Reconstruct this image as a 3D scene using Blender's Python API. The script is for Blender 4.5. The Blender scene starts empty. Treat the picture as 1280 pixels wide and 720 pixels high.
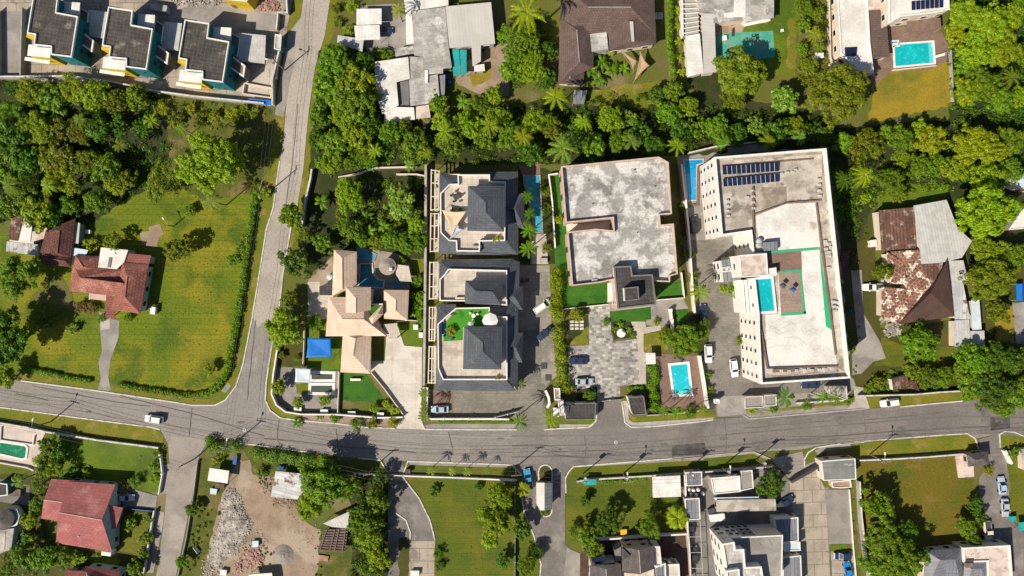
import bpy, math, random
from mathutils import Vector, Matrix
R = random.Random(11)
S, H = 0.2, 173.0            # metres per photo pixel on the ground, drone height above the ground
sc = bpy.context.scene
COL = sc.collection

# ---------------------------------------------------------------- survey helpers
def crop(x0, y0, s):
    def f(*a):
        return [(x0 + a[i] / s, y0 + a[i + 1] / s) for i in range(0, len(a), 2)]
    return f
A1 = crop(0, 0, 4.8); A2 = crop(200, 0, 4.8); A3 = crop(400, 0, 4.5); A4 = crop(620, 0, 4.5); A5 = crop(840, 0, 4.8); A6 = crop(1040, 0, 4.5)
B1 = crop(0, 140, 4.5); B2 = crop(0, 250, 4.8); B3 = crop(0, 380, 4.8); B4 = crop(200, 130, 4.8); B5 = crop(200, 260, 4.8); B6 = crop(200, 400, 4.5)
C1 = crop(370, 180, 5.54); C2 = crop(370, 290, 5.54); C3 = crop(340, 400, 5.143); C4 = crop(520, 190, 5.143); C5 = crop(520, 310, 6); C6 = crop(520, 410, 5.143)
D1 = crop(680, 180, 5.54); D2 = crop(680, 290, 5.536); D3 = crop(680, 400, 5.141); D4 = crop(840, 170, 4.8); D5 = crop(840, 300, 4.8); D6 = crop(860, 400, 4.5)
E1 = crop(1030, 140, 4.5); E2 = crop(1050, 230, 4.8); E3 = crop(1050, 350, 4.8); E4 = crop(1050, 470, 4.8); E5 = crop(1050, 570, 4.8)
F1 = crop(0, 490, 5.536); F2 = crop(0, 580, 5.141); F3 = crop(200, 530, 3.79); F4 = crop(340, 540, 4); F5 = crop(480, 540, 4); F6 = crop(640, 550, 4.233); F7 = crop(840, 550, 4.233)
PX = crop(0, 0, 1)

def U(p, h=0.0):
    k = S * (1 - h / H)
    return Vector(((p[0] - 640) * k, (360 - p[1]) * k, h))
def UL(pts, h=0.0): return [U(p, h) for p in pts]
def mid(pts): return (sum(p[0] for p in pts) / len(pts), sum(p[1] for p in pts) / len(pts))
def ccw(p):
    a = sum(p[i - 1][0] * p[i][1] - p[i][0] * p[i - 1][1] for i in range(len(p)))
    return list(p) if a > 0 else list(reversed(p))
def offset(poly, d):
    """polygon (ccw) shrunk by d metres"""
    p = [Vector((q[0], q[1])) for q in ccw(poly)]
    out = []
    n = len(p)
    for i in range(n):
        a, b, c = p[i - 1], p[i], p[(i + 1) % n]
        u = (b - a); w = (c - b)
        if u.length < 1e-6 or w.length < 1e-6: out.append(b.copy()); continue
        u.normalize(); w.normalize()
        n1 = Vector((-u.y, u.x)); n2 = Vector((-w.y, w.x))
        m = n1 + n2
        if m.length < 1e-4: m = n1.copy()
        m.normalize()
        k = max(0.35, m.dot(n1))
        out.append(b + m * (d / k))
    return out

# ---------------------------------------------------------------- materials
MATS = {}
def mat(name, c1, c2=None, s=.6, lo=.42, hi=.6, c3=None, s3=.1, lo3=.5, hi3=.62, rough=.85, pat=None, pw=.3, ph=.3,
        pm=.5, ms=.03, pvar=.15, bump=.25, spec=.25, metal=0.0, grain=.16, gs=5.0):
    m = bpy.data.materials.new(name); m.use_nodes = True
    nt = m.node_tree; N = nt.nodes; Lk = nt.links
    b = N['Principled BSDF']
    b.inputs['Roughness'].default_value = rough; b.inputs['Metallic'].default_value = metal
    b.inputs['Specular IOR Level'].default_value = spec
    geo = N.new('ShaderNodeNewGeometry'); pos = geo.outputs['Position']
    def noise(scale, det=7.0, w=.6):
        n = N.new('ShaderNodeTexNoise'); n.inputs['Scale'].default_value = scale; n.inputs['Detail'].default_value = det
        n.inputs['Roughness'].default_value = w; Lk.new(pos, n.inputs['Vector']); return n.outputs['Fac']
    def step(src, a, z):
        r = N.new('ShaderNodeMapRange'); r.inputs[1].default_value = a; r.inputs[2].default_value = z; r.interpolation_type = 'SMOOTHSTEP'
        Lk.new(src, r.inputs[0]); return r.outputs[0]
    def rgb(c):
        n = N.new('ShaderNodeRGB'); n.outputs[0].default_value = (c[0], c[1], c[2], 1); return n.outputs[0]
    def mix(f, a, c, mode='MIX'):
        n = N.new('ShaderNodeMix'); n.data_type = 'RGBA'; n.blend_type = mode
        if isinstance(f, float): n.inputs[0].default_value = f
        else: Lk.new(f, n.inputs[0])
        Lk.new(a, n.inputs[6]); Lk.new(c, n.inputs[7]); return n.outputs[2]
    base = rgb(c1)
    if c2: base = mix(step(noise(s), lo, hi), base, rgb(c2))
    if c3: base = mix(step(noise(s3), lo3, hi3), base, rgb(c3))
    fine = noise(gs, 4.0)
    if grain:
        r = N.new('ShaderNodeMapRange'); r.inputs[1].default_value = .3; r.inputs[2].default_value = .7
        r.inputs[3].default_value = 1 - grain; r.inputs[4].default_value = 1 + grain * .6
        Lk.new(fine, r.inputs[0]); base = mix(1.0, base, r.outputs[0], 'MULTIPLY')
    hgt = fine
    if pat:
        uv = N.new('ShaderNodeUVMap')
        br = N.new('ShaderNodeTexBrick')
        br.inputs['Scale'].default_value = 1.0
        br.inputs['Brick Width'].default_value = pw; br.inputs['Row Height'].default_value = ph
        br.inputs['Mortar Size'].default_value = ms; br.inputs['Mortar Smooth'].default_value = .3; br.inputs['Bias'].default_value = 0
        br.offset = .5 if pat in ('brick', 'tile') else 0.0
        br.inputs['Color1'].default_value = (1, 1, 1, 1); v = 1 - pvar; br.inputs['Color2'].default_value = (v, v, v, 1)
        br.inputs['Mortar'].default_value = (pm, pm, pm, 1)
        Lk.new(uv.outputs[0], br.inputs['Vector'])
        base = mix(1.0, base, br.outputs['Color'], 'MULTIPLY')
        hgt = br.outputs['Fac']
        if pat == 'corr':
            w = N.new('ShaderNodeTexWave'); w.inputs['Scale'].default_value = 1.1; w.inputs['Distortion'].default_value = 0.15
            Lk.new(uv.outputs[0], w.inputs['Vector']); hgt = w.outputs['Fac']
    if bump:
        bp = N.new('ShaderNodeBump'); bp.inputs['Strength'].default_value = bump * (.5 if pat == 'corr' else 1); bp.inputs['Distance'].default_value = .03 if pat == 'corr' else .06
        if pat and pat != 'corr': bp.invert = True
        Lk.new(hgt, bp.inputs['Height']); Lk.new(bp.outputs[0], b.inputs['Normal'])
    Lk.new(base, b.inputs['Base Color'])
    MATS[name] = m
    return m

def leafmat(name, c1, c2, c3=None, trans=.32, f3=.12):
    m = bpy.data.materials.new(name); m.use_nodes = True
    nt = m.node_tree; N = nt.nodes; Lk = nt.links
    N.remove(N['Principled BSDF']); out = N['Material Output']
    geo = N.new('ShaderNodeNewGeometry'); oi = N.new('ShaderNodeObjectInfo')
    ramp = N.new('ShaderNodeValToRGB'); e = ramp.color_ramp.elements
    e[0].position = 0; e[0].color = (*c1, 1); e[1].position = .85; e[1].color = (*c2, 1)
    if c3:
        k = e.new(1.0 - f3); k.color = (*c3, 1)
        e[-1].color = (*c3, 1)
    Lk.new(geo.outputs['Random Per Island'], ramp.inputs[0])
    hs = N.new('ShaderNodeHueSaturation'); Lk.new(ramp.outputs[0], hs.inputs['Color'])
    a = N.new('ShaderNodeMapRange'); a.inputs[3].default_value = .485; a.inputs[4].default_value = .512; Lk.new(oi.outputs['Random'], a.inputs[0]); Lk.new(a.outputs[0], hs.inputs['Hue'])
    v = N.new('ShaderNodeMapRange'); v.inputs[3].default_value = .82; v.inputs[4].default_value = 1.2; Lk.new(oi.outputs['Random'], v.inputs[0]); Lk.new(v.outputs[0], hs.inputs['Value'])
    d = N.new('ShaderNodeBsdfPrincipled'); d.inputs['Roughness'].default_value = .5; d.inputs['Specular IOR Level'].default_value = .3; t = N.new('ShaderNodeBsdfTranslucent'); mx = N.new('ShaderNodeMixShader'); mx.inputs[0].default_value = trans
    Lk.new(hs.outputs[0], d.inputs['Base Color']); Lk.new(hs.outputs[0], t.inputs['Color'])
    Lk.new(d.outputs[0], mx.inputs[1]); Lk.new(t.outputs[0], mx.inputs[2]); Lk.new(mx.outputs[0], out.inputs['Surface'])
    MATS[name] = m; return m

def watermat(name, c1, c2, rough=.08):
    c3 = tuple(min(1, v * 1.35 + .02) for v in c2)  # lighter blotches paint caustic light into the water colour
    m = mat(name, c1, c2, s=.25, lo=.3, hi=.7, c3=c3, s3=.9, lo3=.54, hi3=.66, rough=rough, spec=.5, grain=.12, gs=2.6, bump=.25)
    return m

# ground and paving
mat('ground_dirt', (.115, .13, .02), (.15, .125, .05), s=.1, lo=.46, hi=.64, c3=(.22, .175, .095), s3=.06, lo3=.56, hi3=.66, grain=.35)
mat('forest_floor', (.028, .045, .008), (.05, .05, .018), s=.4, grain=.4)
mat('road_track', (.298, .266, .24), (.275, .245, .222), s=.25, grain=.16, gs=3, bump=.1)
mat('road_oil', (.25, .222, .2), (.272, .242, .218), s=.3, grain=.16, gs=3, bump=.1)
mat('road_track_dark', (.19, .17, .16), (.175, .157, .147), s=.25, grain=.16, gs=3, bump=.1)
mat('road_oil_dark', (.14, .127, .12), (.16, .145, .137), s=.3, grain=.16, gs=3, bump=.1)
mat('tar', (.12, .11, .10), (.16, .145, .135), s=1.2, grain=.2, bump=.05)
mat('asphalt_old', (.272, .248, .228), (.23, .21, .193), s=.06, lo=.4, hi=.6, c3=(.31, .284, .262), s3=.12, lo3=.52, hi3=.66, grain=.2, gs=2, bump=.12)
mat('asphalt_dark', (.175, .155, .143), (.215, .19, .173), s=.1, c3=(.14, .125, .117), s3=.12, lo3=.54, hi3=.66, grain=.2, gs=2, bump=.12)
mat('asphalt_mid', (.245, .224, .207), (.215, .197, .182), s=.1, c3=(.19, .174, .162), s3=.12, grain=.2, gs=2, bump=.12)
mat('asphalt_mid_dark', (.212, .194, .181), (.19, .174, .162), s=.1, c3=(.165, .151, .141), s3=.12, grain=.2, gs=2, bump=.12)
mat('asphalt_pale', (.41, .365, .315), (.35, .31, .27), s=.12, c3=(.46, .415, .365), s3=.05, grain=.2, gs=2, bump=.12)
mat('drive_worn', (.165, .148, .135), (.215, .195, .178), s=.25, c3=(.27, .245, .225), s3=.14, lo3=.52, hi3=.66, grain=.22)  # darker tone for the drives and paved yard along the bottom
mat('asphalt_lane', (.33, .295, .255), (.27, .24, .21), s=.15, c3=(.39, .35, .31), s3=.08, grain=.2)
mat('asphalt_patch', (.062, .058, .058), (.10, .095, .093), s=.6, c3=(.15, .14, .135), s3=.4, lo3=.55, hi3=.68, grain=.25)
mat('concrete', (.50, .45, .39), (.40, .36, .31), s=.2, c3=(.58, .53, .46), s3=.1, grain=.16, pat='grid', pw=5, ph=5, ms=.05, pm=.7, pvar=.08, bump=.1)
mat('concrete_white', (.66, .61, .54), (.55, .50, .44), s=.25, c3=(.42, .38, .33), s3=.35, lo3=.6, hi3=.72, grain=.12, pat='grid', pw=6, ph=6, ms=.06, pm=.72, pvar=.06, bump=.1)
mat('concrete_grey', (.30, .275, .25), (.24, .22, .20), s=.25, c3=(.36, .33, .30), s3=.1, grain=.2)
mat('concrete_slab', (.44, .375, .305), (.35, .30, .245), s=.3, c3=(.25, .215, .18), s3=.22, lo3=.55, hi3=.68, grain=.2, pat='brick', pw=4.2, ph=3.1, ms=.09, pm=.5, pvar=.12, bump=.2)
mat('paver_grey', (.34, .31, .27), (.27, .25, .225), s=.2, c3=(.40, .36, .31), s3=.12, grain=.15, pat='brick', pw=1.2, ph=.8, ms=.05, pm=.75, pvar=.3, bump=.2)
mat('paver_check', (.56, .535, .49), (.46, .44, .41), s=.2, grain=.12, pat='brick', pw=1.0, ph=.66, ms=.07, pm=.62, pvar=.66, bump=.2)
mat('paver_drive', (.215, .20, .17), (.27, .25, .21), s=.15, grain=.15, pat='brick', pw=.9, ph=.6, ms=.04, pm=.7, pvar=.25, bump=.2)
mat('paver_brown', (.27, .175, .14), (.23, .15, .12), s=.3, grain=.15, pat='brick', pw=.8, ph=.5, ms=.04, pm=.75, pvar=.2, bump=.2)
mat('paver_pink', (.38, .28, .225), (.32, .24, .20), s=.3, grain=.15, pat='brick', pw=.8, ph=.8, ms=.05, pm=.7, pvar=.15, bump=.2)
mat('tile_beige', (.60, .53, .455), (.52, .455, .39), s=.35, c3=(.42, .36, .305), s3=.22, lo3=.54, hi3=.68, grain=.12, pat='grid', pw=1.2, ph=1.2, ms=.05, pm=.76, pvar=.1, bump=.05)
mat('deck_pink', (.62, .53, .47), (.54, .46, .41), s=.3, grain=.1, pat='grid', pw=2, ph=2, ms=.05, pm=.8, pvar=.06, bump=.05)
mat('dirt_yard', (.34, .25, .175), (.27, .20, .14), s=.25, c3=(.40, .32, .24), s3=.1, grain=.25)
mat('kerb_white', (.62, .59, .54), (.42, .40, .37), s=.9, lo=.5, hi=.62, grain=.2)
mat('kerb_grey', (.42, .39, .35), (.34, .31, .28), s=.9, grain=.2)
mat('paint_white', (.72, .70, .66), (.5, .48, .45), s=1.5, grain=.2)
# lawns
mat('grass_lawn', (.13, .18, .007), (.235, .215, .011), s=.06, lo=.42, hi=.60, c3=(.08, .13, .006), s3=.10, lo3=.48, hi3=.64, grain=.38, gs=2.0, bump=.7, pat='grid', pw=300, ph=1.3, ms=.12, pm=.94, pvar=.10)
mat('grass_yellowed', (.235, .205, .012), (.20, .19, .012), s=.12, lo=.36, hi=.6, c3=(.30, .21, .035), s3=.07, lo3=.52, hi3=.66, grain=.3, gs=2.6, bump=.6)
mat('grass_bright', (.10, .165, .008), (.125, .175, .010), s=.2, c3=(.07, .12, .008), s3=.08, grain=.26, gs=3.2, bump=.5)
mat('grass_brownish', (.145, .115, .012), (.10, .11, .010), s=.1, lo=.44, hi=.62, c3=(.19, .14, .03), s3=.13, lo3=.54, hi3=.66, grain=.32, gs=2.4, bump=.6)
mat('grass_dark', (.055, .066, .012), (.075, .07, .014), s=.14, c3=(.10, .08, .02), s3=.08, lo3=.52, hi3=.66, grain=.3, gs=3.2, bump=.5)
mat('grass_olive', (.095, .13, .009), (.145, .145, .012), s=.09, lo=.40, hi=.62, c3=(.075, .115, .008), s3=.1, lo3=.48, hi3=.64, grain=.3, gs=2.8, bump=.6, pat='grid', pw=300, ph=1.3, ms=.12, pm=.94, pvar=.10)
mat('grass_dry', (.30, .215, .020), (.235, .19, .018), s=.15, c3=(.15, .15, .02), s3=.1, lo3=.50, hi3=.66, grain=.28, gs=3.2, bump=.5)
mat('grass_verge', (.18, .17, .016), (.13, .155, .010), s=.2, c3=(.26, .20, .05), s3=.25, lo3=.52, hi3=.66, grain=.3, gs=3.2, bump=.5)
mat('grass_weedy', (.07, .095, .012), (.115, .12, .018), s=.3, c3=(.19, .145, .05), s3=.18, lo3=.52, hi3=.64, grain=.35, gs=2.6, bump=.6)
mat('turf_artificial', (.030, .125, .010), (.055, .165, .014), s=.22, lo=.35, hi=.65, c3=(.02, .085, .01), s3=.3, lo3=.54, hi3=.68, grain=.25, gs=4, bump=.4, pat='grid', pw=300, ph=2, ms=.1, pm=.88, pvar=.12)
mat('turf_terrace', (.05, .26, .015), (.075, .27, .02), s=.3, lo=.35, hi=.65, c3=(.035, .17, .015), s3=.35, lo3=.54, hi3=.68, grain=.25, gs=4, bump=.4)
# roofs and walls
mat('roof_charcoal', (.108, .12, .14), (.085, .095, .115), s=.25, lo=.4, hi=.62, c3=(.15, .155, .165), s3=.5, lo3=.58, hi3=.72, grain=.16, pat='brick', pw=2.4, ph=.62, ms=.08, pm=.62, pvar=.2, bump=.3, rough=.6)
mat('roof_black', (.055, .052, .05), (.075, .07, .066), s=.5, c3=(.13, .12, .11), s3=.35, lo3=.62, hi3=.75, grain=.25, pat='grid', pw=.9, ph=.9, ms=.05, pm=1.5, pvar=.2, bump=.1)
mat('roof_soot', (.085, .078, .07), (.06, .055, .05), s=.35, c3=(.19, .17, .145), s3=.28, lo3=.56, hi3=.68, grain=.28, gs=3, pat='grid', pw=.9, ph=.9, ms=.06, pm=1.45, pvar=.25, bump=.1)
mat('roof_weathered', (.66, .64, .61), (.36, .35, .335), s=.26, lo=.44, hi=.56, c3=(.25, .24, .225), s3=.15, lo3=.54, hi3=.64, grain=.24, gs=2, pat='brick', pw=9, ph=1.6, ms=.05, pm=.78, pvar=.14, bump=.08)
mat('roof_white', (.74, .72, .68), (.62, .59, .545), s=.16, lo=.46, hi=.60, c3=(.45, .39, .33), s3=.24, lo3=.60, hi3=.72, grain=.16, gs=2.5, bump=.08)
mat('roof_tan', (.54, .49, .43), (.37, .325, .275), s=.3, lo=.40, hi=.58, c3=(.23, .195, .16), s3=.24, lo3=.53, hi3=.64, grain=.28, bump=.1)
mat('roof_brownstain', (.37, .31, .25), (.23, .19, .145), s=.35, grain=.25, c3=(.47, .41, .34), s3=.3)
mat('roof_greyfelt', (.50, .48, .445), (.36, .345, .325), s=.3, c3=(.62, .60, .565), s3=.25, lo3=.52, hi3=.64, grain=.25, gs=3, pat='brick', pw=1.6, ph=1.1, ms=.06, pm=.72, pvar=.16, bump=.15)
mat('roof_greystreak', (.44, .42, .39), (.26, .25, .235), s=.35, c3=(.56, .53, .5), s3=.4, lo3=.54, hi3=.64, grain=.22, gs=3, bump=.12)
mat('roof_greymetal', (.56, .54, .50), (.51, .49, .455), s=.12, grain=.06, pat='corr', pw=.8, ph=80, ms=.05, pm=.86, pvar=.06, bump=.2, rough=.55)
mat('roof_palemetal', (.56, .55, .53), (.48, .47, .46), s=.5, grain=.08, pat='corr', pw=.7, ph=80, ms=.06, pm=.78, pvar=.1, bump=.25, rough=.5)
mat('roof_whitemetal', (.78, .77, .74), (.66, .64, .60), s=.4, grain=.08, pat='corr', pw=.8, ph=80, ms=.05, pm=.85, pvar=.05, bump=.25, rough=.5)
mat('roof_rustwhite', (.55, .56, .56), (.66, .68, .70), s=.5, c3=(.25, .13, .075), s3=.45, lo3=.56, hi3=.64, grain=.15, pat='corr', pw=.9, ph=80, ms=.06, pm=.6, pvar=.3, bump=.3, rough=.6)
mat('roof_rust', (.22, .115, .08), (.15, .08, .06), s=.6, c3=(.46, .37, .31), s3=.5, lo3=.55, hi3=.63, grain=.2, pat='corr', pw=.8, ph=80, ms=.12, pm=.5, pvar=.4, bump=.3)
mat('roof_broken', (.24, .125, .085), (.17, .09, .065), s=.7, c3=(.55, .47, .39), s3=.5, lo3=.51, hi3=.56, grain=.2, pat='tile', pw=.9, ph=.9, ms=.12, pm=1.7, pvar=.35, bump=.3)
mat('roof_pinktile', (.37, .145, .11), (.30, .11, .085), s=.5, c3=(.46, .22, .175), s3=.3, lo3=.5, hi3=.65, grain=.14, pat='tile', pw=.9, ph=.65, ms=.07, pm=.55, pvar=.22, bump=.4)
mat('roof_rosetile', (.33, .115, .095), (.28, .095, .08), s=.5, grain=.14, pat='tile', pw=.8, ph=.6, ms=.07, pm=.55, pvar=.2, bump=.4)
mat('roof_oldred', (.20, .085, .07), (.14, .062, .052), s=.5, c3=(.3, .17, .13), s3=.4, lo3=.6, hi3=.7, grain=.16, pat='tile', pw=.8, ph=.7, ms=.1, pm=.5, pvar=.3, bump=.4)
mat('roof_redpaint', (.40, .135, .125), (.34, .115, .11), s=.3, c3=(.47, .20, .185), s3=.25, lo3=.52, hi3=.66, grain=.14, pat='tile', pw=.9, ph=.7, ms=.06, pm=.7, pvar=.16, bump=.25)
mat('roof_brown', (.17, .115, .10), (.14, .095, .083), s=.4, grain=.14, pat='tile', pw=.7, ph=.55, ms=.06, pm=.6, pvar=.22, bump=.3)
mat('roof_darkbrown', (.11, .062, .05), (.09, .052, .043), s=.4, grain=.12, pat='tile', pw=.6, ph=.5, ms=.05, pm=.7, pvar=.15, bump=.25)
mat('roof_salmon', (.74, .565, .44), (.67, .50, .385), s=.4, lo=.4, hi=.62, c3=(.50, .36, .27), s3=.3, lo3=.6, hi3=.72, grain=.12, pat='brick', pw=40, ph=.75, ms=.08, pm=.76, pvar=.1, bump=.35)
mat('roof_salmonlight', (.70, .49, .38), (.63, .44, .34), s=.5, grain=.08, pat='tile', pw=.8, ph=.6, ms=.05, pm=.82, pvar=.08, bump=.2)
mat('roof_shingle', (.15, .13, .125), (.12, .105, .10), s=.6, grain=.25, pat='tile', pw=.8, ph=.5, ms=.05, pm=.65, pvar=.25, bump=.3)
mat('roof_bluegrey', (.25, .26, .285), (.20, .21, .235), s=.3, grain=.12, pat='corr', pw=.9, ph=80, ms=.08, pm=.55, pvar=.2, bump=.35, rough=.5)
mat('roof_greygreen', (.24, .25, .235), (.20, .21, .20), s=.4, c3=(.4, .4, .38), s3=.4, lo3=.64, hi3=.72, grain=.15, pat='corr', pw=.9, ph=80, ms=.05, pm=.85, pvar=.08, bump=.2)
mat('roof_pinkwhite', (.66, .55, .49), (.50, .40, .35), s=.5, lo=.46, hi=.6, c3=(.3, .23, .2), s3=.7, lo3=.62, hi3=.72, grain=.15, bump=.1)
mat('wall_white', (.78, .75, .70), (.70, .67, .62), s=.4, grain=.06, bump=.05)
mat('wall_cream', (.72, .63, .52), (.64, .55, .45), s=.4, grain=.08, bump=.05)
mat('wall_pink', (.60, .42, .34), (.54, .38, .31), s=.4, grain=.08, bump=.05)
mat('wall_grey', (.42, .40, .37), (.33, .31, .29), s=.5, grain=.12, bump=.05)
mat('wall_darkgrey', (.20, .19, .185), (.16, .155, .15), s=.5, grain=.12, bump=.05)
mat('wall_teal', (.010, .17, .20), (.012, .15, .18), s=.5, grain=.08, bump=.05)
mat('wall_yellow', (.62, .44, .03), (.55, .38, .03), s=.5, grain=.08, bump=.05)
mat('wall_seagreen', (.36, .45, .41), (.30, .38, .35), s=.5, grain=.1, bump=.05)
mat('trim_white', (.80, .78, .74), (.72, .69, .65), s=1.0, grain=.06, bump=0)
mat('trim_brown', (.22, .15, .115), (.17, .12, .095), s=.8, grain=.15, bump=.05)
mat('trim_pink', (.60, .47, .395), (.50, .38, .31), s=.8, grain=.14, bump=.05)
mat('paint_green', (.03, .42, .20), (.05, .36, .18), s=.6, c3=(.35, .48, .36), s3=.4, lo3=.6, hi3=.72, grain=.12, bump=0)
mat('court_teal', (.05, .34, .27), (.13, .36, .26), s=.25, c3=(.34, .27, .15), s3=.16, lo3=.54, hi3=.64, grain=.2, bump=.1)
mat('rubble_mat', (.44, .40, .35), (.28, .25, .22), s=.5, lo=.42, hi=.58, c3=(.55, .51, .46), s3=.9, lo3=.56, hi3=.66, grain=.25, bump=.3)
mat('gravel_mat', (.30, .27, .235), (.25, .225, .20), s=.8, grain=.3, gs=7, bump=.4)
mat('brickpile_mat', (.32, .185, .145), (.44, .29, .24), s=.8, grain=.25, bump=.3)
mat('paver_umber', (.095, .062, .05), (.075, .05, .042), s=.4, grain=.2, pat='brick', pw=1.2, ph=.5, ms=.05, pm=.7, pvar=.2, bump=.2)
mat('timber', (.13, .085, .06), (.20, .14, .10), s=.8, grain=.3, bump=.2)
mat('bark', (.12, .085, .06), (.08, .06, .045), s=2, grain=.3, bump=.3)
mat('pole_wood', (.26, .21, .165), (.20, .16, .13), s=1, grain=.2, bump=.1)
mat('metal_grey', (.45, .45, .45), (.38, .38, .38), s=1, grain=.1, rough=.45, bump=.05)
mat('metal_pale', (.62, .61, .58), (.52, .51, .48), s=1, grain=.1, rough=.5, bump=.05)
mat('metal_dark', (.06, .06, .065), (.08, .08, .085), s=1, grain=.1, rough=.5, bump=.05)
mat('tarp_blue', (.012, .18, .62), (.012, .155, .55), s=.4, grain=.1, gs=3, rough=.6, bump=.3)
mat('tarp_pale', (.60, .68, .74), (.52, .60, .66), s=.4, grain=.08, rough=.6, bump=.2)
mat('tarp_teal', (.02, .30, .30), (.03, .36, .36), s=.5, grain=.1, rough=.6, bump=.2)
mat('sail_tan', (.46, .32, .20), (.40, .28, .175), s=.5, grain=.08, bump=.1)
mat('sail_sand', (.66, .53, .36), (.6, .48, .32), s=.5, grain=.06, bump=.1)
mat('sail_grey', (.42, .47, .54), (.38, .43, .5), s=.5, grain=.06, bump=.1)
mat('canvas_white', (.80, .79, .76), (.74, .72, .69), s=.8, grain=.06, bump=.1)
mat('plastic_blue', (.015, .09, .33), (.012, .075, .28), s=1, grain=.08, rough=.4, bump=0)
mat('plastic_yellow', (.75, .46, .03), (.7, .42, .03), s=1, grain=.08, rough=.5, bump=0)
mat('glass_dark', (.012, .014, .018), (.02, .022, .026), s=.6, rough=.12, spec=.5, grain=.05, bump=0)
mat('solar_cell', (.012, .018, .05), (.016, .024, .065), s=.5, rough=.2, spec=.5, grain=.05, pat='grid', pw=.5, ph=.5, ms=.02, pm=1.6, pvar=.15, bump=0)
mat('rubber', (.015, .015, .015), rough=.9, grain=.1, bump=0)
mat('headlight_mat', (.7, .7, .7), rough=.15, spec=.6, grain=0, bump=0)
mat('pavilion_grey', (.35, .30, .25), (.27, .235, .20), s=.5, grain=.15, bump=.1)
mat('pond_dark', (.055, .075, .06), (.075, .09, .075), s=.5, rough=.3, spec=.4, grain=.12, bump=.1)
watermat('water_turquoise', (.008, .40, .44), (.012, .46, .50))
watermat('water_shallow', (.10, .56, .60), (.14, .60, .64))
watermat('water_cyan', (.02, .47, .58), (.03, .52, .62))
watermat('water_blue', (.012, .27, .56), (.018, .30, .60))
watermat('water_deep', (.04, .29, .42), (.055, .34, .47))
watermat('water_lagoon', (.02, .18, .25), (.035, .23, .30))
watermat('water_green', (.008, .16, .085), (.02, .22, .10))
# foliage
leafmat('leaf_b', (.13, .24, .005), (.27, .38, .008), (.40, .43, .010))
leafmat('leaf_g', (.075, .185, .005), (.165, .285, .008), (.26, .345, .010))
leafmat('leaf_d', (.036, .115, .004), (.095, .19, .007), (.155, .25, .010))
leafmat('leaf_o', (.095, .155, .005), (.20, .245, .008), (.29, .29, .012))
leafmat('leaf_y', (.17, .25, .005), (.33, .39, .007), (.48, .45, .009))
leafmat('leaf_l', (.11, .22, .015), (.21, .33, .03), (.36, .44, .08))
leafmat('leaf_r', (.20, .11, .04), (.27, .19, .04), (.15, .18, .025))
leafmat('leaf_h', (.08, .21, .004), (.17, .285, .007), (.26, .35, .010))
CARC = {}
def carpaint(k, c, rough=.25):
    m = mat('car_' + k, c, rough=rough, spec=.5, grain=0, bump=0); m.node_tree.nodes['Principled BSDF'].inputs['Coat Weight'].default_value = .5; CARC[k] = m
for k, c in dict(white=(.78, .78, .77), silver=(.42, .46, .50), paleblue=(.40, .50, .62), navy=(.02, .04, .10), black=(.015, .016, .018), blue=(.02, .22, .55), skyblue=(.05, .33, .60), darkgrey=(.05, .052, .056), cream=(.66, .60, .50)).items(): carpaint(k, c)

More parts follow.
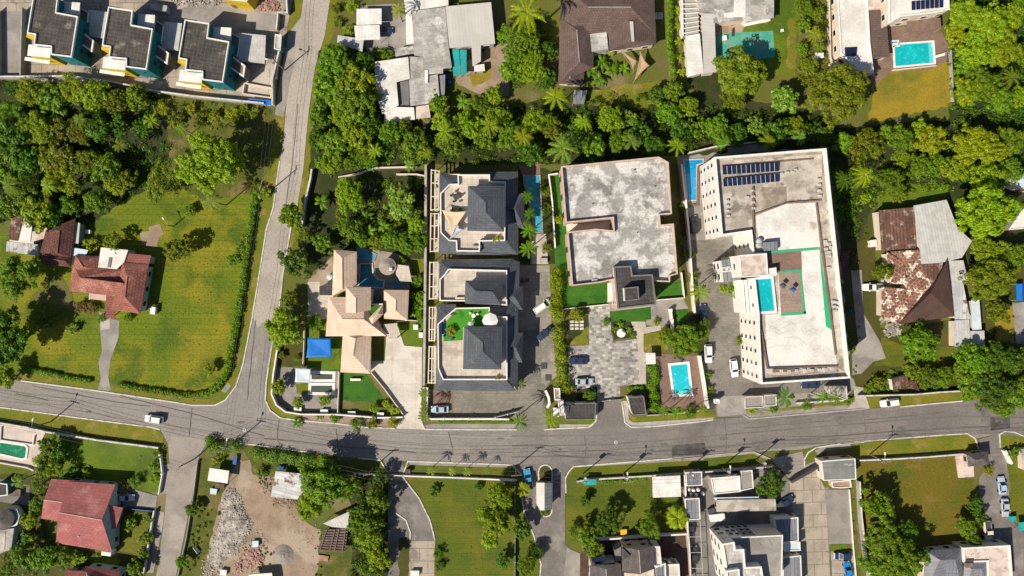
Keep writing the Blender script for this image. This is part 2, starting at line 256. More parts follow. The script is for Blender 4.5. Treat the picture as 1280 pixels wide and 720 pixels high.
# ---------------------------------------------------------------- mesh builder
ORG = {}
class MB:
    def __init__(s): s.v = []; s.f = []
    def poly(s, pts):
        n = len(s.v); s.v += [tuple(p) for p in pts]; s.f.append(tuple(range(n, n + len(pts)))); return s
    def prism(s, pts, z0, z1, bottom=True, top=True):
        p = ccw(pts); n = len(s.v); k = len(p)
        s.v += [(q[0], q[1], z0) for q in p] + [(q[0], q[1], z1) for q in p]
        for i in range(k):
            j = (i + 1) % k; s.f.append((n + i, n + j, n + k + j, n + k + i))
        if top: s.f.append(tuple(n + k + i for i in range(k)))
        if bottom: s.f.append(tuple(n + i for i in reversed(range(k))))
        return s
    def ring(s, outer, d, z0, z1):
        o = ccw(outer); q = offset(o, d); k = len(o); n = len(s.v)
        for z in (z0, z1):
            s.v += [(p[0], p[1], z) for p in o] + [(p[0], p[1], z) for p in q]
        for i in range(k):
            j = (i + 1) % k
            s.f += [(n + i, n + j, n + 2 * k + j, n + 2 * k + i), (n + k + j, n + k + i, n + 3 * k + i, n + 3 * k + j),
                    (n + 2 * k + i, n + 2 * k + j, n + 3 * k + j, n + 3 * k + i), (n + j, n + i, n + k + i, n + k + j)]
        return s
    def box(s, c, d, a=0.0):
        ca, sa = math.cos(a), math.sin(a); x, y, z = d[0] / 2, d[1] / 2, d[2] / 2; n = len(s.v)
        for zz in (-z, z):
            for xx, yy in ((-x, -y), (x, -y), (x, y), (-x, y)):
                s.v.append((c[0] + xx * ca - yy * sa, c[1] + xx * sa + yy * ca, c[2] + zz))
        s.f += [(n + i for i in (3, 2, 1, 0)), (n + i for i in (4, 5, 6, 7)), (n + i for i in (0, 1, 5, 4)), (n + i for i in (1, 2, 6, 5)), (n + i for i in (2, 3, 7, 6)), (n + i for i in (3, 0, 4, 7))]
        s.f[-6:] = [tuple(t) for t in s.f[-6:]]
        return s
    def tube(s, p, q, r0, r1, k=7, cap=True):
        p, q = Vector(p), Vector(q); d = (q - p).normalized()
        a = d.orthogonal().normalized(); b = d.cross(a); n = len(s.v)
        for c, r in ((p, r0), (q, r1)):
            for i in range(k):
                t = 2 * math.pi * i / k; s.v.append(tuple(c + a * (r * math.cos(t)) + b * (r * math.sin(t))))
        for i in range(k):
            j = (i + 1) % k; s.f.append((n + i, n + j, n + k + j, n + k + i))
        if cap: s.f.append(tuple(n + k + i for i in range(k))); s.f.append(tuple(n + i for i in reversed(range(k))))
        return s
    def wall(s, pts, w, z0, z1, closed=False):
        """polyline pts (world xy) thickened to w"""
        p = [Vector((q[0], q[1])) for q in pts]; n = len(p); L, Rr = [], []
        for i in range(n):
            a = p[i - 1] if (i or closed) else None; c = p[(i + 1) % n] if (i < n - 1 or closed) else None
            ds = [x for x in ((p[i] - a).normalized() if a is not None else None, (c - p[i]).normalized() if c is not None else None) if x is not None]
            ns = [Vector((-d.y, d.x)) for d in ds]; m = sum(ns, Vector((0, 0))); m = m.normalized() if m.length > 1e-4 else ns[0]
            k = w / 2 / max(.45, m.dot(ns[0])); L.append(p[i] + m * k); Rr.append(p[i] - m * k)
        b = len(s.v)
        for z in (z0, z1): s.v += [(q.x, q.y, z) for q in L] + [(q.x, q.y, z) for q in Rr]
        for i in range(n if closed else n - 1):
            j = (i + 1) % n
            s.f += [(b + i, b + j, b + 2 * n + j, b + 2 * n + i)[::-1], (b + n + i, b + n + j, b + 3 * n + j, b + 3 * n + i), (b + 2 * n + i, b + 2 * n + j, b + 3 * n + j, b + 3 * n + i)[::-1]]
        if not closed:
            s.f += [(b, b + n, b + 3 * n, b + 2 * n)[::-1], (b + n - 1, b + 2 * n - 1, b + 4 * n - 1, b + 3 * n - 1)]
        return s
    def hip(s, c, e, r, rh, th=.18):
        """c: four eave corners (px) ring order, r: two ridge ends (px); r[0] sits by edge c0-c1, r[1] by edge c2-c3"""
        a = UL(c, e); q = UL(r, rh)
        s.poly((a[0], a[1], q[0])); s.poly((a[1], a[2], q[1], q[0])); s.poly((a[2], a[3], q[1])); s.poly((a[3], a[0], q[0], q[1]))
        b = [v - Vector((0, 0, th)) for v in a]
        for i in range(4): s.poly((a[i], b[i], b[(i + 1) % 4], a[(i + 1) % 4]))
        s.poly(b); return s
    def sheet(s, pts, th=.08):
        """a tilted plate from 3-D points"""
        b = [Vector(v) - Vector((0, 0, th)) for v in pts]; n = len(pts); s.poly(pts); s.poly(list(reversed(b)))
        for i in range(n): s.poly((pts[i], b[i], b[(i + 1) % n], pts[(i + 1) % n]))
        return s
    def build(s, name, m, root=None, smooth=False, ang=0.0, part_of=None, nofix=False):
        o0 = ORG.get(root.name, Vector((0, 0, 0))) if root else Vector((0, 0, 0))
        me = bpy.data.meshes.new(name)
        me.from_pydata([(v[0] - o0.x, v[1] - o0.y, v[2] - o0.z) for v in s.v], [], s.f)
        if not nofix:
            import bmesh
            bm = bmesh.new(); bm.from_mesh(me)
            bmesh.ops.remove_doubles(bm, verts=bm.verts, dist=.0005)
            bmesh.ops.recalc_face_normals(bm, faces=bm.faces)
            bm.to_mesh(me); bm.free()
        uvl = me.uv_layers.new(name='UVMap'); uvs = uvl.data
        ca, sa = math.cos(ang), math.sin(ang); up = Vector((0, 0, 1))
        for p in me.polygons:
            n = p.normal
            if abs(n.z) > .995: t = Vector((ca, sa, 0)); b = Vector((-sa, ca, 0))
            else:
                t = up.cross(n); t.normalize(); b = n.cross(t)
            for li in p.loop_indices:
                co = me.vertices[me.loops[li].vertex_index].co
                uvs[li].uv = (co.dot(t), co.dot(b))
        if smooth: me.polygons.foreach_set('use_smooth', [True] * len(me.polygons))
        me.materials.append(MATS[m] if isinstance(m, str) else m)
        o = bpy.data.objects.new(name, me); COL.objects.link(o)
        if root: o.parent = root; ORG[o.name] = o0
        return o

def tag(o, label, cat, group=None):
    o['label'] = label; o['category'] = cat
    if group: o['group'] = group
    return o
def root(name, label, cat, p, group=None, z=0.0):
    o = bpy.data.objects.new(name, None); COL.objects.link(o); o.empty_display_size = .3
    w = U(p); o.location = (w.x, w.y, z); ORG[o.name] = Vector((w.x, w.y, z)); return tag(o, label, cat, group)
NP = [0]
def patch(name, pts, m, lv=1, kind='structure', ang=0.0, label=None, cat=None):
    """flat sheet of the setting; level lv is lv*12 mm above the ground"""
    z = .015 * lv + .0015 * (NP[0] % 10); NP[0] += 1
    q = ccw([U(p, z) for p in pts])
    if m.split('_')[0] in ('grass', 'forest', 'ground', 'dirt', 'gravel') or name in ('worn_earth', 'bank'):
        e = []
        for i in range(len(q)):
            a, b = q[i], q[(i + 1) % len(q)]; k = max(1, min(60, int((b - a).length / 1.1))); am = min(.32, (b - a).length * .08)
            d = (b - a).normalized() if (b - a).length > 1e-6 else Vector((1, 0, 0)); nr = Vector((-d.y, d.x, 0))
            for j in range(k): e.append(a.lerp(b, j / k) + nr * (R.uniform(-am, am) if j else 0))
        q = e
    mb = MB(); mb.poly([(v.x, v.y, z) for v in q])
    o = mb.build(name, m, ang=ang)
    o['kind'] = kind
    return o
def kerb(pts, m='kerb_white', w=.3, h=.2, name='kerb'):
    o = MB().wall(UL(pts), w, 0, h).build(name, m); o['kind'] = 'structure'; return o
def fence(label, pts, h=1.6, w=.25, m='wall_grey', name='boundary_wall', cat='wall', cap=None, posts=0, group=None):
    r = root(name, label, cat, mid(pts), group)
    q = UL(pts); MB().wall(q, w, 0, h).build('wall_panel', m, r)
    if cap: MB().wall(q, w + .1, h, h + .08).build('coping', cap, r)
    if posts:
        k = 0
        for i in range(len(q) - 1):
            n = max(1, int((q[i + 1] - q[i]).length / posts))
            for j in range(n):
                if k > 40: break
                c = q[i].lerp(q[i + 1], j / n); d = q[i + 1] - q[i]; k += 1
                MB().box((c.x, c.y, (h + .2) / 2), (w + .18, w + .18, h + .2), math.atan2(d.y, d.x)).build('post', cap or m, r)
    return r
def lonely(name, label, cat, mb, m, group=None, ang=0.0):
    o = mb.build(name, m, ang=ang); return tag(o, label, cat, group)

# ---------------------------------------------------------------- building helpers
def edge_ang(a, b): return math.atan2(b[1] - a[1], b[0] - a[0])
def windows(r, poly, z0, storeys=1, sh=2.9, gap=3.2, w=1.3, h=1.2, m='glass_dark', most=40, only=None, frame='trim_white'):
    """windows on the wall edges that face the middle of the survey"""
    p = ccw(poly); n = len(p); cnt = 0
    for i in range(n):
        a, b = Vector(p[i][:2]), Vector(p[(i + 1) % n][:2]); d = b - a; L = d.length
        if L < 2.2: continue
        d.normalize(); nr = Vector((d.y, -d.x)); c = (a + b) / 2
        if nr.dot(-c) <= 0: continue
        if only is not None and i not in only: continue
        k = max(1, int(L / gap)); an = math.atan2(d.y, d.x)
        for st in range(storeys):
            z = z0 + st * sh
            for j in range(k):
                if cnt >= most: return
                q = a.lerp(b, (j + .5) / k) + nr * .03
                f = MB().box((q.x, q.y, z), (w + .2, .10, h + .2), an).build('window', frame, r)
                g = q + nr * .05
                MB().box((g.x, g.y, z), (w, .06, h), an).build('pane', m, f); cnt += 1
def body(r, pts, h, m='wall_cream', inset=.35, at=None, storeys=1, win=True, wz=1.5, name='wall', gap=3.2, door=True):
    """wall block under a roof whose outline pts (px) is seen at height at/h"""
    q = UL(pts, at if at is not None else h); p = offset(q, inset) if inset else ccw(q)
    MB().prism(p, 0, h).build(name, m, r)
    if win: windows(r, p, wz, storeys, gap=gap)
    if door:
        b = None
        for i in range(len(p)):
            a1, b1 = Vector(p[i][:2]), Vector(p[(i + 1) % len(p)][:2]); d = b1 - a1
            if d.length < 2.5: continue
            d.normalize(); nr = Vector((d.y, -d.x)); v = nr.dot(-((a1 + b1) / 2).normalized())
            if b is None or v > b[0]: b = (v, a1.lerp(b1, .5 if not win else .02) + (d * .9 if win else d * 0), nr, math.atan2(d.y, d.x))
        if b:
            q2 = b[1] + b[2] * .05; MB().box((q2.x, q2.y, 1.05), (1.0, .1, 2.1), b[3]).build('door', 'trim_brown', r)
    return p
def flat(r, pts, h, par=.5, pw=.25, roof='roof_weathered', wall='wall_cream', trim='trim_white', storeys=1, win=True, z0=0.0, gap=3.2, ang=None, door=True, name='roof'):
    """flat-roofed block; pts (px) is the outline of the parapet top"""
    q = ccw(UL(pts, h + par)); a = edge_ang(q[0], q[1]) if ang is None else ang
    MB().prism(q, z0, h - .05, top=False).build('wall', wall, r)
    inn = offset(q, pw)
    MB().prism(inn, h - .3, h).build(name, roof, r, ang=a)
    if par > .02: MB().ring(offset(q, -.04), pw + .08, h - .08, h + par).build('parapet', trim, r)
    if win: windows(r, q, z0 + 1.6, storeys, gap=gap)
    if door and z0 == 0:
        for i in range(len(q)):
            a1, b1 = Vector(q[i][:2]), Vector(q[(i + 1) % len(q)][:2]); d = b1 - a1
            if d.length < 3: continue
            d.normalize(); nr = Vector((d.y, -d.x))
            if nr.dot(-(a1 + b1)) > 0:
                c = a1 + d * 1.0 + nr * .05; MB().box((c.x, c.y, 1.05), (1.0, .1, 2.1), math.atan2(d.y, d.x)).build('door', 'trim_brown', r); break
    return q
def canopy(label, pts, h, m, h2=None, name='canopy', cat='canopy', posts=True, th=.1, group=None, ang=None):
    """sheet roof on corner posts: a carport, awning or shed roof"""
    r = root(name, label, cat, mid(pts), group)
    q = [U(p, h if (h2 is None or i < len(pts) / 2) else h2) for i, p in enumerate(pts)]
    MB().sheet(q, th).build('roof_sheet', m, r, ang=edge_ang(q[0], q[1]) if ang is None else ang)
    if posts:
        c = sum(q, Vector()) / len(q)
        for v in q:
            w = v.lerp(c, .06); MB().tube((w.x, w.y, 0), (w.x, w.y, v.z - th), .06, .06, 6).build('post', 'metal_grey', r)
    return r
def sail(label, pts, hs, m, name='shade_sail', cat='shade sail', z0=0.0, sag=.35):
    """fabric stretched between corner posts, sagging in the middle"""
    r = root(name, label, cat, mid(pts)); q = [U(p, h) for p, h in zip(pts, hs)]; n = len(q); c = sum(q, Vector()) / n - Vector((0, 0, sag))
    mb = MB(); M = 5
    for i in range(n):
        a, b = q[i], q[(i + 1) % n]; prev = None
        for j in range(M + 1):
            t = j / M; e = a.lerp(b, t); e = e.lerp(c, (.16 if n == 3 else .05) * math.sin(math.pi * t)); row = []
            for k in range(M + 1):
                u = k / M; w = e.lerp(c, u); w.z = e.z * (1 - u) ** 1.3 + c.z * (1 - (1 - u) ** 1.3); row.append(w)
            if prev:
                for k in range(M):
                    if k < M - 1: mb.poly((prev[k], row[k], row[k + 1], prev[k + 1]))
                    else: mb.poly((prev[k], row[k], row[k + 1]))
            prev = row
    o = mb.build('fabric', m, r, smooth=True); sm = o.modifiers.new('thick', 'SOLIDIFY'); sm.thickness = .03
    for v in q: MB().tube((v.x, v.y, z0), (v.x, v.y, v.z + .05), .05, .05, 6).build('post', 'metal_grey', r)
    return r
def pool(label, pts, water, cop='trim_white', cw=.5, z=0.0, name='swimming_pool', copname='coping', lower=.14):
    """pool: coping ring round a sunken basin filled with water"""
    r = root(name, label, 'swimming pool', mid(pts)); q = ccw(UL(pts, z))
    MB().ring(q, cw, z + .004, z + .26).build(copname, cop, r)
    inn = offset(q, cw - .02); MB().prism(inn, z + .004, z + .26 - lower).build('water', water, r)
    if len(inn) == 4 and water in ('water_turquoise', 'water_cyan', 'water_blue'):
        i = min(range(4), key=lambda k: (Vector(inn[(k + 1) % 4][:2]) - Vector(inn[k][:2])).length); a, b, c, d = [Vector(inn[(i + k) % 4][:2]) for k in range(4)]
        for j, f in enumerate((.06, .11)): MB().prism([a + (b - a) * .02, b + (a - b) * .02, b.lerp(c, f), a.lerp(d, f)], z + .1, z + .27 - lower - j * .004).build('pool_step', 'water_shallow', r)
    return r

# ---------------------------------------------------------------- plants
def leaf_at(V, F, c, n, s, asp=.62):
    n = n.normalized(); a = n.orthogonal().normalized(); t = R.random() * 6.283
    b = n.cross(a); u = a * math.cos(t) + b * math.sin(t); w = n.cross(u) * (s * asp * .5); u = u * (s * .5); k = len(V)
    V += [tuple(c + u), tuple(c + w), tuple(c - u), tuple(c - w)]; F.append((k, k + 1, k + 2, k + 3))
def rdir(zmin=-1.0):
    while True:
        d = Vector((R.gauss(0, 1), R.gauss(0, 1), R.gauss(0, 1)))
        if d.length > .01:
            d.normalize()
            if d.z >= zmin: return d
def rawmesh(name, V, F):
    me = bpy.data.meshes.new(name); me.from_pydata(V, [], F); me.materials.append(MATS['leaf_g']); return me
def crown(nc, nl, leaf, rc, zc=1.15, vz=.72, core=.35):
    """domed crown of leaf clumps: boughs carry tufts, with gaps between them"""
    V, F = [], []
    ph = [R.random() * 6.28 for _ in range(4)]; am = [R.uniform(.05, .13) for _ in range(4)]
    cl = []
    nb = max(6, nc // 5)
    for i in range(nb):
        z = 1 - (i + .5) / nb * 1.3; rr = math.sqrt(max(0, 1 - z * z)); th = i * 2.39996 + R.uniform(-.35, .35)
        md = .84 + sum(am[j] * math.sin((j + 2) * th + ph[j]) for j in range(4))
        f = R.uniform(.70, .88) * md * (R.uniform(.55, .9) if R.random() < core * .5 else 1)
        bc = Vector((rr * math.cos(th) * f, rr * math.sin(th) * f, zc + z * vz * f))
        br = 1.15 / math.sqrt(nb) * R.uniform(.8, 1.2)
        for k in range(max(2, nc // nb)):
            d = rdir(-.15); cl.append((bc + Vector((d.x, d.y, d.z * .8)) * br * R.uniform(.75, 1.1), rc * R.uniform(.6, 1.25)))
    for i in range(nc // 2):
        d = rdir(-.1); f = R.uniform(.5, .84) * (.9 + sum(am[j] * math.sin((j + 2) * math.atan2(d.y, d.x) + ph[j]) for j in range(4))); cl.append((Vector((d.x * f, d.y * f, zc + d.z * vz * f)), rc * R.uniform(.8, 1.2)))
    tot = sum(r * r for _, r in cl)
    for c, r in cl:
        for _ in range(int(nl * r * r / tot)):
            d = rdir(-.6); p = c + Vector((d.x, d.y, d.z * .75)) * (r * R.uniform(.5, 1.05))
            leaf_at(V, F, p, d + Vector((0, 0, .7)) + rdir() * .5, leaf * R.uniform(.65, 1.35))
    return rawmesh('tree_crown', V, F)
CR = {'L': [crown(n, l, s, c, core=k) for n, l, s, c, k in ((200, 14000, .062, .11, .2), (150, 11000, .078, .13, .4), (260, 15000, .055, .095, .2), (130, 10000, .085, .14, .6))],
      'W': [crown(n, l, s, c, vz=.5, core=k) for n, l, s, c, k in ((240, 12000, .06, .10, .5), (170, 10000, .075, .12, .8), (300, 13000, .052, .085, .4))],
      'M': [crown(n, l, s, c, vz=v, core=k) for n, l, s, c, v, k in ((80, 5200, .098, .165, .72, .35), (60, 3200, .14, .20, .8, .7), (110, 6500, .075, .13, .65, .3), (45, 2600, .16, .21, .7, 1.0), (90, 4200, .105, .15, .85, .9), (70, 6500, .07, .17, .6, .2), (40, 2200, .17, .23, .6, .6))],
      'S': [crown(n, l, s, .30, zc=.75, vz=.75) for n, l, s in ((26, 900, .20), (20, 600, .27), (34, 1400, .15), (22, 800, .22))],
      'O': [crown(50, 1500, .12, .14, core=.9) for _ in range(3)]}
def trunkmesh(h=1.05):
    mb = MB(); mb.tube((0, 0, 0), (.03, .02, h * .62), .075, .05, 7)
    for i in range(5):
        t = i * 1.257 + R.random(); mb.tube((.03, .02, h * (.5 + .02 * i)), (.5 * math.cos(t), .5 * math.sin(t), h * R.uniform(.95, 1.2)), .035, .014, 5)
    me = bpy.data.meshes.new('tree_trunk'); me.from_pydata(mb.v, [], mb.f); me.materials.append(MATS['bark']); return me
TR = [trunkmesh() for _ in range(3)]; TRS = trunkmesh(.7)
def palmmesh(nf, npair, ll, lw, up=.35, drop=.85, lf=.30):
    V, F = [], []
    for i in range(nf):
        th = i * 2.39996 + R.uniform(-.2, .2); L = R.uniform(.82, 1.05); u = up * R.uniform(.5, 1.5); dr = drop * R.uniform(.75, 1.2)
        ax = Vector((math.cos(th), math.sin(th), 0)); sd = Vector((-ax.y, ax.x, 0))
        def pt(t): return ax * (L * t * (1 - .12 * t)) + Vector((0, 0, u * t - dr * t * t))
        for j in range(6):
            a, b = pt(j / 6), pt((j + 1) / 6); w0, w1 = .016 * (1 - j / 7), .016 * (1 - (j + 1) / 7); k = len(V)
            V += [tuple(a + sd * w0), tuple(a - sd * w0), tuple(b - sd * w1), tuple(b + sd * w1)]; F.append((k, k + 1, k + 2, k + 3))
        for j in range(npair):
            t = .12 + .86 * (j + .5) / npair; c = pt(t); ln = lf * (.35 + .65 * math.sin(math.pi * min(1, t * 1.02))) * R.uniform(.85, 1.15)
            for s in (1, -1):
                d = (sd * s + ax * .55 + Vector((0, 0, -.28 + R.uniform(-.1, .1)))).normalized() * ln; w = ax * (lw * .5); k = len(V)
                V += [tuple(c - w), tuple(c + w), tuple(c + d * .6 + w * .8), tuple(c + d), tuple(c + d * .6 - w * .8)]; F.append((k, k + 1, k + 2, k + 3, k + 4))
    return rawmesh('palm_crown', V, F)
def broadmesh(nf):
    V, F = [], []
    for i in range(nf):
        th = i * 2.39996 + R.uniform(-.3, .3); L = R.uniform(.7, 1.05); ax = Vector((math.cos(th), math.sin(th), 0)); sd = Vector((-ax.y, ax.x, 0)); u = R.uniform(.3, .9); pr = None
        for j in range(6):
            t = j / 5; c = ax * (L * t) + Vector((0, 0, u * t - .8 * t * t)); w = .15 * math.sin(math.pi * (.08 + .86 * t)); k = len(V)
            V += [tuple(c + sd * w - Vector((0, 0, w * .35))), tuple(c), tuple(c - sd * w - Vector((0, 0, w * .35)))]
            if pr is not None: F += [(pr, pr + 1, k + 1, k), (pr + 1, pr + 2, k + 2, k + 1)]
            pr = k
    return rawmesh('banana_crown', V, F)
PM = [palmmesh(n, 22, .3, .03, up=u, drop=d, lf=l) for n, u, d, l in ((11, .35, .7, .17), (13, .5, .95, .15), (10, .3, .6, .20), (14, .6, .9, .14))]; FM = [palmmesh(26, 14, .3, .05, up=.7, drop=.9, lf=.24) for _ in range(2)]; BM = [broadmesh(9) for _ in range(3)]
def ptrunk(h):
    mb = MB(); n = 5
    for i in range(n): mb.tube((.06 * math.sin(i / n * 1.5), 0, h * i / n), (.06 * math.sin((i + 1) / n * 1.5), 0, h * (i + 1) / n), .055 - .004 * i, .051 - .004 * i, 7, cap=(i == n - 1))
    me = bpy.data.meshes.new('palm_trunk'); me.from_pydata(mb.v, [], mb.f); me.materials.append(MATS['bark']); return me
PT = {2.9: ptrunk(2.9), 1.0: ptrunk(1.0), .7: ptrunk(.7)}
TONE = dict(b='bright green', g='green', d='dark green', o='olive', y='yellow green', l='pale green', r='reddish', h='fresh green')
KIND = dict(L=('tree', 'tree'), W=('tree', 'tree'), M=('tree', 'tree'), O=('tree', 'tree'), S=('shrub', 'shrub'), P=('palm_tree', 'palm'), F=('palm_tree', 'palm'), B=('banana_plant', 'banana plant'))
def tree(k, tone, x, y, r, label, ry=None, group=None):
    """crown of kind k seen at photo point x, y with radius r photo pixels; planted on the ground under it"""
    rx = r * S; ry_ = (ry or r) * S; rz = (rx + ry_) / 2
    name, cat = KIND[k]
    o = bpy.data.objects.new(name, None); COL.objects.link(o); o.empty_display_size = .3
    if k in 'PFB':
        th = 2.9 if k == 'P' else (1.0 if k == 'F' else .7); zc = th * rz
        me = R.choice(PM if k == 'P' else FM if k == 'F' else BM); tm = PT[th]; sc3 = (rx, ry_, rz); hc = zc
    else:
        me = R.choice(CR[k]); tm = TRS if k == 'S' else R.choice(TR); zz = rz * (.85 if rz > 4 else 1.0 if k != 'S' else .8)
        sc3 = (rx, ry_, zz); hc = zz * (1.25 if k != 'S' else .8)
    w = U((x, y), hc * (1 - 0.0)); o.location = (w.x, w.y, 0)
    a = R.random() * 6.283 if abs(rx - ry_) < .3 else R.choice((0, math.pi)) + R.uniform(-.2, .2)
    o.rotation_euler = (0, 0, a); o.scale = sc3
    t = bpy.data.objects.new('trunk' if k not in 'B' else 'stem', tm); COL.objects.link(t); t.parent = o
    c = bpy.data.objects.new('crown', me); COL.objects.link(c); c.parent = o
    if k in 'PFB': c.location = (.06, 0, th)
    s = c.material_slots[0]; s.link = 'OBJECT'; s.material = MATS['leaf_' + tone]
    return tag(o, label, cat, group)
ORD = 'first second third fourth fifth sixth seventh eighth ninth tenth eleventh twelfth thirteenth fourteenth fifteenth sixteenth seventeenth eighteenth nineteenth twentieth'.split()
def row(phrase, items, down=False, group=None):
    it = sorted(items, key=lambda q: q[3] if down else q[2])
    way = 'from top' if down else 'from left'
    for i, q in enumerate(it):
        k, tone, x, y, r = q[:5]; y += R.uniform(-3, 3) if k == 'M' else 0; r *= R.uniform(.86, 1.2) if k == 'M' else 1; kk = KIND[k][1]
        size = 'big ' if r >= 25 else 'small ' if r <= 8 else ''
        tree(k, tone, x, y, r, '%s %s, %s %s %s' % (TONE[tone], kk, ORD[i], way, phrase), q[5] if len(q) > 5 else None, group or 'plants ' + phrase)
def leafblob(V, F, c, r, n, s):
    for _ in range(n):
        d = rdir(-.3); leaf_at(V, F, c + Vector((d.x, d.y, d.z * .8)) * (r * R.uniform(.5, 1.05)), d + Vector((0, 0, .5)) + rdir() * .5, s * R.uniform(.7, 1.3))
def leafobj(name, V, F, tone):
    me = bpy.data.meshes.new(name); me.from_pydata(V, [], F); me.materials.append(MATS['leaf_' + tone]); o = bpy.data.objects.new(name, me); COL.objects.link(o); return o
def hedge(label, pts, w=1.4, h=1.5, tone='h', leaf=.34, dens=1.0, name='hedge', group=None):
    V, F = [], []; q = UL(pts)
    for i in range(len(q) - 1):
        a, b = q[i], q[i + 1]; L = (b - a).length; n = max(1, int(L / (w * .42) * dens)); d = (b - a).normalized(); nr = Vector((-d.y, d.x, 0))
        for j in range(n):
            for _ in range(2):
                rr = w * R.uniform(.3, .5)
                c = a.lerp(b, (j + R.random()) / n) + nr * R.uniform(-.30, .30) * w + Vector((0, 0, max(rr * .6, h - rr * .8 + R.uniform(-.3, .15) * h * .6)))
                leafblob(V, F, c, rr, int(30 * min(9, (rr / .5) ** 2)), leaf)
            c = a.lerp(b, (j + R.random()) / n) + Vector((0, 0, h * .35)); leafblob(V, F, c, w * .45, 14, leaf)
    return tag(leafobj(name, V, F, tone), label, 'hedge', group)
def inside(p, poly):
    c = False; j = len(poly) - 1
    for i in range(len(poly)):
        if (poly[i][1] > p[1]) != (poly[j][1] > p[1]) and p[0] < (poly[j][0] - poly[i][0]) * (p[1] - poly[i][1]) / (poly[j][1] - poly[i][1]) + poly[i][0]: c = not c
        j = i
    return c
def cover(name, pts, tone, dens=.35, rmin=.3, rmax=.8, leaf=.34):
    """low leafy growth nobody could count"""
    q = [(v.x, v.y) for v in UL(pts)]; x0, x1 = min(p[0] for p in q), max(p[0] for p in q); y0, y1 = min(p[1] for p in q), max(p[1] for p in q)
    V, F = [], []
    for _ in range(int((x1 - x0) * (y1 - y0) * dens)):
        p = (R.uniform(x0, x1), R.uniform(y0, y1))
        if not inside(p, q): continue
        r = R.uniform(rmin, rmax); leafblob(V, F, Vector((p[0], p[1], r * .5)), r, int(16 + 20 * r), leaf)
    o = leafobj(name, V, F, tone); o['kind'] = 'stuff'; return o
def stones(name, pts, m, n, smin, smax, hmax, mound=True):
    q = [(v.x, v.y) for v in UL(pts)]; c = Vector((sum(p[0] for p in q) / len(q), sum(p[1] for p in q) / len(q)))
    x0, x1 = min(p[0] for p in q), max(p[0] for p in q); y0, y1 = min(p[1] for p in q), max(p[1] for p in q); mb = MB(); R0 = max(x1 - x0, y1 - y0) / 2
    edge = lambda p: min(_seg(p, q[i - 1], q[i]) for i in range(len(q)))
    k = 0; g = 0
    while k < n and g < n * 8:
        g += 1; p = (R.uniform(x0, x1), R.uniform(y0, y1))
        if not inside(p, q): continue
        k += 1; d = min(1.0, edge(p) / 2.2); z = hmax * d * R.uniform(.82, 1.0) if mound else 0; s = R.uniform(smin, smax)
        b = MB(); b.box((0, 0, 0), (s * R.uniform(.7, 1.4), s * R.uniform(.5, 1.0), s * R.uniform(.3, .7)))
        M3 = Matrix.Rotation(R.random() * 6.28, 3, 'Z') @ Matrix.Rotation(R.uniform(-.45, .45), 3, 'X'); o = len(mb.v)
        for v in b.v:
            w = M3 @ Vector((v[0] * R.uniform(.8, 1.2), v[1] * R.uniform(.8, 1.2), v[2])); mb.v.append((p[0] + w.x, p[1] + w.y, z + s * .2 + w.z))
        mb.f += [tuple(i + o for i in f) for f in b.f]
    o = mb.build(name, m, nofix=True); o['kind'] = 'stuff'; return o
def _seg(p, a, b):
    p, a, b = Vector(p), Vector(a), Vector(b); d = b - a; t = max(0, min(1, (p - a).dot(d) / max(1e-9, d.dot(d)))); return (p - a - d * t).length
def mound(name, pts, m, h, step=.5):
    q = [(v.x, v.y) for v in UL(pts)]; x0, x1 = min(p[0] for p in q), max(p[0] for p in q); y0, y1 = min(p[1] for p in q), max(p[1] for p in q); mb = MB(); nx, ny = int((x1 - x0) / step) + 1, int((y1 - y0) / step) + 1; idx = {}
    for i in range(nx + 1):
        for j in range(ny + 1):
            p = (x0 + i * step, y0 + j * step)
            if inside(p, q):
                d = min(1.0, min(_seg(p, q[k - 1], q[k]) for k in range(len(q))) / 2.4); idx[i, j] = len(mb.v); mb.v.append((p[0], p[1], h * d * R.uniform(.84, 1.06)))
    for (i, j) in list(idx):
        if (i + 1, j) in idx and (i, j + 1) in idx and (i + 1, j + 1) in idx: mb.f.append((idx[i, j], idx[i + 1, j], idx[i + 1, j + 1], idx[i, j + 1]))
    o = mb.build(name, m); o['kind'] = 'structure'; return o

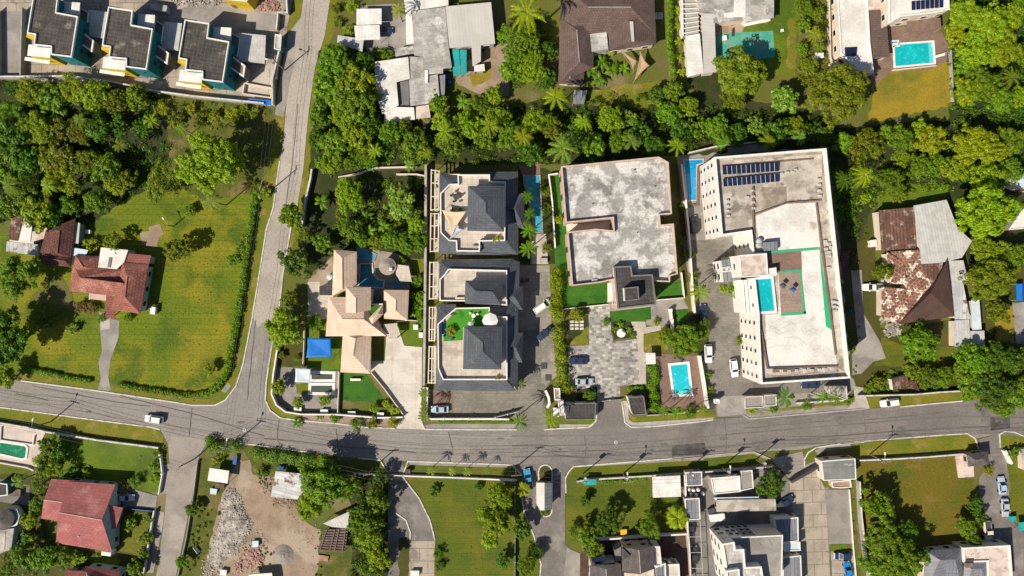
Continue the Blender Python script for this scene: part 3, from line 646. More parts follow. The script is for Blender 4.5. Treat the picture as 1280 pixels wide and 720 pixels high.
# ---------------------------------------------------------------- vehicles
def loft(secs):
    mb = MB(); rings = []
    for x, w, zb, zt in secs:
        n = len(mb.v); mb.v += [(x, -w * .9, zb), (x, -w, zb + .22), (x, -w, zt - .14), (x, -w * .86, zt), (x, w * .86, zt), (x, w, zt - .14), (x, w, zb + .22), (x, w * .9, zb)]; rings.append(n)
    for a, b in zip(rings, rings[1:]):
        for i in range(8): j = (i + 1) % 8; mb.f.append((a + i, b + i, b + j, a + j))
    mb.f += [tuple(rings[0] + i for i in range(8)), tuple(rings[-1] + i for i in reversed(range(8)))]
    return mb
CARS = {}
def car_proto(kind):
    L = dict(sedan=4.5, suv=4.6, van=4.7, pickup=5.2)[kind]; a = L / 2; W = .88 if kind == 'sedan' else .93; zt = dict(sedan=.95, suv=1.05, van=1.05, pickup=1.05)[kind]
    body = loft([(-a, W * .8, .38, zt - .2), (-a + .15, W * .95, .28, zt - .02), (-a * .5, W, .24, zt), (0, W, .24, zt - .01), (a * .45, W, .24, zt - .05), (a - .28, W * .95, .28, zt - .16), (a, W * .74, .38, zt - .34)])
    b0, b1, t0, t1, hr = dict(sedan=(-1.75, 1.05, -1.05, .20, 1.43), suv=(-2.15, 1.05, -1.85, .25, 1.72), van=(-2.25, 1.55, -2.1, .85, 1.85), pickup=(-.55, 1.25, -.35, .55, 1.72))[kind]
    wb, wt = W * .9, W * .72; z0 = zt - .06
    B = [(b0, -wb), (b1, -wb), (b1, wb), (b0, wb)]; Tt = [(t0, -wt), (t1, -wt), (t1, wt), (t0, wt)]
    n = len(body.v); body.v += [(x, y, z0) for x, y in B] + [(x, y, hr) for x, y in Tt]
    for i in range(4): j = (i + 1) % 4; body.f.append((n + i, n + j, n + 4 + j, n + 4 + i))
    body.f.append((n + 4, n + 5, n + 6, n + 7))
    P = [Vector((x, y, z0)) for x, y in B]; Q = [Vector((x, y, hr)) for x, y in Tt]
    def pane(i, j, lo, hi, m0, m1):
        nrm = (P[j] - P[i]).cross(Q[i] - P[i]).normalized() * .012
        def at(u, v): return P[i].lerp(P[j], u).lerp(Q[i].lerp(Q[j], u), v) + nrm
        return MB().sheet([at(m0, lo), at(m1, lo), at(m1, hi), at(m0, hi)], .006)
    parts = [('body', body, None)]
    parts += [('windscreen', pane(1, 2, .12, .95, .05, .95), 'glass_dark'), ('rear_window', pane(3, 0, .15, .93, .07, .93), 'glass_dark')]
    parts += [('side_window', pane(0, 1, .22, .9, .1, .88), 'glass_dark'), ('side_window', pane(2, 3, .22, .9, .12, .9), 'glass_dark')]
    for sx in (-1, 1):
        for sy in (-1, 1):
            x = sx * L * .30; parts.append(('wheel', MB().tube((x, sy * (W - .2), .32), (x, sy * (W + .02), .32), .32, .32, 12), 'rubber'))
    for sy in (-1, 1):
        parts.append(('headlight', MB().box((a - .10, sy * W * .62, zt - .36), (.22, .36, .12)), 'headlight_mat'))
        parts.append(('wing_mirror', MB().box((b1 - .35, sy * (W + .10), z0 + .12), (.14, .22, .14)), None))
    if kind == 'pickup': parts.append(('cargo_bed', MB().box((-1.55, 0, zt - .02), (1.75, 1.4, .06)), 'metal_dark'))
    out = []
    for nm, mb, m in parts:
        me = bpy.data.meshes.new(nm); me.from_pydata(mb.v, [], mb.f); me.materials.append(MATS[m] if m else CARC['white']); out.append((nm, me, m))
    CARS[kind] = out
for k in ('sedan', 'suv', 'van', 'pickup'): car_proto(k)
def car(kind, col, x, y, ang, label, z=0.08):
    """ang: heading of the nose in the photo, degrees anticlockwise from its right edge"""
    o = bpy.data.objects.new('parked_car' if kind in ('sedan', 'suv') else kind if kind != 'pickup' else 'pickup_truck', None); COL.objects.link(o)
    w = U((x, y), .8); o.location = (w.x, w.y, z); o.rotation_euler = (0, 0, math.radians(ang)); o.empty_display_size = .3
    for nm, me, m in CARS[kind]:
        c = bpy.data.objects.new(nm, me); COL.objects.link(c); c.parent = o
        if m is None: s = c.material_slots[0]; s.link = 'OBJECT'; s.material = CARC[col]
    return tag(o, label, 'pickup truck' if kind == 'pickup' else 'van' if kind == 'van' else 'car', 'vehicles on the streets and drives')

# ---------------------------------------------------------------- small objects
def pole(x, y, h, label, ang=0, transformer=False, lamp=False, arm=True):
    r = root('utility_pole', label, 'utility pole', (x, y), 'poles along the streets'); c = ORG[r.name]
    MB().tube((c.x, c.y, 0), (c.x, c.y, h), .17, .11, 8).build('pole', 'pole_wood', r)
    if arm:
        MB().box((c.x, c.y, h - .5), (2.4, .14, .14), ang).build('crossarm', 'pole_wood', r)
        for s in (-1, -.45, .45, 1):
            MB().tube((c.x + s * math.cos(ang), c.y + s * math.sin(ang), h - .43), (c.x + s * math.cos(ang), c.y + s * math.sin(ang), h - .15), .07, .05, 6).build('insulator', 'trim_white', r)
    if transformer:
        dx, dy = -math.sin(ang) * .55, math.cos(ang) * .55; t = MB().tube((c.x + dx, c.y + dy, h - 2.4), (c.x + dx, c.y + dy, h - 1.3), .34, .34, 12).build('transformer', 'metal_grey', r)
        MB().tube((c.x + dx, c.y + dy, h - 1.3), (c.x + dx, c.y + dy, h - 1.15), .36, .2, 12).build('lid', 'trim_white', t)
    if lamp:
        d = Vector((math.cos(ang + 1.57), math.sin(ang + 1.57), 0)); MB().tube((c.x, c.y, h - 1), tuple(c + d * 1.8 + Vector((0, 0, h - .5))), .05, .05, 6).build('lamp_arm', 'metal_grey', r)
        e = c + d * 2.0; MB().box((e.x, e.y, h - .5), (.7, .3, .16), ang + 1.57).build('lamp_head', 'trim_white', r)
    return r
def condenser(x, y, z, label, ang=0, s=.9, group=None):
    r = root('air_conditioner', label, 'air conditioner', (x, y), group); w = U((x, y), z); r.location = w; ORG[r.name] = w
    s *= .78; MB().box((w.x, w.y, z + .30), (s, s * .8, .56), ang).build('casing', 'metal_pale', r)
    MB().tube((w.x, w.y, z + .585), (w.x, w.y, z + .61), s * .3, s * .3, 12).build('fan_guard', 'metal_grey', r); return r
def tank(x, y, label, r0=.6, h=1.5, m='plastic_blue', z=0):
    r = root('water_tank', label, 'water tank', (x, y), None); w = U((x, y), z + h); r.location = (w.x, w.y, z); ORG[r.name] = Vector((w.x, w.y, z))
    MB().tube((w.x, w.y, z), (w.x, w.y, z + h), r0, r0, 14).build('drum', m, r); MB().tube((w.x, w.y, z + h), (w.x, w.y, z + h + .22), r0, r0 * .35, 14).build('lid', m, r); return r
def seat(x, y, ang, label, m='trim_white', z=0, L=1.9, name='bench', cat='bench', h=.45):
    r = root(name, label, cat, (x, y)); w = U((x, y), z); r.location = w; ORG[r.name] = w
    MB().box((w.x, w.y, z + h), (L, .55, .1), ang).build('seat', m, r)
    for s in (-1, 1): MB().box((w.x + s * L * .38 * math.cos(ang), w.y + s * L * .38 * math.sin(ang), z + h / 2 - .03), (.14, .5, h - .05), ang).build('leg', m, r)
    n = Vector((-math.sin(ang), math.cos(ang), 0)) * .27; MB().box((w.x + n.x, w.y + n.y, z + h + .32), (L, .08, .45), ang).build('backrest', m, r); return r
def table(x, y, label, m='metal_dark', z=0, d=1.1, chairs=4, group=None):
    r = root('garden_table', label, 'table', (x, y), group); w = U((x, y), z); r.location = w; ORG[r.name] = w
    MB().tube((w.x, w.y, z + .70), (w.x, w.y, z + .75), d / 2, d / 2, 14).build('tabletop', m, r); MB().tube((w.x, w.y, z), (w.x, w.y, z + .7), .07, .07, 6).build('leg', m, r)
    for i in range(chairs):
        t = i * 6.283 / chairs + .4; cx, cy = w.x + math.cos(t) * (d * .5 + .5), w.y + math.sin(t) * (d * .5 + .5)
        c = bpy.data.objects.new('garden_chair', None); COL.objects.link(c); c.location = (cx, cy, z); ORG[c.name] = Vector((cx, cy, z))
        tag(c, 'garden chair drawn up to the ' + label, 'chair', 'chairs round the ' + label)
        MB().box((cx, cy, z + .44), (.5, .5, .06), t).build('seat', m, c); MB().box((cx + math.cos(t) * .24, cy + math.sin(t) * .24, z + .68), (.05, .5, .45), t).build('backrest', m, c)
        for sx in (-1, 1):
            for sy in (-1, 1): MB().box((cx + sx * .2, cy + sy * .2, z + .205), (.05, .05, .41)).build('leg', m, c)
    return r
def parasol(x, y, z, rr, label, m='canvas_white', n=8, h=2.4):
    r = root('parasol', label, 'parasol', (x, y)); w = U((x, y), z + h); r.location = (w.x, w.y, z); ORG[r.name] = Vector((w.x, w.y, z)); mb = MB(); ap = (w.x, w.y, z + h + .45)
    pts = [(w.x + rr * math.cos(6.283 * i / n), w.y + rr * math.sin(6.283 * i / n), z + h - .05) for i in range(n)]
    for i in range(n): mb.poly((ap, pts[i], pts[(i + 1) % n]))
    o = mb.build('canopy', m, r); o.modifiers.new('thick', 'SOLIDIFY').thickness = .02
    MB().tube((w.x, w.y, z), (w.x, w.y, z + h + .4), .04, .04, 6).build('pole', 'metal_grey', r); MB().tube((w.x, w.y, z), (w.x, w.y, z + .1), .35, .3, 10).build('base', 'wall_darkgrey', r); return r
def crate(name, label, cat, pts, h, m, lid=None, z=0, ov=.08, group=None):
    """low box-built thing with a lid: bin store, meter cabinet, skip"""
    r = root(name, label, cat, mid(pts), group); q = ccw(UL(pts, z + h)); MB().prism(q, z, z + h).build('casing', m, r)
    MB().prism(offset(q, -ov), z + h, z + h + .1).build('lid', lid or m, r)
    a, b = q[0], q[1]; d = (Vector(b) - Vector(a)); c = (Vector(a) + Vector(b)) / 2; n = Vector((d.y, -d.x)).normalized() * .03
    MB().box((c.x + n.x, c.y + n.y, z + h * .5), (d.length * .6, .08, h * .7), math.atan2(d.y, d.x)).build('door', 'metal_grey', r); return r
def hiphouse(name, label, hips, m, wall='wall_cream', cat='house', inset=.5, extra=None, win=True, storeys=1, z0=None):
    """hips: list of (corners px, eave, ridge ends px, ridge height)"""
    r = root(name, label, cat, mid(hips[0][0])); mb = MB()
    for c, e, rd, rh in hips:
        mb.hip(c, e, rd, rh); q = UL(rd, rh)
        if (q[1] - q[0]).length > .4: MB().tube(q[0] + Vector((0, 0, .02)), q[1] + Vector((0, 0, .02)), .11, .11, 6).build('ridge_cap', m, r)
    mb.build('roof', m, r, nofix=False)
    for i, (c, e, rd, rh) in enumerate(hips): body(r, c, e - .15, wall, inset, e, storeys, win, door=(i == 0))
    return r

# ================================================================ THE SETTING: ground, roads, yards
g = MB(); g.poly([(-900, -900, 0), (900, -900, 0), (900, 900, 0), (-900, 900, 0)]); g = g.build('ground', 'ground_dirt'); g['kind'] = 'structure'
NORTH = [(-60, 466), (27, 476), (81, 483), (112, 487), (146, 492), (220, 503), (240, 506.5), (269, 506.5), (282, 500), (295.5, 482), (304, 455), (314.5, 402), (325, 339), (333, 287), (341.7, 260), (344, 242), (350, 201), (355, 165), (358, 130), (362, 105), (367, 83), (379, 0), (386, -50)]
EAST = [(420, -50), (412.5, 0), (406, 44), (394, 83), (385, 146), (379, 213), (372, 255), (364.6, 281), (354, 343), (349, 385), (340, 433), (333, 478), (332, 500), (338, 513), (351, 522.5), (379, 526), (418, 529), (457, 534), (496, 535.5), (530, 536.5), (617, 537), (700, 535), (736, 534), (781, 530.5), (816, 533), (860, 530), (889, 524.5), (928, 521), (937, 523.5), (1080, 511), (1125, 508.5), (1204, 501), (1227, 499), (1290, 508), (1340, 515)]
SOUTH = [(1340, 553), (1280, 546), (1267, 541), (1249, 542), (1221, 548), (1208, 542), (1050, 553), (1019, 558), (1000, 562), (941, 564.5), (880, 569), (840, 573.6), (717, 583), (640, 581), (510, 576), (475, 575), (447, 572.5), (390, 565.6), (340, 559), (319, 556), (299, 554), (291, 548.5), (262, 548.5), (249, 569.6)]
LANE = [(240, 622), (232, 660), (226, 690), (219, 725), (214, 770), (186, 770), (196, 715), (204, 660), (208, 620), (212, 580), (210, 555), (200.5, 537), (190, 534), (101, 522.5), (61, 517), (0, 509), (-60, 501)]
patch('road', NORTH + EAST + SOUTH + LANE, 'asphalt_old', 4)
patch('road', PX(262, 548.5, 249, 569.6, 240, 622, 232, 660, 226, 690, 219, 725, 214, 770, 186, 770, 196, 715, 204, 660, 208, 620, 212, 580, 210, 556, 214, 545), 'asphalt_lane', 5)
SEDGE = [(700, 582.6), (717, 582), (840, 573), (941, 564), (1050, 552.5), (1208, 541.5), (1280, 545.5), (1340, 552)]
patch('road', PX(560, 538, 600, 537.5, 700, 536, 760, 533, 770, 577, 717, 582, 640, 580.5, 575, 578, 590, 560, 572, 552), 'asphalt_mid', 5)
patch('road', PX(690, 536, 760, 533, 830, 532, 850, 572, 840, 573, 717, 582, 700, 582, 715, 565, 698, 552), 'asphalt_mid_dark', 6)
patch('road', PX(815, 533, 875, 527.5, 892, 525, 930, 521, 940, 524, 1080, 511.5, 1204, 501.5, 1227, 499.5, 1290, 508.5, 1340, 516, 1340, 552, 1280, 545.5, 1208, 541.5, 1050, 552.5, 941, 564, 832, 573.5, 845, 560, 824, 550), 'asphalt_dark', 6)
patch('road_repair', F6(870, 40, 1000, 20, 1016, 75, 880, 85), 'asphalt_patch', 8); patch('road_repair', E4(900, 250, 1020, 250, 1020, 310, 905, 330), 'asphalt_patch', 8)
patch('road_repair', F7(0, 30, 170, 15, 185, 60, 0, 88), 'asphalt_patch', 8)
patch('road', PX(386, -50, 379, 0, 367, 83, 362, 105, 358, 130, 355, 165, 350, 201, 344, 242, 341.7, 260, 333, 287, 325, 339, 316, 395, 322, 410, 330, 402, 338, 412, 343, 420, 349, 385, 354, 343, 364.6, 281, 372, 255, 379, 213, 385, 146, 394, 83, 406, 44, 412.5, 0, 420, -50), 'asphalt_pale', 5)
# verges and pavements beside the roads
patch('verge', NORTH[1:9] + PX(290, 470, 283, 486, 262, 499, 230, 497, 150, 485, 120, 476, 30, 466), 'grass_verge', 2)
patch('verge', NORTH[8:22] + PX(366, 0, 345, 130, 338, 200, 325, 240, 312, 330, 298, 420, 290, 470, 276, 496), 'grass_verge', 2)
patch('verge', EAST[0:9] + PX(358, 345, 362, 320, 374, 286, 386, 240, 393, 200, 399, 150, 403, 90, 417, 40, 427, -50), 'grass_verge', 2)
patch('verge', EAST[8:16] + PX(372, 517, 352, 511, 343, 500, 341, 470, 346, 440, 352, 400), 'grass_verge', 2)
patch('verge', SOUTH[17:22] + PX(312, 574, 320, 580, 420, 590, 475, 592, 483, 590), 'grass_weedy', 2)
patch('verge', LANE[-5:] + PX(-60, 518, 0, 526, 40, 532, 195, 557, 206, 562, 205, 545), 'grass_verge', 2)
patch('verge', F4(685, 145, 880, 150, 1200, 165, 1280, 215, 1190, 226, 660, 210), 'grass_olive', 2)
patch('verge', F6(280, 200, 325, 140, 1010, 80, 1016, 180, 900, 172, 370, 200, 285, 280), 'grass_olive', 2)
patch('verge', F7(0, 120, 430, 65, 520, 105, 600, 190, 560, 150, 430, 145, 60, 165, 0, 170), 'grass_olive', 2)
patch('verge', E4(50, 410, 770, 345, 825, 380, 835, 450, 720, 465, 100, 500, 0, 500, 0, 430), 'grass_verge', 2)
patch('verge', E4(955, 345, 1040, 333, 1104, 370, 1104, 430, 960, 432), 'grass_verge', 2)
patch('verge', D3(150, 665, 320, 630, 340, 640, 290, 690, 110, 695), 'grass_bright', 2)
patch('verge', D3(545, 590, 580, 625, 1040, 590, 1110, 610, 1090, 645, 560, 685), 'grass_verge', 2)
patch('verge', D6(310, 490, 480, 505, 880, 470, 990, 440, 990, 500, 345, 552), 'grass_verge', 2)
patch('verge', E4(50, 130, 830, 80, 850, 140, 740, 152, 360, 187, 100, 205, 0, 215), 'grass_verge', 2)
patch('pavement', D6(320, 545, 345, 500, 480, 515, 870, 480, 930, 460, 990, 445, 990, 498, 345, 553), 'concrete_grey', 3)
patch('pavement', C3(195, 600, 500, 605, 840, 630, 800, 692, 200, 648), 'paver_pink', 3)
patch('pavement', C6(125, 615, 640, 618, 640, 655, 50, 652, 45, 625), 'concrete_grey', 3); patch('verge', C6(130, 590, 640, 590, 640, 614, 130, 612), 'grass_bright', 4)
patch('pavement', D3(100, 670, 310, 672, 330, 640, 345, 520, 348, 640, 300, 695, 100, 697), 'kerb_grey', 3)
patch('pavement', D3(500, 520, 540, 520, 545, 640, 575, 660, 900, 640, 1090, 625, 1090, 645, 890, 665, 560, 692, 520, 668), 'kerb_grey', 3)
patch('pavement', F7(0, 92, 430, 58, 520, 95, 500, 105, 430, 72, 0, 115), 'concrete_grey', 3); patch('pavement', F6(325, 130, 1010, 82, 1016, 105, 330, 145), 'concrete_grey', 3)
patch('pavement', F5(120, 145, 640, 160, 650, 178, 130, 165), 'concrete_grey', 3)
patch('pavement', F2(1060, 0, 1100, 0, 1075, 190, 1010, 200, 1040, 140), 'concrete_grey', 3); patch('pavement', F2(1010, 300, 1055, 310, 1050, 380, 985, 700, 945, 700, 960, 600), 'concrete_grey', 3)
patch('pavement', A2(770, 200, 850, 100, 835, 250, 790, 480, 740, 700, 690, 690, 720, 470), 'concrete_grey', 3, ang=1.4)
patch('pavement', F7(755, 55, 800, 35, 940, 15, 950, 40, 810, 60, 772, 80), 'concrete_grey', 3)
patch('footpath', B6(345, 400, 380, 350, 400, 370, 370, 410), 'concrete_grey', 4)
# kerbs
for pts, m in ((NORTH[1:9], 'kerb_white'), (NORTH[8:17], 'kerb_white'), (EAST[6:11], 'kerb_white'), (EAST[10:19], 'kerb_white'), (SOUTH[17:21], 'kerb_white'), (LANE[-6:], 'kerb_white'),
               (PX(503, 525, 495.6, 535.5), 'kerb_white'), (PX(527, 528, 531, 536.5, 617, 537, 646, 537), 'kerb_white'), (PX(680, 537, 699, 535.5, 736, 534, 745, 526, 747, 502), 'kerb_white'),
               (PX(777, 502, 781, 528, 789, 534, 816, 533, 875, 527, 891, 524.5), 'kerb_white'), (PX(929, 519, 937, 523.5, 1000, 518, 1080, 511), 'kerb_grey'), (PX(1125, 508.5, 1204, 501), 'kerb_white'),
               (F4(430, 130, 540, 140, 577, 200), 'kerb_white'), (F5(95, 210, 120, 146, 300, 152, 640, 164, 690, 215), 'kerb_white'), (F6(285, 280, 283, 200, 300, 168, 325, 140, 700, 110, 1016, 82), 'kerb_white'),
               (F7(0, 100, 200, 80, 430, 62, 520, 100), 'kerb_grey'), (F7(700, 140, 700, 100, 720, 65, 760, 40, 900, 18, 1016, 10), 'kerb_white'), (E4(0, 403, 300, 378, 600, 355, 760, 345, 810, 375, 830, 440), 'kerb_white'),
               (E4(960, 430, 955, 350, 985, 333, 1040, 335, 1104, 362), 'kerb_white'), (F5(690, 330, 700, 400, 750, 520, 785, 660, 780, 720), 'kerb_white'), (F5(95, 225, 175, 330, 230, 440, 255, 540), 'kerb_white'), (F5(60, 405, 110, 440, 132, 500, 130, 545), 'kerb_white')):
    kerb(pts, m)
# worn wheel tracks, oil streaks and sealed cracks of the roads
def ribbon(pts, off, w, m, lv=7, t0=0.0, t1=1.0):
    q = [Vector((v.x, v.y)) for v in UL(pts)]; n = len(q); L, Rr = [], []
    i0, i1 = int(t0 * (n - 1)), max(int(t0 * (n - 1)) + 1, int(round(t1 * (n - 1))))
    for i in range(i0, i1 + 1):
        d = (q[min(n - 1, i + 1)] - q[max(0, i - 1)]).normalized(); nr = Vector((-d.y, d.x)); o = off + R.uniform(-.12, .12); ww = w * R.uniform(.5, 1.1) / 2
        L.append(q[i] + nr * (o + ww)); Rr.append(q[i] + nr * (o - ww))
    z = .015 * lv + .0015 * (NP[0] % 10); NP[0] += 1; mb = MB()
    for i in range(len(L) - 1): mb.poly([(v.x, v.y, z) for v in (L[i], L[i + 1], Rr[i + 1], Rr[i])])
    o = mb.build('road_markings', m); o.name = 'road_wear'; o['kind'] = 'structure'
def dense(pts, k):
    out = []
    for a, b in zip(pts, pts[1:]):
        for i in range(k): out.append((a[0] + (b[0] - a[0]) * i / k, a[1] + (b[1] - a[1]) * i / k))
    return out + [pts[-1]]
MAINW = dense(PX(-30, 486, 60, 496, 120, 506, 200, 519, 300, 534, 400, 546, 520, 556, 640, 560), 4); MAINE = dense(PX(640, 559, 760, 557, 900, 545, 1050, 532, 1200, 521, 1320, 524), 4); SIDE = dense(PX(399, -20, 394, 20, 385, 60, 374, 130, 364, 210, 350, 290, 338, 350, 326, 420, 317, 480, 312, 525), 4)
for off, w, m in ((-2.4, .5, 'road_oil'), (.2, .35, 'road_oil'), (2.5, .5, 'road_track')):
    ribbon(MAINW, off, w, m); ribbon(MAINE, off * 1.05, w, m + '_dark')
for pts in (PX(350, 522, 346, 548, 350, 556), PX(560, 540, 566, 560, 562, 579), PX(150, 495, 230, 514, 330, 545), PX(330, 548, 410, 556, 520, 566), PX(40, 482, 130, 500, 188, 508), PX(372, 130, 366, 200, 357, 260), PX(320, 400, 312, 470, 309, 500), PX(680, 565, 760, 563, 850, 556), PX(730, 545, 733, 560, 728, 580), PX(930, 535, 1040, 526), PX(905, 522, 908, 550, 906, 566), PX(1080, 525, 1180, 516), PX(1078, 512, 1082, 540), PX(420, 536, 424, 565), PX(240, 510, 236, 545), PX(20, 492, 60, 500)):
    ribbon(dense(pts, 5), 0, .22, 'tar', 8)
for x, y, a, b in ((1000, 527, 5, 1.6), (1012, 524, 3, 1.2), (960, 528, 6, 1.4), (1085, 521, 2, 1.2), (1050, 529, 4, 1), (830, 556, 5, 2), (905, 548, 8, 3), (815, 562, 3, 1.3), (110, 515, 4, 1.4), (700, 562, 2.5, 1.2), (742, 553, 3, 1.4), (300, 528, 6, 1.4), (625, 548, 6, 1.2)):
    patch('road_stain', [(x + a * math.cos(t * .7) * R.uniform(.6, 1.1), y + b * math.sin(t * .7) * R.uniform(.6, 1.1)) for t in range(9)], 'tar' if a < 4.5 else 'road_oil_dark', 8)
for i in range(5): patch('road_marking', F6(238 + i * 4.4, 168, 240.6 + i * 4.4, 168, 240.6 + i * 4.4, 183, 238 + i * 4.4, 183), 'paint_white', 8)
patch('road_marking', F6(238, 164, 259, 164, 259, 166.5, 238, 166.5), 'paint_white', 8)
for x, y in ((305.5, 537.5), (770, 553)): patch('manhole', [(x + 2.2 * math.cos(t * .4), y + 2.2 * math.sin(t * .4)) for t in range(16)], 'paint_white', 8); patch('manhole_cover', [(x + 1.5 * math.cos(t * .4), y + 1.5 * math.sin(t * .4)) for t in range(16)], 'road_oil', 9)
# left: field with the tile-roofed house
patch('lawn', PX(-30, 290, 95, 300, 125, 262, 160, 240, 240, 235, 300, 240, 326, 240, 312, 330, 298, 420, 288, 470, 276, 488, 262, 496, 230, 495, 150, 483, 120, 474, 30, 464, -30, 460), 'grass_lawn', 1)
patch('worn_earth', PX(186, 284, 200, 280, 205, 292, 196, 300, 186, 296), 'dirt_yard', 4)
patch('path', B3(595, 50, 660, 45, 665, 90, 715, 100, 712, 200, 690, 260, 665, 330, 650, 440, 665, 520, 585, 520, 605, 445, 590, 350, 612, 280, 600, 150), 'concrete_grey', 3)
patch('path', B3(600, 60, 655, 58, 660, 150, 605, 155), 'concrete', 4); patch('worn_earth', B2(840, 190, 940, 170, 960, 220, 940, 280, 850, 270), 'dirt_yard', 3)
patch('yard', B2(300, 420, 345, 430, 430, 560, 450, 620, 600, 640, 560, 680, 190, 600, 200, 560, 280, 545), 'ground_dirt', 3)
# teal townhouse compound
patch('yard', PX(-30, -30, 372, -30, 345, 105, 340, 133, 200, 114, 0, 97, -30, 96), 'concrete_slab', 1)
patch('yard', A1(-60, 70, 160, 65, 150, 470, 0, 468, -60, 460), 'concrete_grey', 2)
patch('yard', A2(0, 90, 230, 20, 700, 90, 690, 180, 440, 190, 100, 120), 'concrete_grey', 2)
patch('yard', A2(430, 540, 520, 470, 640, 390, 690, 470, 690, 540, 690, 600), 'concrete', 3)
patch('bank', PX(-20, 98, 110, 100, 200, 117, 340, 136, 336, 200, 300, 150, 180, 130, -20, 112), 'grass_weedy', 1)
# woods
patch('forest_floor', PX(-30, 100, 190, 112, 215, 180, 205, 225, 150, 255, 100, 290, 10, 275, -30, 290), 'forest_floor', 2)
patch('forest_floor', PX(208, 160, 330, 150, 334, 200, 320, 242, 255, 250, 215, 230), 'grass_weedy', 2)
# top middle plots
patch('yard', PX(405, 40, 420, -20, 520, -20, 640, -20, 640, 120, 560, 160, 470, 160, 400, 230, 388, 220, 392, 150), 'ground_dirt', 1)
patch('yard', A3(225, 30, 470, 20, 490, 250, 420, 290, 280, 320, 240, 230), 'concrete_grey', 3)
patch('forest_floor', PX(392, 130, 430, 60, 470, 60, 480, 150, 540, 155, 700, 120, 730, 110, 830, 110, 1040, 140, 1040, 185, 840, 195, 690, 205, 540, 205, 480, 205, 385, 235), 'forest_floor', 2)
patch('lawn', A4(500, 510, 950, 450, 960, 560, 840, 620, 700, 600, 480, 600), 'grass_verge', 3)
patch('yard', A4(380, 490, 520, 490, 500, 590, 360, 600), 'grass_dark', 3)
patch('yard', A3(750, 400, 960, 260, 1060, 230, 1060, 540, 900, 530, 780, 480), 'dirt_yard', 3); patch('lawn', A3(840, 420, 950, 360, 960, 440, 860, 490), 'grass_dry', 4)
patch('lawn', A5(610, 0, 770, 0, 740, 460, 600, 460, 420, 200, 430, 150, 610, 110), 'grass_bright', 3); patch('lawn', A5(700, 110, 760, 110, 740, 460, 640, 470, 690, 350), 'grass_verge', 4)
patch('yard', A5(80, 460, 270, 440, 420, 560, 470, 600, 380, 720, 190, 640), 'forest_floor', 3)
patch('court', A5(262, 205, 360, 195, 605, 185, 620, 342, 450, 365, 300, 400, 262, 380), 'court_teal', 5); patch('yard', A5(250, 160, 450, 140, 420, 195, 260, 205), 'dirt_yard', 4)
patch('drive', A6(-10, 0, 30, 0, 52, 345, 5, 392, -20, 380), 'deck_pink', 5)
patch('lawn', A6(250, 420, 330, 400, 660, 350, 690, 590, 200, 690), 'grass_dry', 3); patch('deck', A6(325, 150, 600, 150, 660, 260, 640, 350, 560, 390, 330, 400, 230, 490, 210, 400), 'paver_brown', 4)
# right side plot
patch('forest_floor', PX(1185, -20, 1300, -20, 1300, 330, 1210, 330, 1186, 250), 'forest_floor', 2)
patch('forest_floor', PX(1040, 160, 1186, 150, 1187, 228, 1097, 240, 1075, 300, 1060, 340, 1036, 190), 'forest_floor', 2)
patch('lawn', PX(1097, 240, 1140, 230, 1185, 228, 1183, 250, 1140, 258, 1097, 262), 'grass_bright', 3)
patch('yard', PX(1036, 190, 1062, 190, 1092, 260, 1100, 410, 1200, 400, 1230, 330, 1300, 330, 1300, 505, 1080, 500, 1063, 470, 1052, 330), 'grass_dark', 1)
patch('path', E3(65, -60, 130, -60, 140, 200, 200, 300, 240, 370, 275, 470, 200, 490, 130, 560, 75, 570, 70, 450, 110, 380, 95, 250), 'concrete_grey', 4); patch('path', E4(80, 60, 140, 70, 180, 200, 30, 210, 90, 150), 'concrete', 4)
patch('path', E3(1035, 140, 1200, 120, 1200, 400, 1055, 380), 'concrete_grey', 4); patch('lawn', E3(250, 340, 380, 390, 590, 400, 710, 410, 730, 520, 200, 520), 'grass_olive', 3)
patch('lawn', E3(920, 200, 1040, 150, 1050, 380, 940, 370), 'grass_dry', 3)
# salmon villa
patch('garden', PX(388, 205, 480, 208, 535, 212, 537, 330, 510, 330, 440, 310, 415, 320, 380, 350, 384, 260), 'forest_floor', 1)
patch('yard', C2(85, 330, 255, 170, 255, 460, 90, 400), 'dirt_yard', 2)
patch('patio', C2(80, 345, 165, 345, 165, 435, 255, 440, 330, 600, 215, 600, 210, 720, 85, 610), 'tile_beige', 3); patch('garden', C2(80, 610, 215, 600, 215, 740, 80, 740), 'grass_bright', 4)
patch('patio', C2(420, 100, 700, 150, 800, 220, 805, 345, 780, 400, 620, 410, 600, 500, 520, 500, 420, 400), 'pavilion_grey', 3)
patch('garden', C2(785, 190, 890, 180, 890, 300, 800, 310), 'grass_verge', 4); patch('garden', C2(790, 310, 900, 300, 880, 610, 780, 610), 'grass_dark', 3)
patch('court', C3(215, 60, 440, 60, 435, 330, 215, 310), 'turf_artificial', 3); patch('court', C3(218, 250, 436, 180, 436, 322, 218, 305), 'grass_bright', 4)
patch('garden', C3(30, 180, 210, 60, 215, 300, 30, 300), 'grass_dark', 2); patch('yard', C3(20, 300, 430, 320, 430, 580, 160, 590, 70, 560, 10, 480), 'concrete_grey', 3); patch('garden', C3(150, 410, 240, 405, 235, 480, 160, 475), 'grass_verge', 4)
patch('lawn', C3(440, 345, 600, 345, 715, 500, 690, 530, 440, 515), 'turf_artificial', 4); patch('garden', C3(440, 515, 720, 530, 700, 600, 440, 590), 'ground_dirt', 3)
patch('drive', C3(635, 330, 640, 265, 725, 262, 735, 110, 800, 20, 850, 165, 965, 175, 960, 600, 965, 650, 985, 705, 800, 697, 850, 610), 'concrete_white', 5); patch('lawn', C3(805, 30, 970, 10, 970, 170, 850, 160), 'grass_bright', 4)
patch('flower_bed', C3(600, 345, 640, 330, 845, 605, 800, 615), 'ground_dirt', 6)
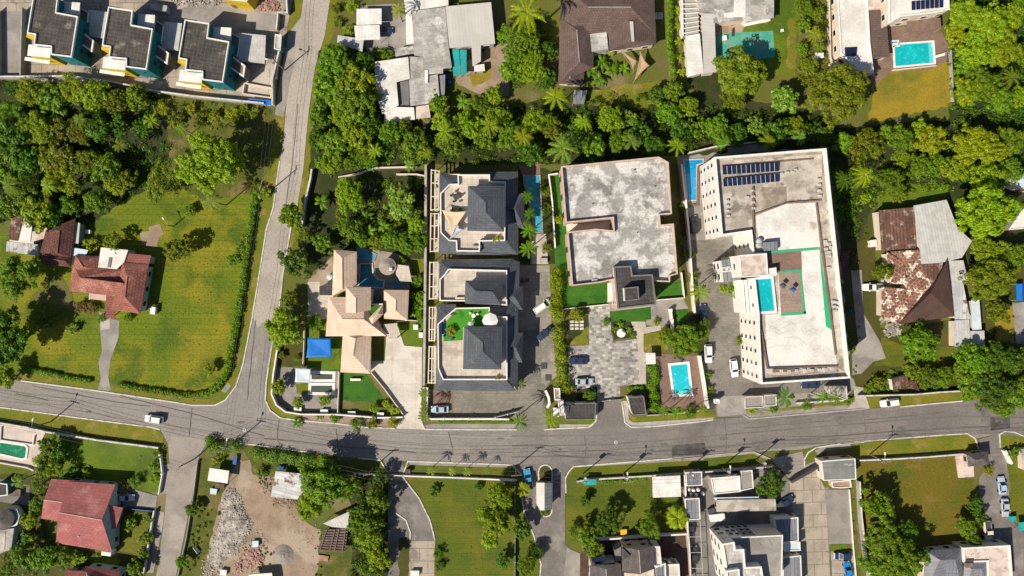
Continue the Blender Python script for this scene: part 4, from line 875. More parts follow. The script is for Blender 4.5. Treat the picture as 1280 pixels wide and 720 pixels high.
# grey-roofed townhouses
patch('drive', C5(770, 130, 1000, 130, 1010, 300, 1020, 640, 1020, 720, 770, 720), 'paver_grey', 2); patch('drive', C6(80, 395, 650, 395, 640, 20, 890, 0, 890, 300, 830, 400, 830, 510, 850, 650, 640, 655, 640, 580, 80, 570), 'paver_drive', 3)
patch('parking_bay', C6(85, 405, 240, 405, 240, 560, 85, 560), 'paver_brown', 4); patch('drive', C6(810, 130, 890, 130, 905, 310, 830, 365, 805, 350), 'paver_grey', 4)
patch('deck', C4(655, 65, 795, 65, 800, 150, 680, 145), 'paver_brown', 3); patch('path', C4(745, 530, 835, 525, 850, 720, 735, 720), 'concrete', 4); patch('garden', C4(655, 100, 690, 140, 760, 520, 740, 720, 660, 720), 'forest_floor', 2); patch('garden', C4(800, 100, 900, 140, 900, 720, 850, 720, 820, 520), 'forest_floor', 2)
patch('path', C4(660, 420, 700, 420, 745, 460, 735, 500, 690, 470), 'concrete', 4)
# white flat-roofed complex
patch('lawn', D1(35, 220, 130, 215, 165, 600, 190, 1000, 90, 1000, 60, 560), 'turf_artificial', 3)
patch('lawn', D2(120, 390, 440, 355, 442, 498, 120, 535), 'turf_artificial', 4); patch('lawn', D2(770, 375, 955, 340, 960, 450, 780, 465), 'turf_artificial', 4)
patch('lawn', D2(455, 550, 738, 518, 742, 605, 460, 632), 'turf_artificial', 4); patch('lawn', D2(885, 540, 992, 530, 998, 600, 900, 665), 'turf_artificial', 4)
patch('yard', D2(440, 350, 510, 530, 780, 470, 965, 460, 1000, 530, 880, 540, 890, 680, 700, 640, 740, 520, 455, 550), 'concrete_grey', 3)
patch('car_park', D3(285, -110, 420, -120, 430, 60, 445, 140, 600, 120, 612, 392, 490, 425, 490, 500, 345, 520, 160, 440, 155, 168, 290, 160), 'paver_check', 4)
patch('path', D3(560, 10, 650, 10, 655, 45, 750, 35, 752, 65, 640, 90, 640, 200, 655, 215, 655, 410, 530, 420, 490, 430, 612, 392, 600, 120, 560, 60), 'concrete', 5)
patch('garden', D3(160, 160, 280, 40, 290, 160), 'grass_verge', 5); patch('garden', D3(150, 0, 285, -30, 285, 50, 160, 150), 'forest_floor', 4); patch('garden', D3(430, 15, 560, 15, 590, 110, 450, 130), 'forest_floor', 6)
patch('lawn', D3(640, 100, 740, 75, 800, 190, 645, 210), 'grass_verge', 4); patch('garden', D3(740, 60, 1050, -60, 1060, 220, 830, 200), 'forest_floor', 3)
patch('drive', D3(345, 530, 495, 515, 520, 690, 500, 700, 300, 705, 345, 640), 'asphalt_dark', 5); patch('deck', D3(650, 210, 990, 230, 1040, 555, 760, 560, 730, 290, 655, 285), 'paver_brown', 5)
patch('garden', D3(650, 285, 732, 285, 760, 600, 660, 600), 'forest_floor', 4)
patch('garden', D3(210, 440, 340, 430, 340, 520, 200, 540), 'forest_floor', 5)
# apartment block grounds
patch('yard', PX(846, 195, 1036, 178, 1070, 480, 1058, 500, 900, 520, 884, 440, 862, 350), 'concrete_grey', 1)
patch('drive', D4(95, 400, 200, 400, 320, 650, 290, 720, 100, 720), 'concrete_grey', 3)
patch('drive', D5(60, 0, 320, 0, 400, 320, 420, 700, 560, 1050, 300, 1040, 200, 900, 150, 500), 'paver_drive', 3); patch('drive', D6(135, 360, 900, 330, 900, 400, 500, 420, 310, 430, 330, 545, 160, 545, 150, 440), 'asphalt_dark', 4); patch('drive', D6(165, 430, 305, 425, 330, 530, 165, 545), 'concrete_grey', 5)
patch('garden', D4(40, 400, 90, 400, 130, 750, 60, 720), 'grass_dark', 2); patch('garden', D5(50, -40, 100, -40, 140, 250, 60, 260), 'grass_dark', 2)
# bottom left gardens
patch('deck', F1(-60, 220, 20, 228, 320, 270, 290, 330, 300, 390, 245, 540, -60, 485), 'deck_pink', 3); patch('lawn', F1(0, 505, 240, 545, 230, 600, 0, 600), 'grass_olive', 2)
patch('lawn', F1(330, 280, 480, 295, 1115, 390, 1120, 700, 1000, 690, 640, 600, 330, 610), 'grass_bright', 2)
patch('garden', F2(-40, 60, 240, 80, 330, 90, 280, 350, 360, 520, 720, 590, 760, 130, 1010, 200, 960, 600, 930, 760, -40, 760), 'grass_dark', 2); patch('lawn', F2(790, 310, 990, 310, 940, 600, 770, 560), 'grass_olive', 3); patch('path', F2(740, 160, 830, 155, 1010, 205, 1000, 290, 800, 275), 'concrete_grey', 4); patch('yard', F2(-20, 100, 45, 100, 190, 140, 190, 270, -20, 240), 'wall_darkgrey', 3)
patch('lawn', F2(480, 580, 780, 620, 760, 650, 480, 640), 'grass_bright', 3)
# rubble yard
patch('yard', F3(370, 170, 425, 170, 440, 240, 540, 250, 700, 470, 760, 500, 740, 730, 200, 730, 290, 350), 'dirt_yard', 3); patch('garden', F3(190, 160, 370, 170, 330, 290, 290, 400, 230, 640, 110, 760, 90, 720, 180, 350), 'grass_weedy', 2); patch('garden', F3(430, 120, 834, 140, 834, 330, 730, 330, 545, 225, 430, 230), 'grass_weedy', 2)
patch('yard', F4(230, 480, 400, 400, 400, 720, 200, 720), 'grass_weedy', 3)
# curved-drive garden
patch('drive', F5(0, 140, 95, 140, 100, 225, 175, 330, 230, 440, 256, 545, 250, 780, 20, 780, 20, 225), 'drive_worn', 3); patch('drive', F5(130, 545, 255, 545, 250, 780, 122, 780), 'concrete_slab', 5); patch('lawn', F5(75, 530, 128, 530, 120, 780, 70, 780), 'grass_dark', 5)
patch('lawn', F5(100, 220, 665, 240, 690, 330, 700, 400, 750, 520, 785, 660, 780, 780, 250, 780, 256, 545, 230, 440, 175, 330), 'grass_olive', 2)
patch('garden', F4(390, 250, 585, 220, 585, 790, 390, 790), 'forest_floor', 2)
patch('drive', F5(690, 215, 645, 165, 960, 150, 905, 210, 905, 560, 960, 610, 960, 800, 780, 800, 785, 660, 750, 520, 700, 400, 690, 330), 'drive_worn', 5)
# lawn with the transformer poles, and the house below it
patch('lawn', F6(285, 280, 370, 205, 720, 190, 730, 305, 890, 305, 900, 340, 918, 490, 450, 515, 300, 560, 285, 450), 'grass_olive', 2)
patch('yard', F6(355, 610, 450, 515, 915, 490, 945, 800, 355, 800), 'paver_umber', 3); patch('yard', F6(290, 570, 360, 600, 360, 760, 270, 760), 'concrete_grey', 6)
# paved compound, bottom right of the middle
patch('yard', F7(55, 165, 550, 140, 620, 220, 640, 250, 830, 250, 840, 790, 60, 790), 'drive_worn', 2, ang=.03); patch('drive', F7(620, 215, 760, 160, 812, 262, 840, 790, 660, 790, 640, 380), 'concrete_slab', 4, ang=.03)
patch('parking_bay', F7(808, 262, 935, 262, 960, 548, 830, 552), 'concrete_grey', 4); patch('parking_bay', F7(840, 590, 960, 585, 985, 790, 850, 790), 'concrete_slab', 4); patch('garden', F7(835, 556, 925, 550, 930, 585, 845, 590), 'grass_bright', 5); patch('garden', F7(935, 255, 960, 255, 1000, 720, 975, 720), 'grass_weedy', 3)
patch('drive', F7(520, 100, 690, 60, 705, 130, 790, 100, 630, 215, 600, 180), 'concrete_grey', 5)
# bottom right plot
patch('lawn', E5(100, 30, 700, -20, 710, 130, 800, 140, 830, 300, 860, 540, 520, 560, 130, 540), 'grass_brownish', 2); patch('lawn', E5(130, 40, 640, 0, 600, 240, 560, 330, 350, 330, 340, 160, 130, 120), 'grass_dry', 3) if False else None
patch('drive', E5(860, -20, 960, -30, 1000, 30, 1025, 380, 1104, 460, 1104, 720, 1040, 720, 1030, 540, 870, 530, 880, 360, 835, 290, 835, 130, 900, 50), 'drive_worn', 3); patch('lawn', E5(1010, 0, 1160, -30, 1160, 440, 1090, 440, 1030, 360), 'grass_olive', 2)
patch('drive', E4(835, 380, 955, 345, 962, 435, 975, 510, 890, 510, 840, 450), 'asphalt_dark', 5)

# ================================================================ BUILDINGS
# --- three teal townhouses, top left
def townhouse(dx, dy, label):
    def a(*v): return [(p[0] + dx, p[1] + dy) for p in A1(*v)]
    o = a(650, 40, 795, 62, 785, 148, 915, 172, 877, 415, 755, 400, 755, 352, 652, 342, 660, 280, 612, 272)
    r = root('townhouse', label, 'house', mid(o), 'teal townhouses')
    h = 7.2; q = ccw(UL(o, h + .5))
    MB().prism(q, 0, h - .05, top=False).build('wall', 'wall_teal', r); MB().prism(offset(q, .25), h - .3, h).build('roof', 'roof_soot', r, ang=-.17); MB().ring(offset(q, -.04), .24, h - .08, h + .5).build('parapet', 'trim_white', r)
    for i, (u, v) in enumerate(((880, 405), (905, 250), (820, 412))):
        pass
    windows(r, q, 1.6, 2, gap=4.0, w=.9, h=.9, frame='wall_teal')
    c = a(805, 82, 930, 90, 925, 165, 795, 150); MB().sheet(UL(c, 5.2), .15).build('awning', 'roof_whitemetal', r, ang=-.17)
    c = a(930, 120, 985, 150, 970, 265, 915, 235); q2 = UL(c, 3.2); MB().prism(q2, 0, 3.1).build('porch', 'wall_darkgrey', r); MB().ring(q2, .2, 3.1, 3.4).build('porch_parapet', 'trim_white', r)
    c = a(925, 250, 1015, 320, 1005, 388, 908, 322); q2 = UL(c, 4.2); b = MB(); b.prism(q2, 0, 4.2); b.build('bay', 'wall_darkgrey', r); MB().prism(offset(q2, .35), 4.2, 4.35).build('bay_roof', 'trim_brown', r); MB().ring(offset(q2, -.05), .4, 4.1, 4.45).build('bay_trim', 'trim_white', r)
    c = a(625, 345, 752, 356, 748, 418, 618, 405); q2 = UL(c, 6.0); MB().prism(q2, 0, 5.8).build('stair_wing', 'wall_yellow', r); MB().prism(offset(q2, -.15), 5.8, 6.05).build('stair_roof', 'roof_whitemetal', r, ang=-.17)
    c = a(600, 415, 750, 438, 745, 458, 596, 436); MB().sheet(UL(c, 3.0), .15).build('balcony_slab', 'trim_white', r)
    c = a(612, 275, 662, 284, 658, 306, 606, 296); q2 = UL(c, 6.4); MB().prism(q2, 0, 6.4).build('side_wing', 'wall_yellow', r)
    return r
townhouse(-93.7, -15.5, 'teal flat-roofed townhouse at the walled end of the row, farthest from the side street')
townhouse(0, 0, 'teal flat-roofed townhouse in the middle of the row of three')
townhouse(95.5, 16, 'teal flat-roofed townhouse nearest the side street with a striped grey carport')
for c, lb in ((A1(530, 58, 645, 72, 632, 235, 535, 215), 'grey sheet carport between the first and second teal townhouses'), (A1(985, 130, 1092, 140, 1070, 305, 968, 292), 'grey sheet carport between the second and third teal townhouses'), (A2(460, 195, 635, 212, 628, 382, 448, 362), 'large striped grey carport beside the teal townhouse nearest the street')):
    canopy(lb, c, 3.0, 'roof_palemetal', name='carport', cat='carport')
fence('pale boundary wall along the woods side of the teal townhouse yard', A1(0, 474, 150, 474, 440, 470, 680, 500, 960, 560, 1180, 590, 1600, 632), 2.0, .3, 'wall_grey', cap='kerb_white')
fence('yellowish yard wall of the teal townhouses along the side street', A2(690, 640, 690, 490, 735, 300), 2.0, .3, 'wall_cream', cap='kerb_white')
fence('low wall along the street end of the teal townhouse yard near the top edge', A2(710, 190, 720, 90, 775, 90, 770, 0, 765, -60), 1.6, .3, 'wall_grey', cap='kerb_white')
fence('wall between the bare concrete court and the first teal townhouse', A1(160, 60, 150, 470), 1.8, .25, 'wall_grey'); fence('thin wall on the far side of the bare concrete court', A1(5, 70, 10, 470), 1.8, .25, 'wall_grey')
def smallflat(name, label, cat, pts, h, roof, wall, trim='trim_white', par=.2, win=False, door=True):
    r = root(name, label, cat, mid(pts)); flat(r, pts, h, par, .15, roof, wall, trim, 1, win, door=door); return r
smallflat('gate_lodge', 'small teal gate lodge of the townhouses by the side street', 'gate lodge', A2(690, 205, 730, 210, 722, 300, 685, 292), 3.0, 'concrete', 'wall_teal')
crate('bin_store', 'square concrete bin store by the townhouse gate', 'bin store', A2(645, 380, 702, 388, 695, 470, 640, 462), 1.4, 'wall_cream', 'concrete')
fence('low walled enclosure in the corner of the teal townhouse yard', A2(515, 505, 680, 535, 672, 592, 505, 568, 515, 505), 1.0, .25, 'wall_cream')
canopy('blue tarpaulin stretched over a store at the corner wall of the townhouses', A2(530, 590, 675, 604, 668, 632, 526, 615), 1.5, 'tarp_blue', name='tarpaulin', cat='tarpaulin')
crate('trailer', 'grey box trailer standing in the townhouse yard at the top edge', 'trailer', A1(905, 22, 1002, 36, 996, 72, 900, 56), 2.0, 'metal_grey', 'wall_grey')
r = smallflat('house', 'yellow walled house roof just showing at the top edge beside the side street', 'house', A2(370, -60, 560, -60, 520, 8, 380, -6), 5.0, 'roof_weathered', 'wall_yellow')
stones('rubble', A2(60, -10, 380, -20, 360, 30, 100, 40), 'rubble_mat', 160, .25, .7, .3)
stones('rubble', A2(540, 10, 700, 0, 720, 70, 600, 60), 'brickpile_mat', 120, .25, .7, .3)

# --- tile-roofed houses in the field
r = hiphouse('house', 'pink tile-roofed house with a white roof patch in the green field', [
    (B2(440, 388, 748, 412, 752, 585, 413, 545), 3.4, B2(476, 466, 740, 500), 5.4),
    (B2(735, 372, 893, 388, 842, 682, 668, 656), 3.4, B2(764, 462, 752, 585), 5.5),
    (B2(452, 328, 592, 338, 582, 420, 432, 440), 3.35, B2(480, 372, 500, 400), 4.9)], 'roof_pinktile', 'wall_seagreen')
MB().sheet(UL(B2(752, 318, 907, 333, 893, 388, 735, 370), 3.2), .15).build('lean_to_roof', 'roof_rosetile', r); body(r, B2(752, 318, 907, 333, 893, 388, 735, 370), 3.0, 'wall_seagreen', .3, door=False)
MB().prism(UL(B2(605, 284, 768, 300, 745, 372, 700, 415, 588, 405), 3.6), 0, 3.6).build('white_flat_roof', 'roof_white', r); MB().prism(UL(B2(655, 345, 672, 347, 662, 405, 645, 403), 3.7), 3.6, 3.75).build('roof_slot', 'wall_darkgrey', r)
MB().sheet(UL(B2(640, 560, 690, 600, 688, 715, 632, 705), 3.0), .15).build('porch_roof', 'roof_rosetile', r); MB().sheet(UL(B2(535, 552, 638, 565, 636, 605, 532, 592), 2.9), .12).build('window_canopy', 'wall_pink', r)
for x, y in ((690, 620), (645, 700), (535, 595)): v = U(B2(x, y)[0], 2.8); MB().tube((v.x, v.y, 0), (v.x, v.y, 2.8), .12, .12, 8).build('porch_column', 'trim_white', r)
r = hiphouse('house', 'old dark red tile-roofed house half hidden by trees beside the field', [(B2(275, 180, 452, 112, 425, 340, 232, 345), 3.4, B2(360, 185, 345, 320), 4.9), (B2(235, 320, 430, 330, 425, 402, 250, 385), 3.2, B2(290, 350, 390, 365), 4.1)], 'roof_oldred', 'wall_seagreen')
MB().sheet(UL(B2(82, 42, 142, 68, 105, 245, 48, 238), 3.1), .12).build('rusty_roof', 'roof_rust', r); MB().sheet(UL(B2(142, 118, 192, 160, 182, 248, 112, 242), 3.2), .12).build('white_roof', 'roof_white', r); MB().sheet(UL(B2(40, 248, 232, 268, 228, 335, 36, 308), 2.9), .12).build('grey_roof', 'roof_rustwhite', r); MB().sheet(UL(B2(190, 190, 372, 140, 365, 200, 180, 255), 3.05), .12).build('cream_roof', 'roof_pinkwhite', r)
body(r, B2(60, 60, 192, 110, 225, 330, 40, 300), 2.8, 'wall_cream', .5, door=False); MB().sheet(UL(B2(432, 132, 480, 138, 470, 262, 430, 258), 2.8), .1).build('side_roof', 'roof_greymetal', r); MB().sheet(UL(B2(430, 285, 530, 300, 515, 330, 440, 335, 432, 370, 388, 355), 2.9), .1).build('link_roof', 'tarp_pale', r); body(r, B2(432, 132, 480, 138, 470, 262, 430, 258), 2.7, 'wall_seagreen', .25, win=False, door=False)
canopy('thin metal frame clothes shelter in the field behind the pink house', B2(625, 195, 715, 212, 770, 230, 760, 300, 700, 262), 2.0, 'tarp_pale', name='shelter', cat='shelter') if False else None
crate('meter_box', 'small white utility box standing on the grass by the pink tile-roofed house', 'utility box', B2(905, 640, 932, 645, 928, 685, 902, 682), 1.2, 'trim_white'); crate('meter_box', 'small pale box behind the old red tile-roofed house', 'utility box', B2(515, 180, 540, 182, 538, 200, 513, 198), 1.0, 'trim_white')
seat(*B2(940, 640)[0], .3, 'weathered dark bench beside the pink tile-roofed house', 'timber')

# --- grey metal-roofed house, top middle
r = root('house', 'rambling house with patched grey roofs beside teal awnings at the top edge', 'house', A3(650, 250)[0])
for pts, h, m, nm in ((A3(705, 36, 962, 12, 985, 246, 728, 270), 3.9, 'roof_greymetal', 'metal_roof'), (A3(518, 62, 703, 38, 725, 270, 742, 380, 692, 386, 692, 412, 588, 420, 580, 320, 530, 310), 3.5, 'roof_greyfelt', 'felt_roof'),
                      (A3(305, 348, 496, 320, 506, 442, 430, 462, 442, 592, 350, 640, 318, 540), 3.1, 'roof_white', 'white_roof'), (A3(500, 448, 662, 418, 672, 545, 612, 582, 508, 596), 3.3, 'roof_greyfelt', 'rear_roof'),
                      (A3(505, 318, 582, 322, 588, 420, 595, 432, 510, 446), 3.0, 'roof_greystreak', 'link_roof'), (A3(362, 600, 528, 604, 534, 672, 360, 690), 2.8, 'roof_white', 'shed_roof'), (A3(540, 600, 612, 588, 622, 660, 540, 668), 2.7, 'roof_pinkwhite', 'lean_to_roof'),
                      (A3(470, -40, 722, -40, 722, 30, 514, 60, 530, 244, 486, 250, 480, 80), 3.0, 'roof_white', 'verandah_roof'), (A3(852, 256, 905, 254, 905, 345, 858, 372), 2.9, 'roof_greymetal', 'porch_roof'), (A3(664, 425, 704, 420, 702, 530, 672, 542), 2.8, 'roof_bluegrey', 'gutter_roof')):
    q = ccw(UL(pts, h)); MB().prism(q, h - .15, h).build(nm, m, r, ang=edge_ang(*UL(pts[:2]))); MB().prism(offset(q, .35), 0, h - .15, top=False).build('wall', 'wall_grey', r)
windows(r, ccw(offset(UL(A3(705, 36, 962, 12, 985, 246, 728, 270), 3.9), .35)), 1.6, 1)
MB().prism(UL(A3(590, 395, 607, 395, 607, 465, 590, 465), 3.7), 3.3, 3.75).build('roof_vent', 'trim_white', r); MB().prism(UL(A3(432, 465, 498, 452, 502, 590, 445, 590), 2.2), 0, 2.2).build('sunken_court', 'wall_darkgrey', r)
canopy('teal awning beside the grey metal roof, the one against the house', A3(742, 276, 782, 276, 790, 420, 750, 428), 2.7, 'tarp_teal', name='awning', cat='awning'); canopy('teal awning beside the grey metal roof, the outer one of two', A3(786, 278, 824, 280, 824, 418, 792, 420), 2.5, 'tarp_teal', name='awning', cat='awning')
canopy('upper white carport roof in the drive of the grey metal-roofed house', A3(205, 50, 346, 48, 346, 135, 205, 140), 2.9, 'roof_whitemetal', name='carport', cat='carport'); canopy('lower white carport roof with a dark blue car nosing out', A3(192, 144, 335, 140, 338, 222, 200, 226), 2.7, 'roof_whitemetal', name='carport', cat='carport')
canopy('pale shed roof half under the big trees by the side street', A3(100, 198, 246, 220, 238, 290, 96, 240), 2.6, 'roof_palemetal', name='shed', cat='shed')
canopy('slatted grey pergola on the court of the grey metal-roofed house', A3(420, 275, 525, 255, 530, 300, 425, 318), 2.6, 'roof_greystreak', name='pergola', cat='pergola')
tank(*A3(715, 430)[0], 'upper blue water drum beside the rambling grey-roofed house', .6, 1.2); tank(*A3(724, 462)[0], 'lower dark blue water drum beside the rambling grey-roofed house', .6, 1.2)
crate('shed', 'small white roofed shed with a blue side near the teal awnings', 'shed', A3(868, 370, 922, 362, 926, 398, 870, 402), 1.9, 'plastic_blue', 'roof_whitemetal')
fence('low wall between the trees and the garden plot beside the townhouses', C1(300, 235, 430, 210, 560, 170, 720, 165, 840, 165), 1.2, .3, 'wall_cream'); fence('pale wall across the top of the villa garden plot', C1(700, 215, 840, 215, 910, 230), 1.4, .3, 'wall_cream')
fence('grey wall on the street side of the villa garden', C1(120, 180, 110, 250, 75, 400, 50, 580), 1.5, .35, 'wall_grey', cap='kerb_white')

# --- brown-roofed house
r = hiphouse('house', 'large brown hip-roofed house with shade sails in its back garden', [
    (A4(365, -110, 890, -110, 895, 190, 362, 235), 4.0, A4(520, 40, 760, 40), 6.6), (A4(358, 100, 555, 100, 548, 380, 352, 470), 3.9, A4(455, 168, 470, 350), 5.9),
    (A4(628, 60, 893, 55, 902, 248, 620, 290), 3.95, A4(765, 125, 772, 228), 6.0), (A4(352, 370, 500, 375, 490, 480, 350, 470), 3.0, A4(400, 395, 420, 440), 4.2)], 'roof_brown', 'wall_cream')
for o in r.children:
    if o.name.startswith('ridge_cap'): o.data.materials[0] = MATS['kerb_grey']
MB().prism(UL(A4(528, 192, 622, 180, 632, 275, 540, 288), 4.6), 0, 4.6).build('flat_roof_patch', 'roof_greyfelt', r); MB().prism(UL(A4(752, 120, 772, 120, 778, 232, 764, 232), 6.15), 5.9, 6.15).build('ridge_skylight', 'roof_greymetal', r)
sail('tan triangular shade sail nearer the house of the two on the brown-roofed house lawn', A4(690, 270, 795, 345, 775, 400), (3.2, 2.6, 2.9), 'sail_tan'); sail('tan triangular shade sail with a pointed tip toward the lawn', A4(812, 290, 862, 368, 780, 452), (3.0, 2.8, 2.4), 'sail_tan')
canopy('grey lean-to shelter at the bottom corner of the brown-roofed house', A4(440, 508, 512, 508, 495, 585, 430, 585), 2.2, 'roof_bluegrey', name='shelter', cat='shelter')
condenser(*A4(914, 92)[0], 0, 'large white air conditioner beside the brown hip-roofed house', 0, 2.4)
# --- weathered house with the teal court
r = root('house', 'weathered grey flat-roofed house with a ladder of white beams, top edge', 'house', A5(330, 60)[0])
for pts, h, m, nm in ((A5(70, -60, 612, -60, 612, 108, 450, 130, 440, 118, 250, 140, 245, 75, 165, 75, 150, 0), 3.6, 'roof_greystreak', 'felt_roof'), (A5(372, -60, 442, -60, 442, 100, 315, 105, 315, 78, 372, 72), 3.75, 'roof_white', 'white_roof'), (A5(80, 216, 166, 200, 190, 436, 95, 462), 3.2, 'roof_whitemetal', 'cream_roof'), (A5(176, 80, 255, 80, 266, 432, 192, 440), 3.5, 'roof_greymetal', 'metal_roof')):
    q = ccw(UL(pts, h)); MB().prism(q, h - .15, h).build(nm, m, r, ang=1.5); MB().prism(offset(q, .3), 0, h - .15, top=False).build('wall', 'wall_cream', r)
p0 = A5(62, -20, 66, 215, 165, 195, 160, -20); q = UL(p0, 3.0); MB().prism(q, 0, 2.3).build('side_court', 'wall_grey', r)
for i in range(8):
    a = q[0].lerp(q[1], (i + .5) / 8); b = q[3].lerp(q[2], (i + .5) / 8); MB().wall([a, b], .22, 2.75, 3.0).build('beam', 'trim_white', r)
MB().wall([q[0], q[1]], .3, 0, 3.05).build('side_wall', 'trim_white', r)
MB().sheet(UL(A5(430, 140, 590, 108, 590, 125, 430, 160), 2.8), .12).build('verandah_edge', 'trim_white', r)
crate('cool_box', 'small white box on the teal court', 'box', A5(305, 215, 326, 214, 328, 240, 306, 241), .8, 'trim_white'); seat(*A5(362, 200)[0], 1.5, 'brown garden bench at the top of the teal court', 'timber'); crate('side_table', 'small white table on the lawn beside the teal court', 'table', A5(655, 176, 668, 176, 668, 188, 655, 188), .5, 'trim_white')
crate('shed', 'small white-roofed shed among the plants beside the pink drive', 'shed', A5(860, 320, 908, 318, 908, 345, 862, 348), 2.0, 'wall_cream', 'roof_whitemetal')
# --- turquoise pool house, top right
r = root('house', 'white flat-roofed house with a brown tiled strip beside the turquoise pool', 'house', A6(150, 150)[0])
flat(r, A6(28, -60, 198, -60, 215, 240, 236, 410, 165, 402, 50, 300), 3.8, .3, .25, 'roof_white', 'wall_cream', ang=1.5)
MB().sheet(UL(A6(205, 62, 302, 58, 325, 320, 230, 326), 3.4), .2).build('tiled_roof', 'roof_brown', r); body(r, A6(205, 62, 302, 58, 325, 320, 230, 326), 3.2, 'wall_cream', .3, door=False)
MB().prism(UL(A6(75, 265, 145, 262, 140, 312, 78, 312), 4.2), 3.8, 4.0).build('roof_light', 'solar_cell', r); MB().prism(UL(A6(195, -10, 310, -20, 320, 40, 205, 55), 3.9), 0, 3.9).build('link_roof', 'roof_pinkwhite', r)
r = root('house', 'two-storey cream house with blue solar panels by the turquoise pool', 'house', A6(480, 30)[0])
flat(r, A6(318, -80, 655, -80, 662, 52, 600, 68, 388, 92, 322, 130), 6.6, .35, .25, 'roof_white', 'wall_cream', storeys=2)
a = UL(A6(445, 8, 628, -8, 632, 38, 450, 55), 7.1)
for i in range(7):
    t0, t1 = i / 7 + .012, (i + 1) / 7 - .012; MB().sheet([a[0].lerp(a[1], t0), a[0].lerp(a[1], t1), a[3].lerp(a[2], t1) - Vector((0, 0, .25)), a[3].lerp(a[2], t0) - Vector((0, 0, .25))], .06).build('solar_panel', 'solar_cell', r)
canopy('brown slatted pergola roof over the terrace by the turquoise pool', A6(420, 108, 610, 100, 614, 160, 425, 180), 2.8, 'trim_brown', name='pergola', cat='pergola')
pool('turquoise swimming pool with white coping beside the dry lawn, top right', A6(338, 245, 572, 228, 582, 362, 345, 385), 'water_turquoise', cw=.45)
pool('small square spa at the corner of the turquoise pool, top right', A6(326, 230, 374, 226, 378, 262, 332, 268), 'water_blue', cw=.3, name='spa_pool')
seat(*A6(605, 315)[0], .3, 'cream daybed beside the turquoise pool, top right', 'trim_white', L=2.4, h=.4, name='daybed', cat='daybed')
fence('low retaining wall below the turquoise pool of the top right house', A6(335, 398, 580, 372), .6, .25, 'wall_cream'); fence('thin wall between the dry lawn and the tall trees, top right', A6(655, 290, 668, 580), 1.2, .2, 'wall_grey')
fence('cream wall along the narrow pink drive beside the weathered house', A6(-5, 385, -22, 330, -28, 0), 1.4, .25, 'wall_cream')

# --- rusty-roofed plot on the right
r = root('house', 'ramshackle house with broken tile roofs and a dark brown hip roof', 'house', E2(450, 500)[0])
for pts, h, m, nm, dz in ((E2(225, 160, 436, 140, 456, 386, 250, 402), 3.2, 'roof_rust', 'rusty_roof', .5), (E2(442, 130, 640, 94, 705, 262, 792, 342, 732, 442, 612, 472, 490, 482), 3.7, 'roof_palemetal', 'metal_roof', 0), (E2(280, 405, 385, 470, 400, 600, 300, 600), 3.2, 'roof_broken', 'tile_roof', 0), (E2(300, 405, 475, 395, 490, 480, 410, 560, 385, 470), 3.5, 'roof_broken', 'tile_roof', .3), (E2(400, 560, 480, 480, 560, 600, 540, 640, 400, 650), 3.4, 'roof_broken', 'tile_roof', .4), (E3(250, 40, 545, 70, 350, 265, 320, 230, 250, 220), 3.1, 'roof_broken', 'tile_roof', 0), (E2(485, 482, 615, 474, 600, 560, 552, 610), 3.6, 'roof_rust', 'red_roof', .2),
                          (E3(668, 0, 735, 0, 782, 236, 690, 236), 3.2, 'roof_rustwhite', 'white_roof', 0), (E2(650, 460, 740, 458, 768, 580, 668, 580), 3.3, 'roof_palemetal', 'white_roof', 0), (E3(688, 242, 776, 238, 782, 402, 690, 406), 2.9, 'roof_palemetal', 'shed_roof', 0), (E3(782, 306, 866, 304, 870, 400, 786, 402), 2.7, 'roof_palemetal', 'shed_roof', 0), (E3(788, 120, 836, 118, 850, 296, 796, 300), 2.6, 'tarp_pale', 'blue_roof', 0)):
    q = ccw(UL(pts, h)); q3 = [Vector((v.x, v.y, h + (dz if i >= len(q) / 2 else 0))) for i, v in enumerate(q)]
    MB().sheet(q3, .12).build(nm, m, r, ang=edge_ang(*UL(pts[:2]))); MB().prism(offset(q, .3), 0, h - .2, top=False).build('wall', 'wall_cream', r)
mb = MB(); pk = U(E3(545, 76)[0], 6.0); rg = U(E2(642, 458)[0], 5.2); c = [U(p, e) for p, e in zip(E3(350, 266, 688, 218, 662, -20, 560, 20), (3.3, 3.3, 3.6, 3.8))]
mb.poly((c[0], c[1], pk)); mb.poly((c[1], c[2], rg, pk)); mb.poly((rg, c[3], pk)); mb.poly((c[3], c[0], pk)); mb.build('hip_roof', 'roof_darkbrown', r); body(r, E3(380, 250, 660, 215, 650, 20, 560, 60), 3.1, 'wall_cream', .3)
stones('debris', E2(240, 560, 300, 560, 300, 640, 250, 720, 235, 640), 'rubble_mat', 110, .3, .8, .25); stones('debris', E3(255, 60, 320, 80, 370, 320, 280, 350, 240, 250), 'rubble_mat', 170, .3, .9, .35)
crate('shed', 'broken red and white roofed shed in the weeds beside the main road', 'shed', E3(312, 598, 400, 575, 412, 632, 320, 660), 2.0, 'wall_white', 'roof_rust')
canopy('small rusted sheet leaning over the weeds beside the roadside shed', E3(415, 600, 455, 610, 475, 665, 425, 650), 1.3, 'roof_oldred', name='roof_scrap', cat='scrap roof')
fence('long pale roadside wall in front of the overgrown plot on the right', E3(100, 690, 430, 682, 580, 668, 820, 655), 1.5, .25, 'wall_grey', cap='kerb_white')
tank(*E3(62, 185)[0], 'small blue barrel beside the apartment block side wall', .4, 1.0); canopy('rusted red lean-to roof against the wall beside the apartment block', E2(5, 405, 55, 400, 50, 550, 12, 560), 2.2, 'roof_oldred', name='lean_to', cat='lean-to')
crate('dog_kennel', 'small white hut on the path beside the rusty-roofed house', 'hut', E2(180, 340, 215, 335, 220, 372, 182, 378), 1.3, 'wall_white')
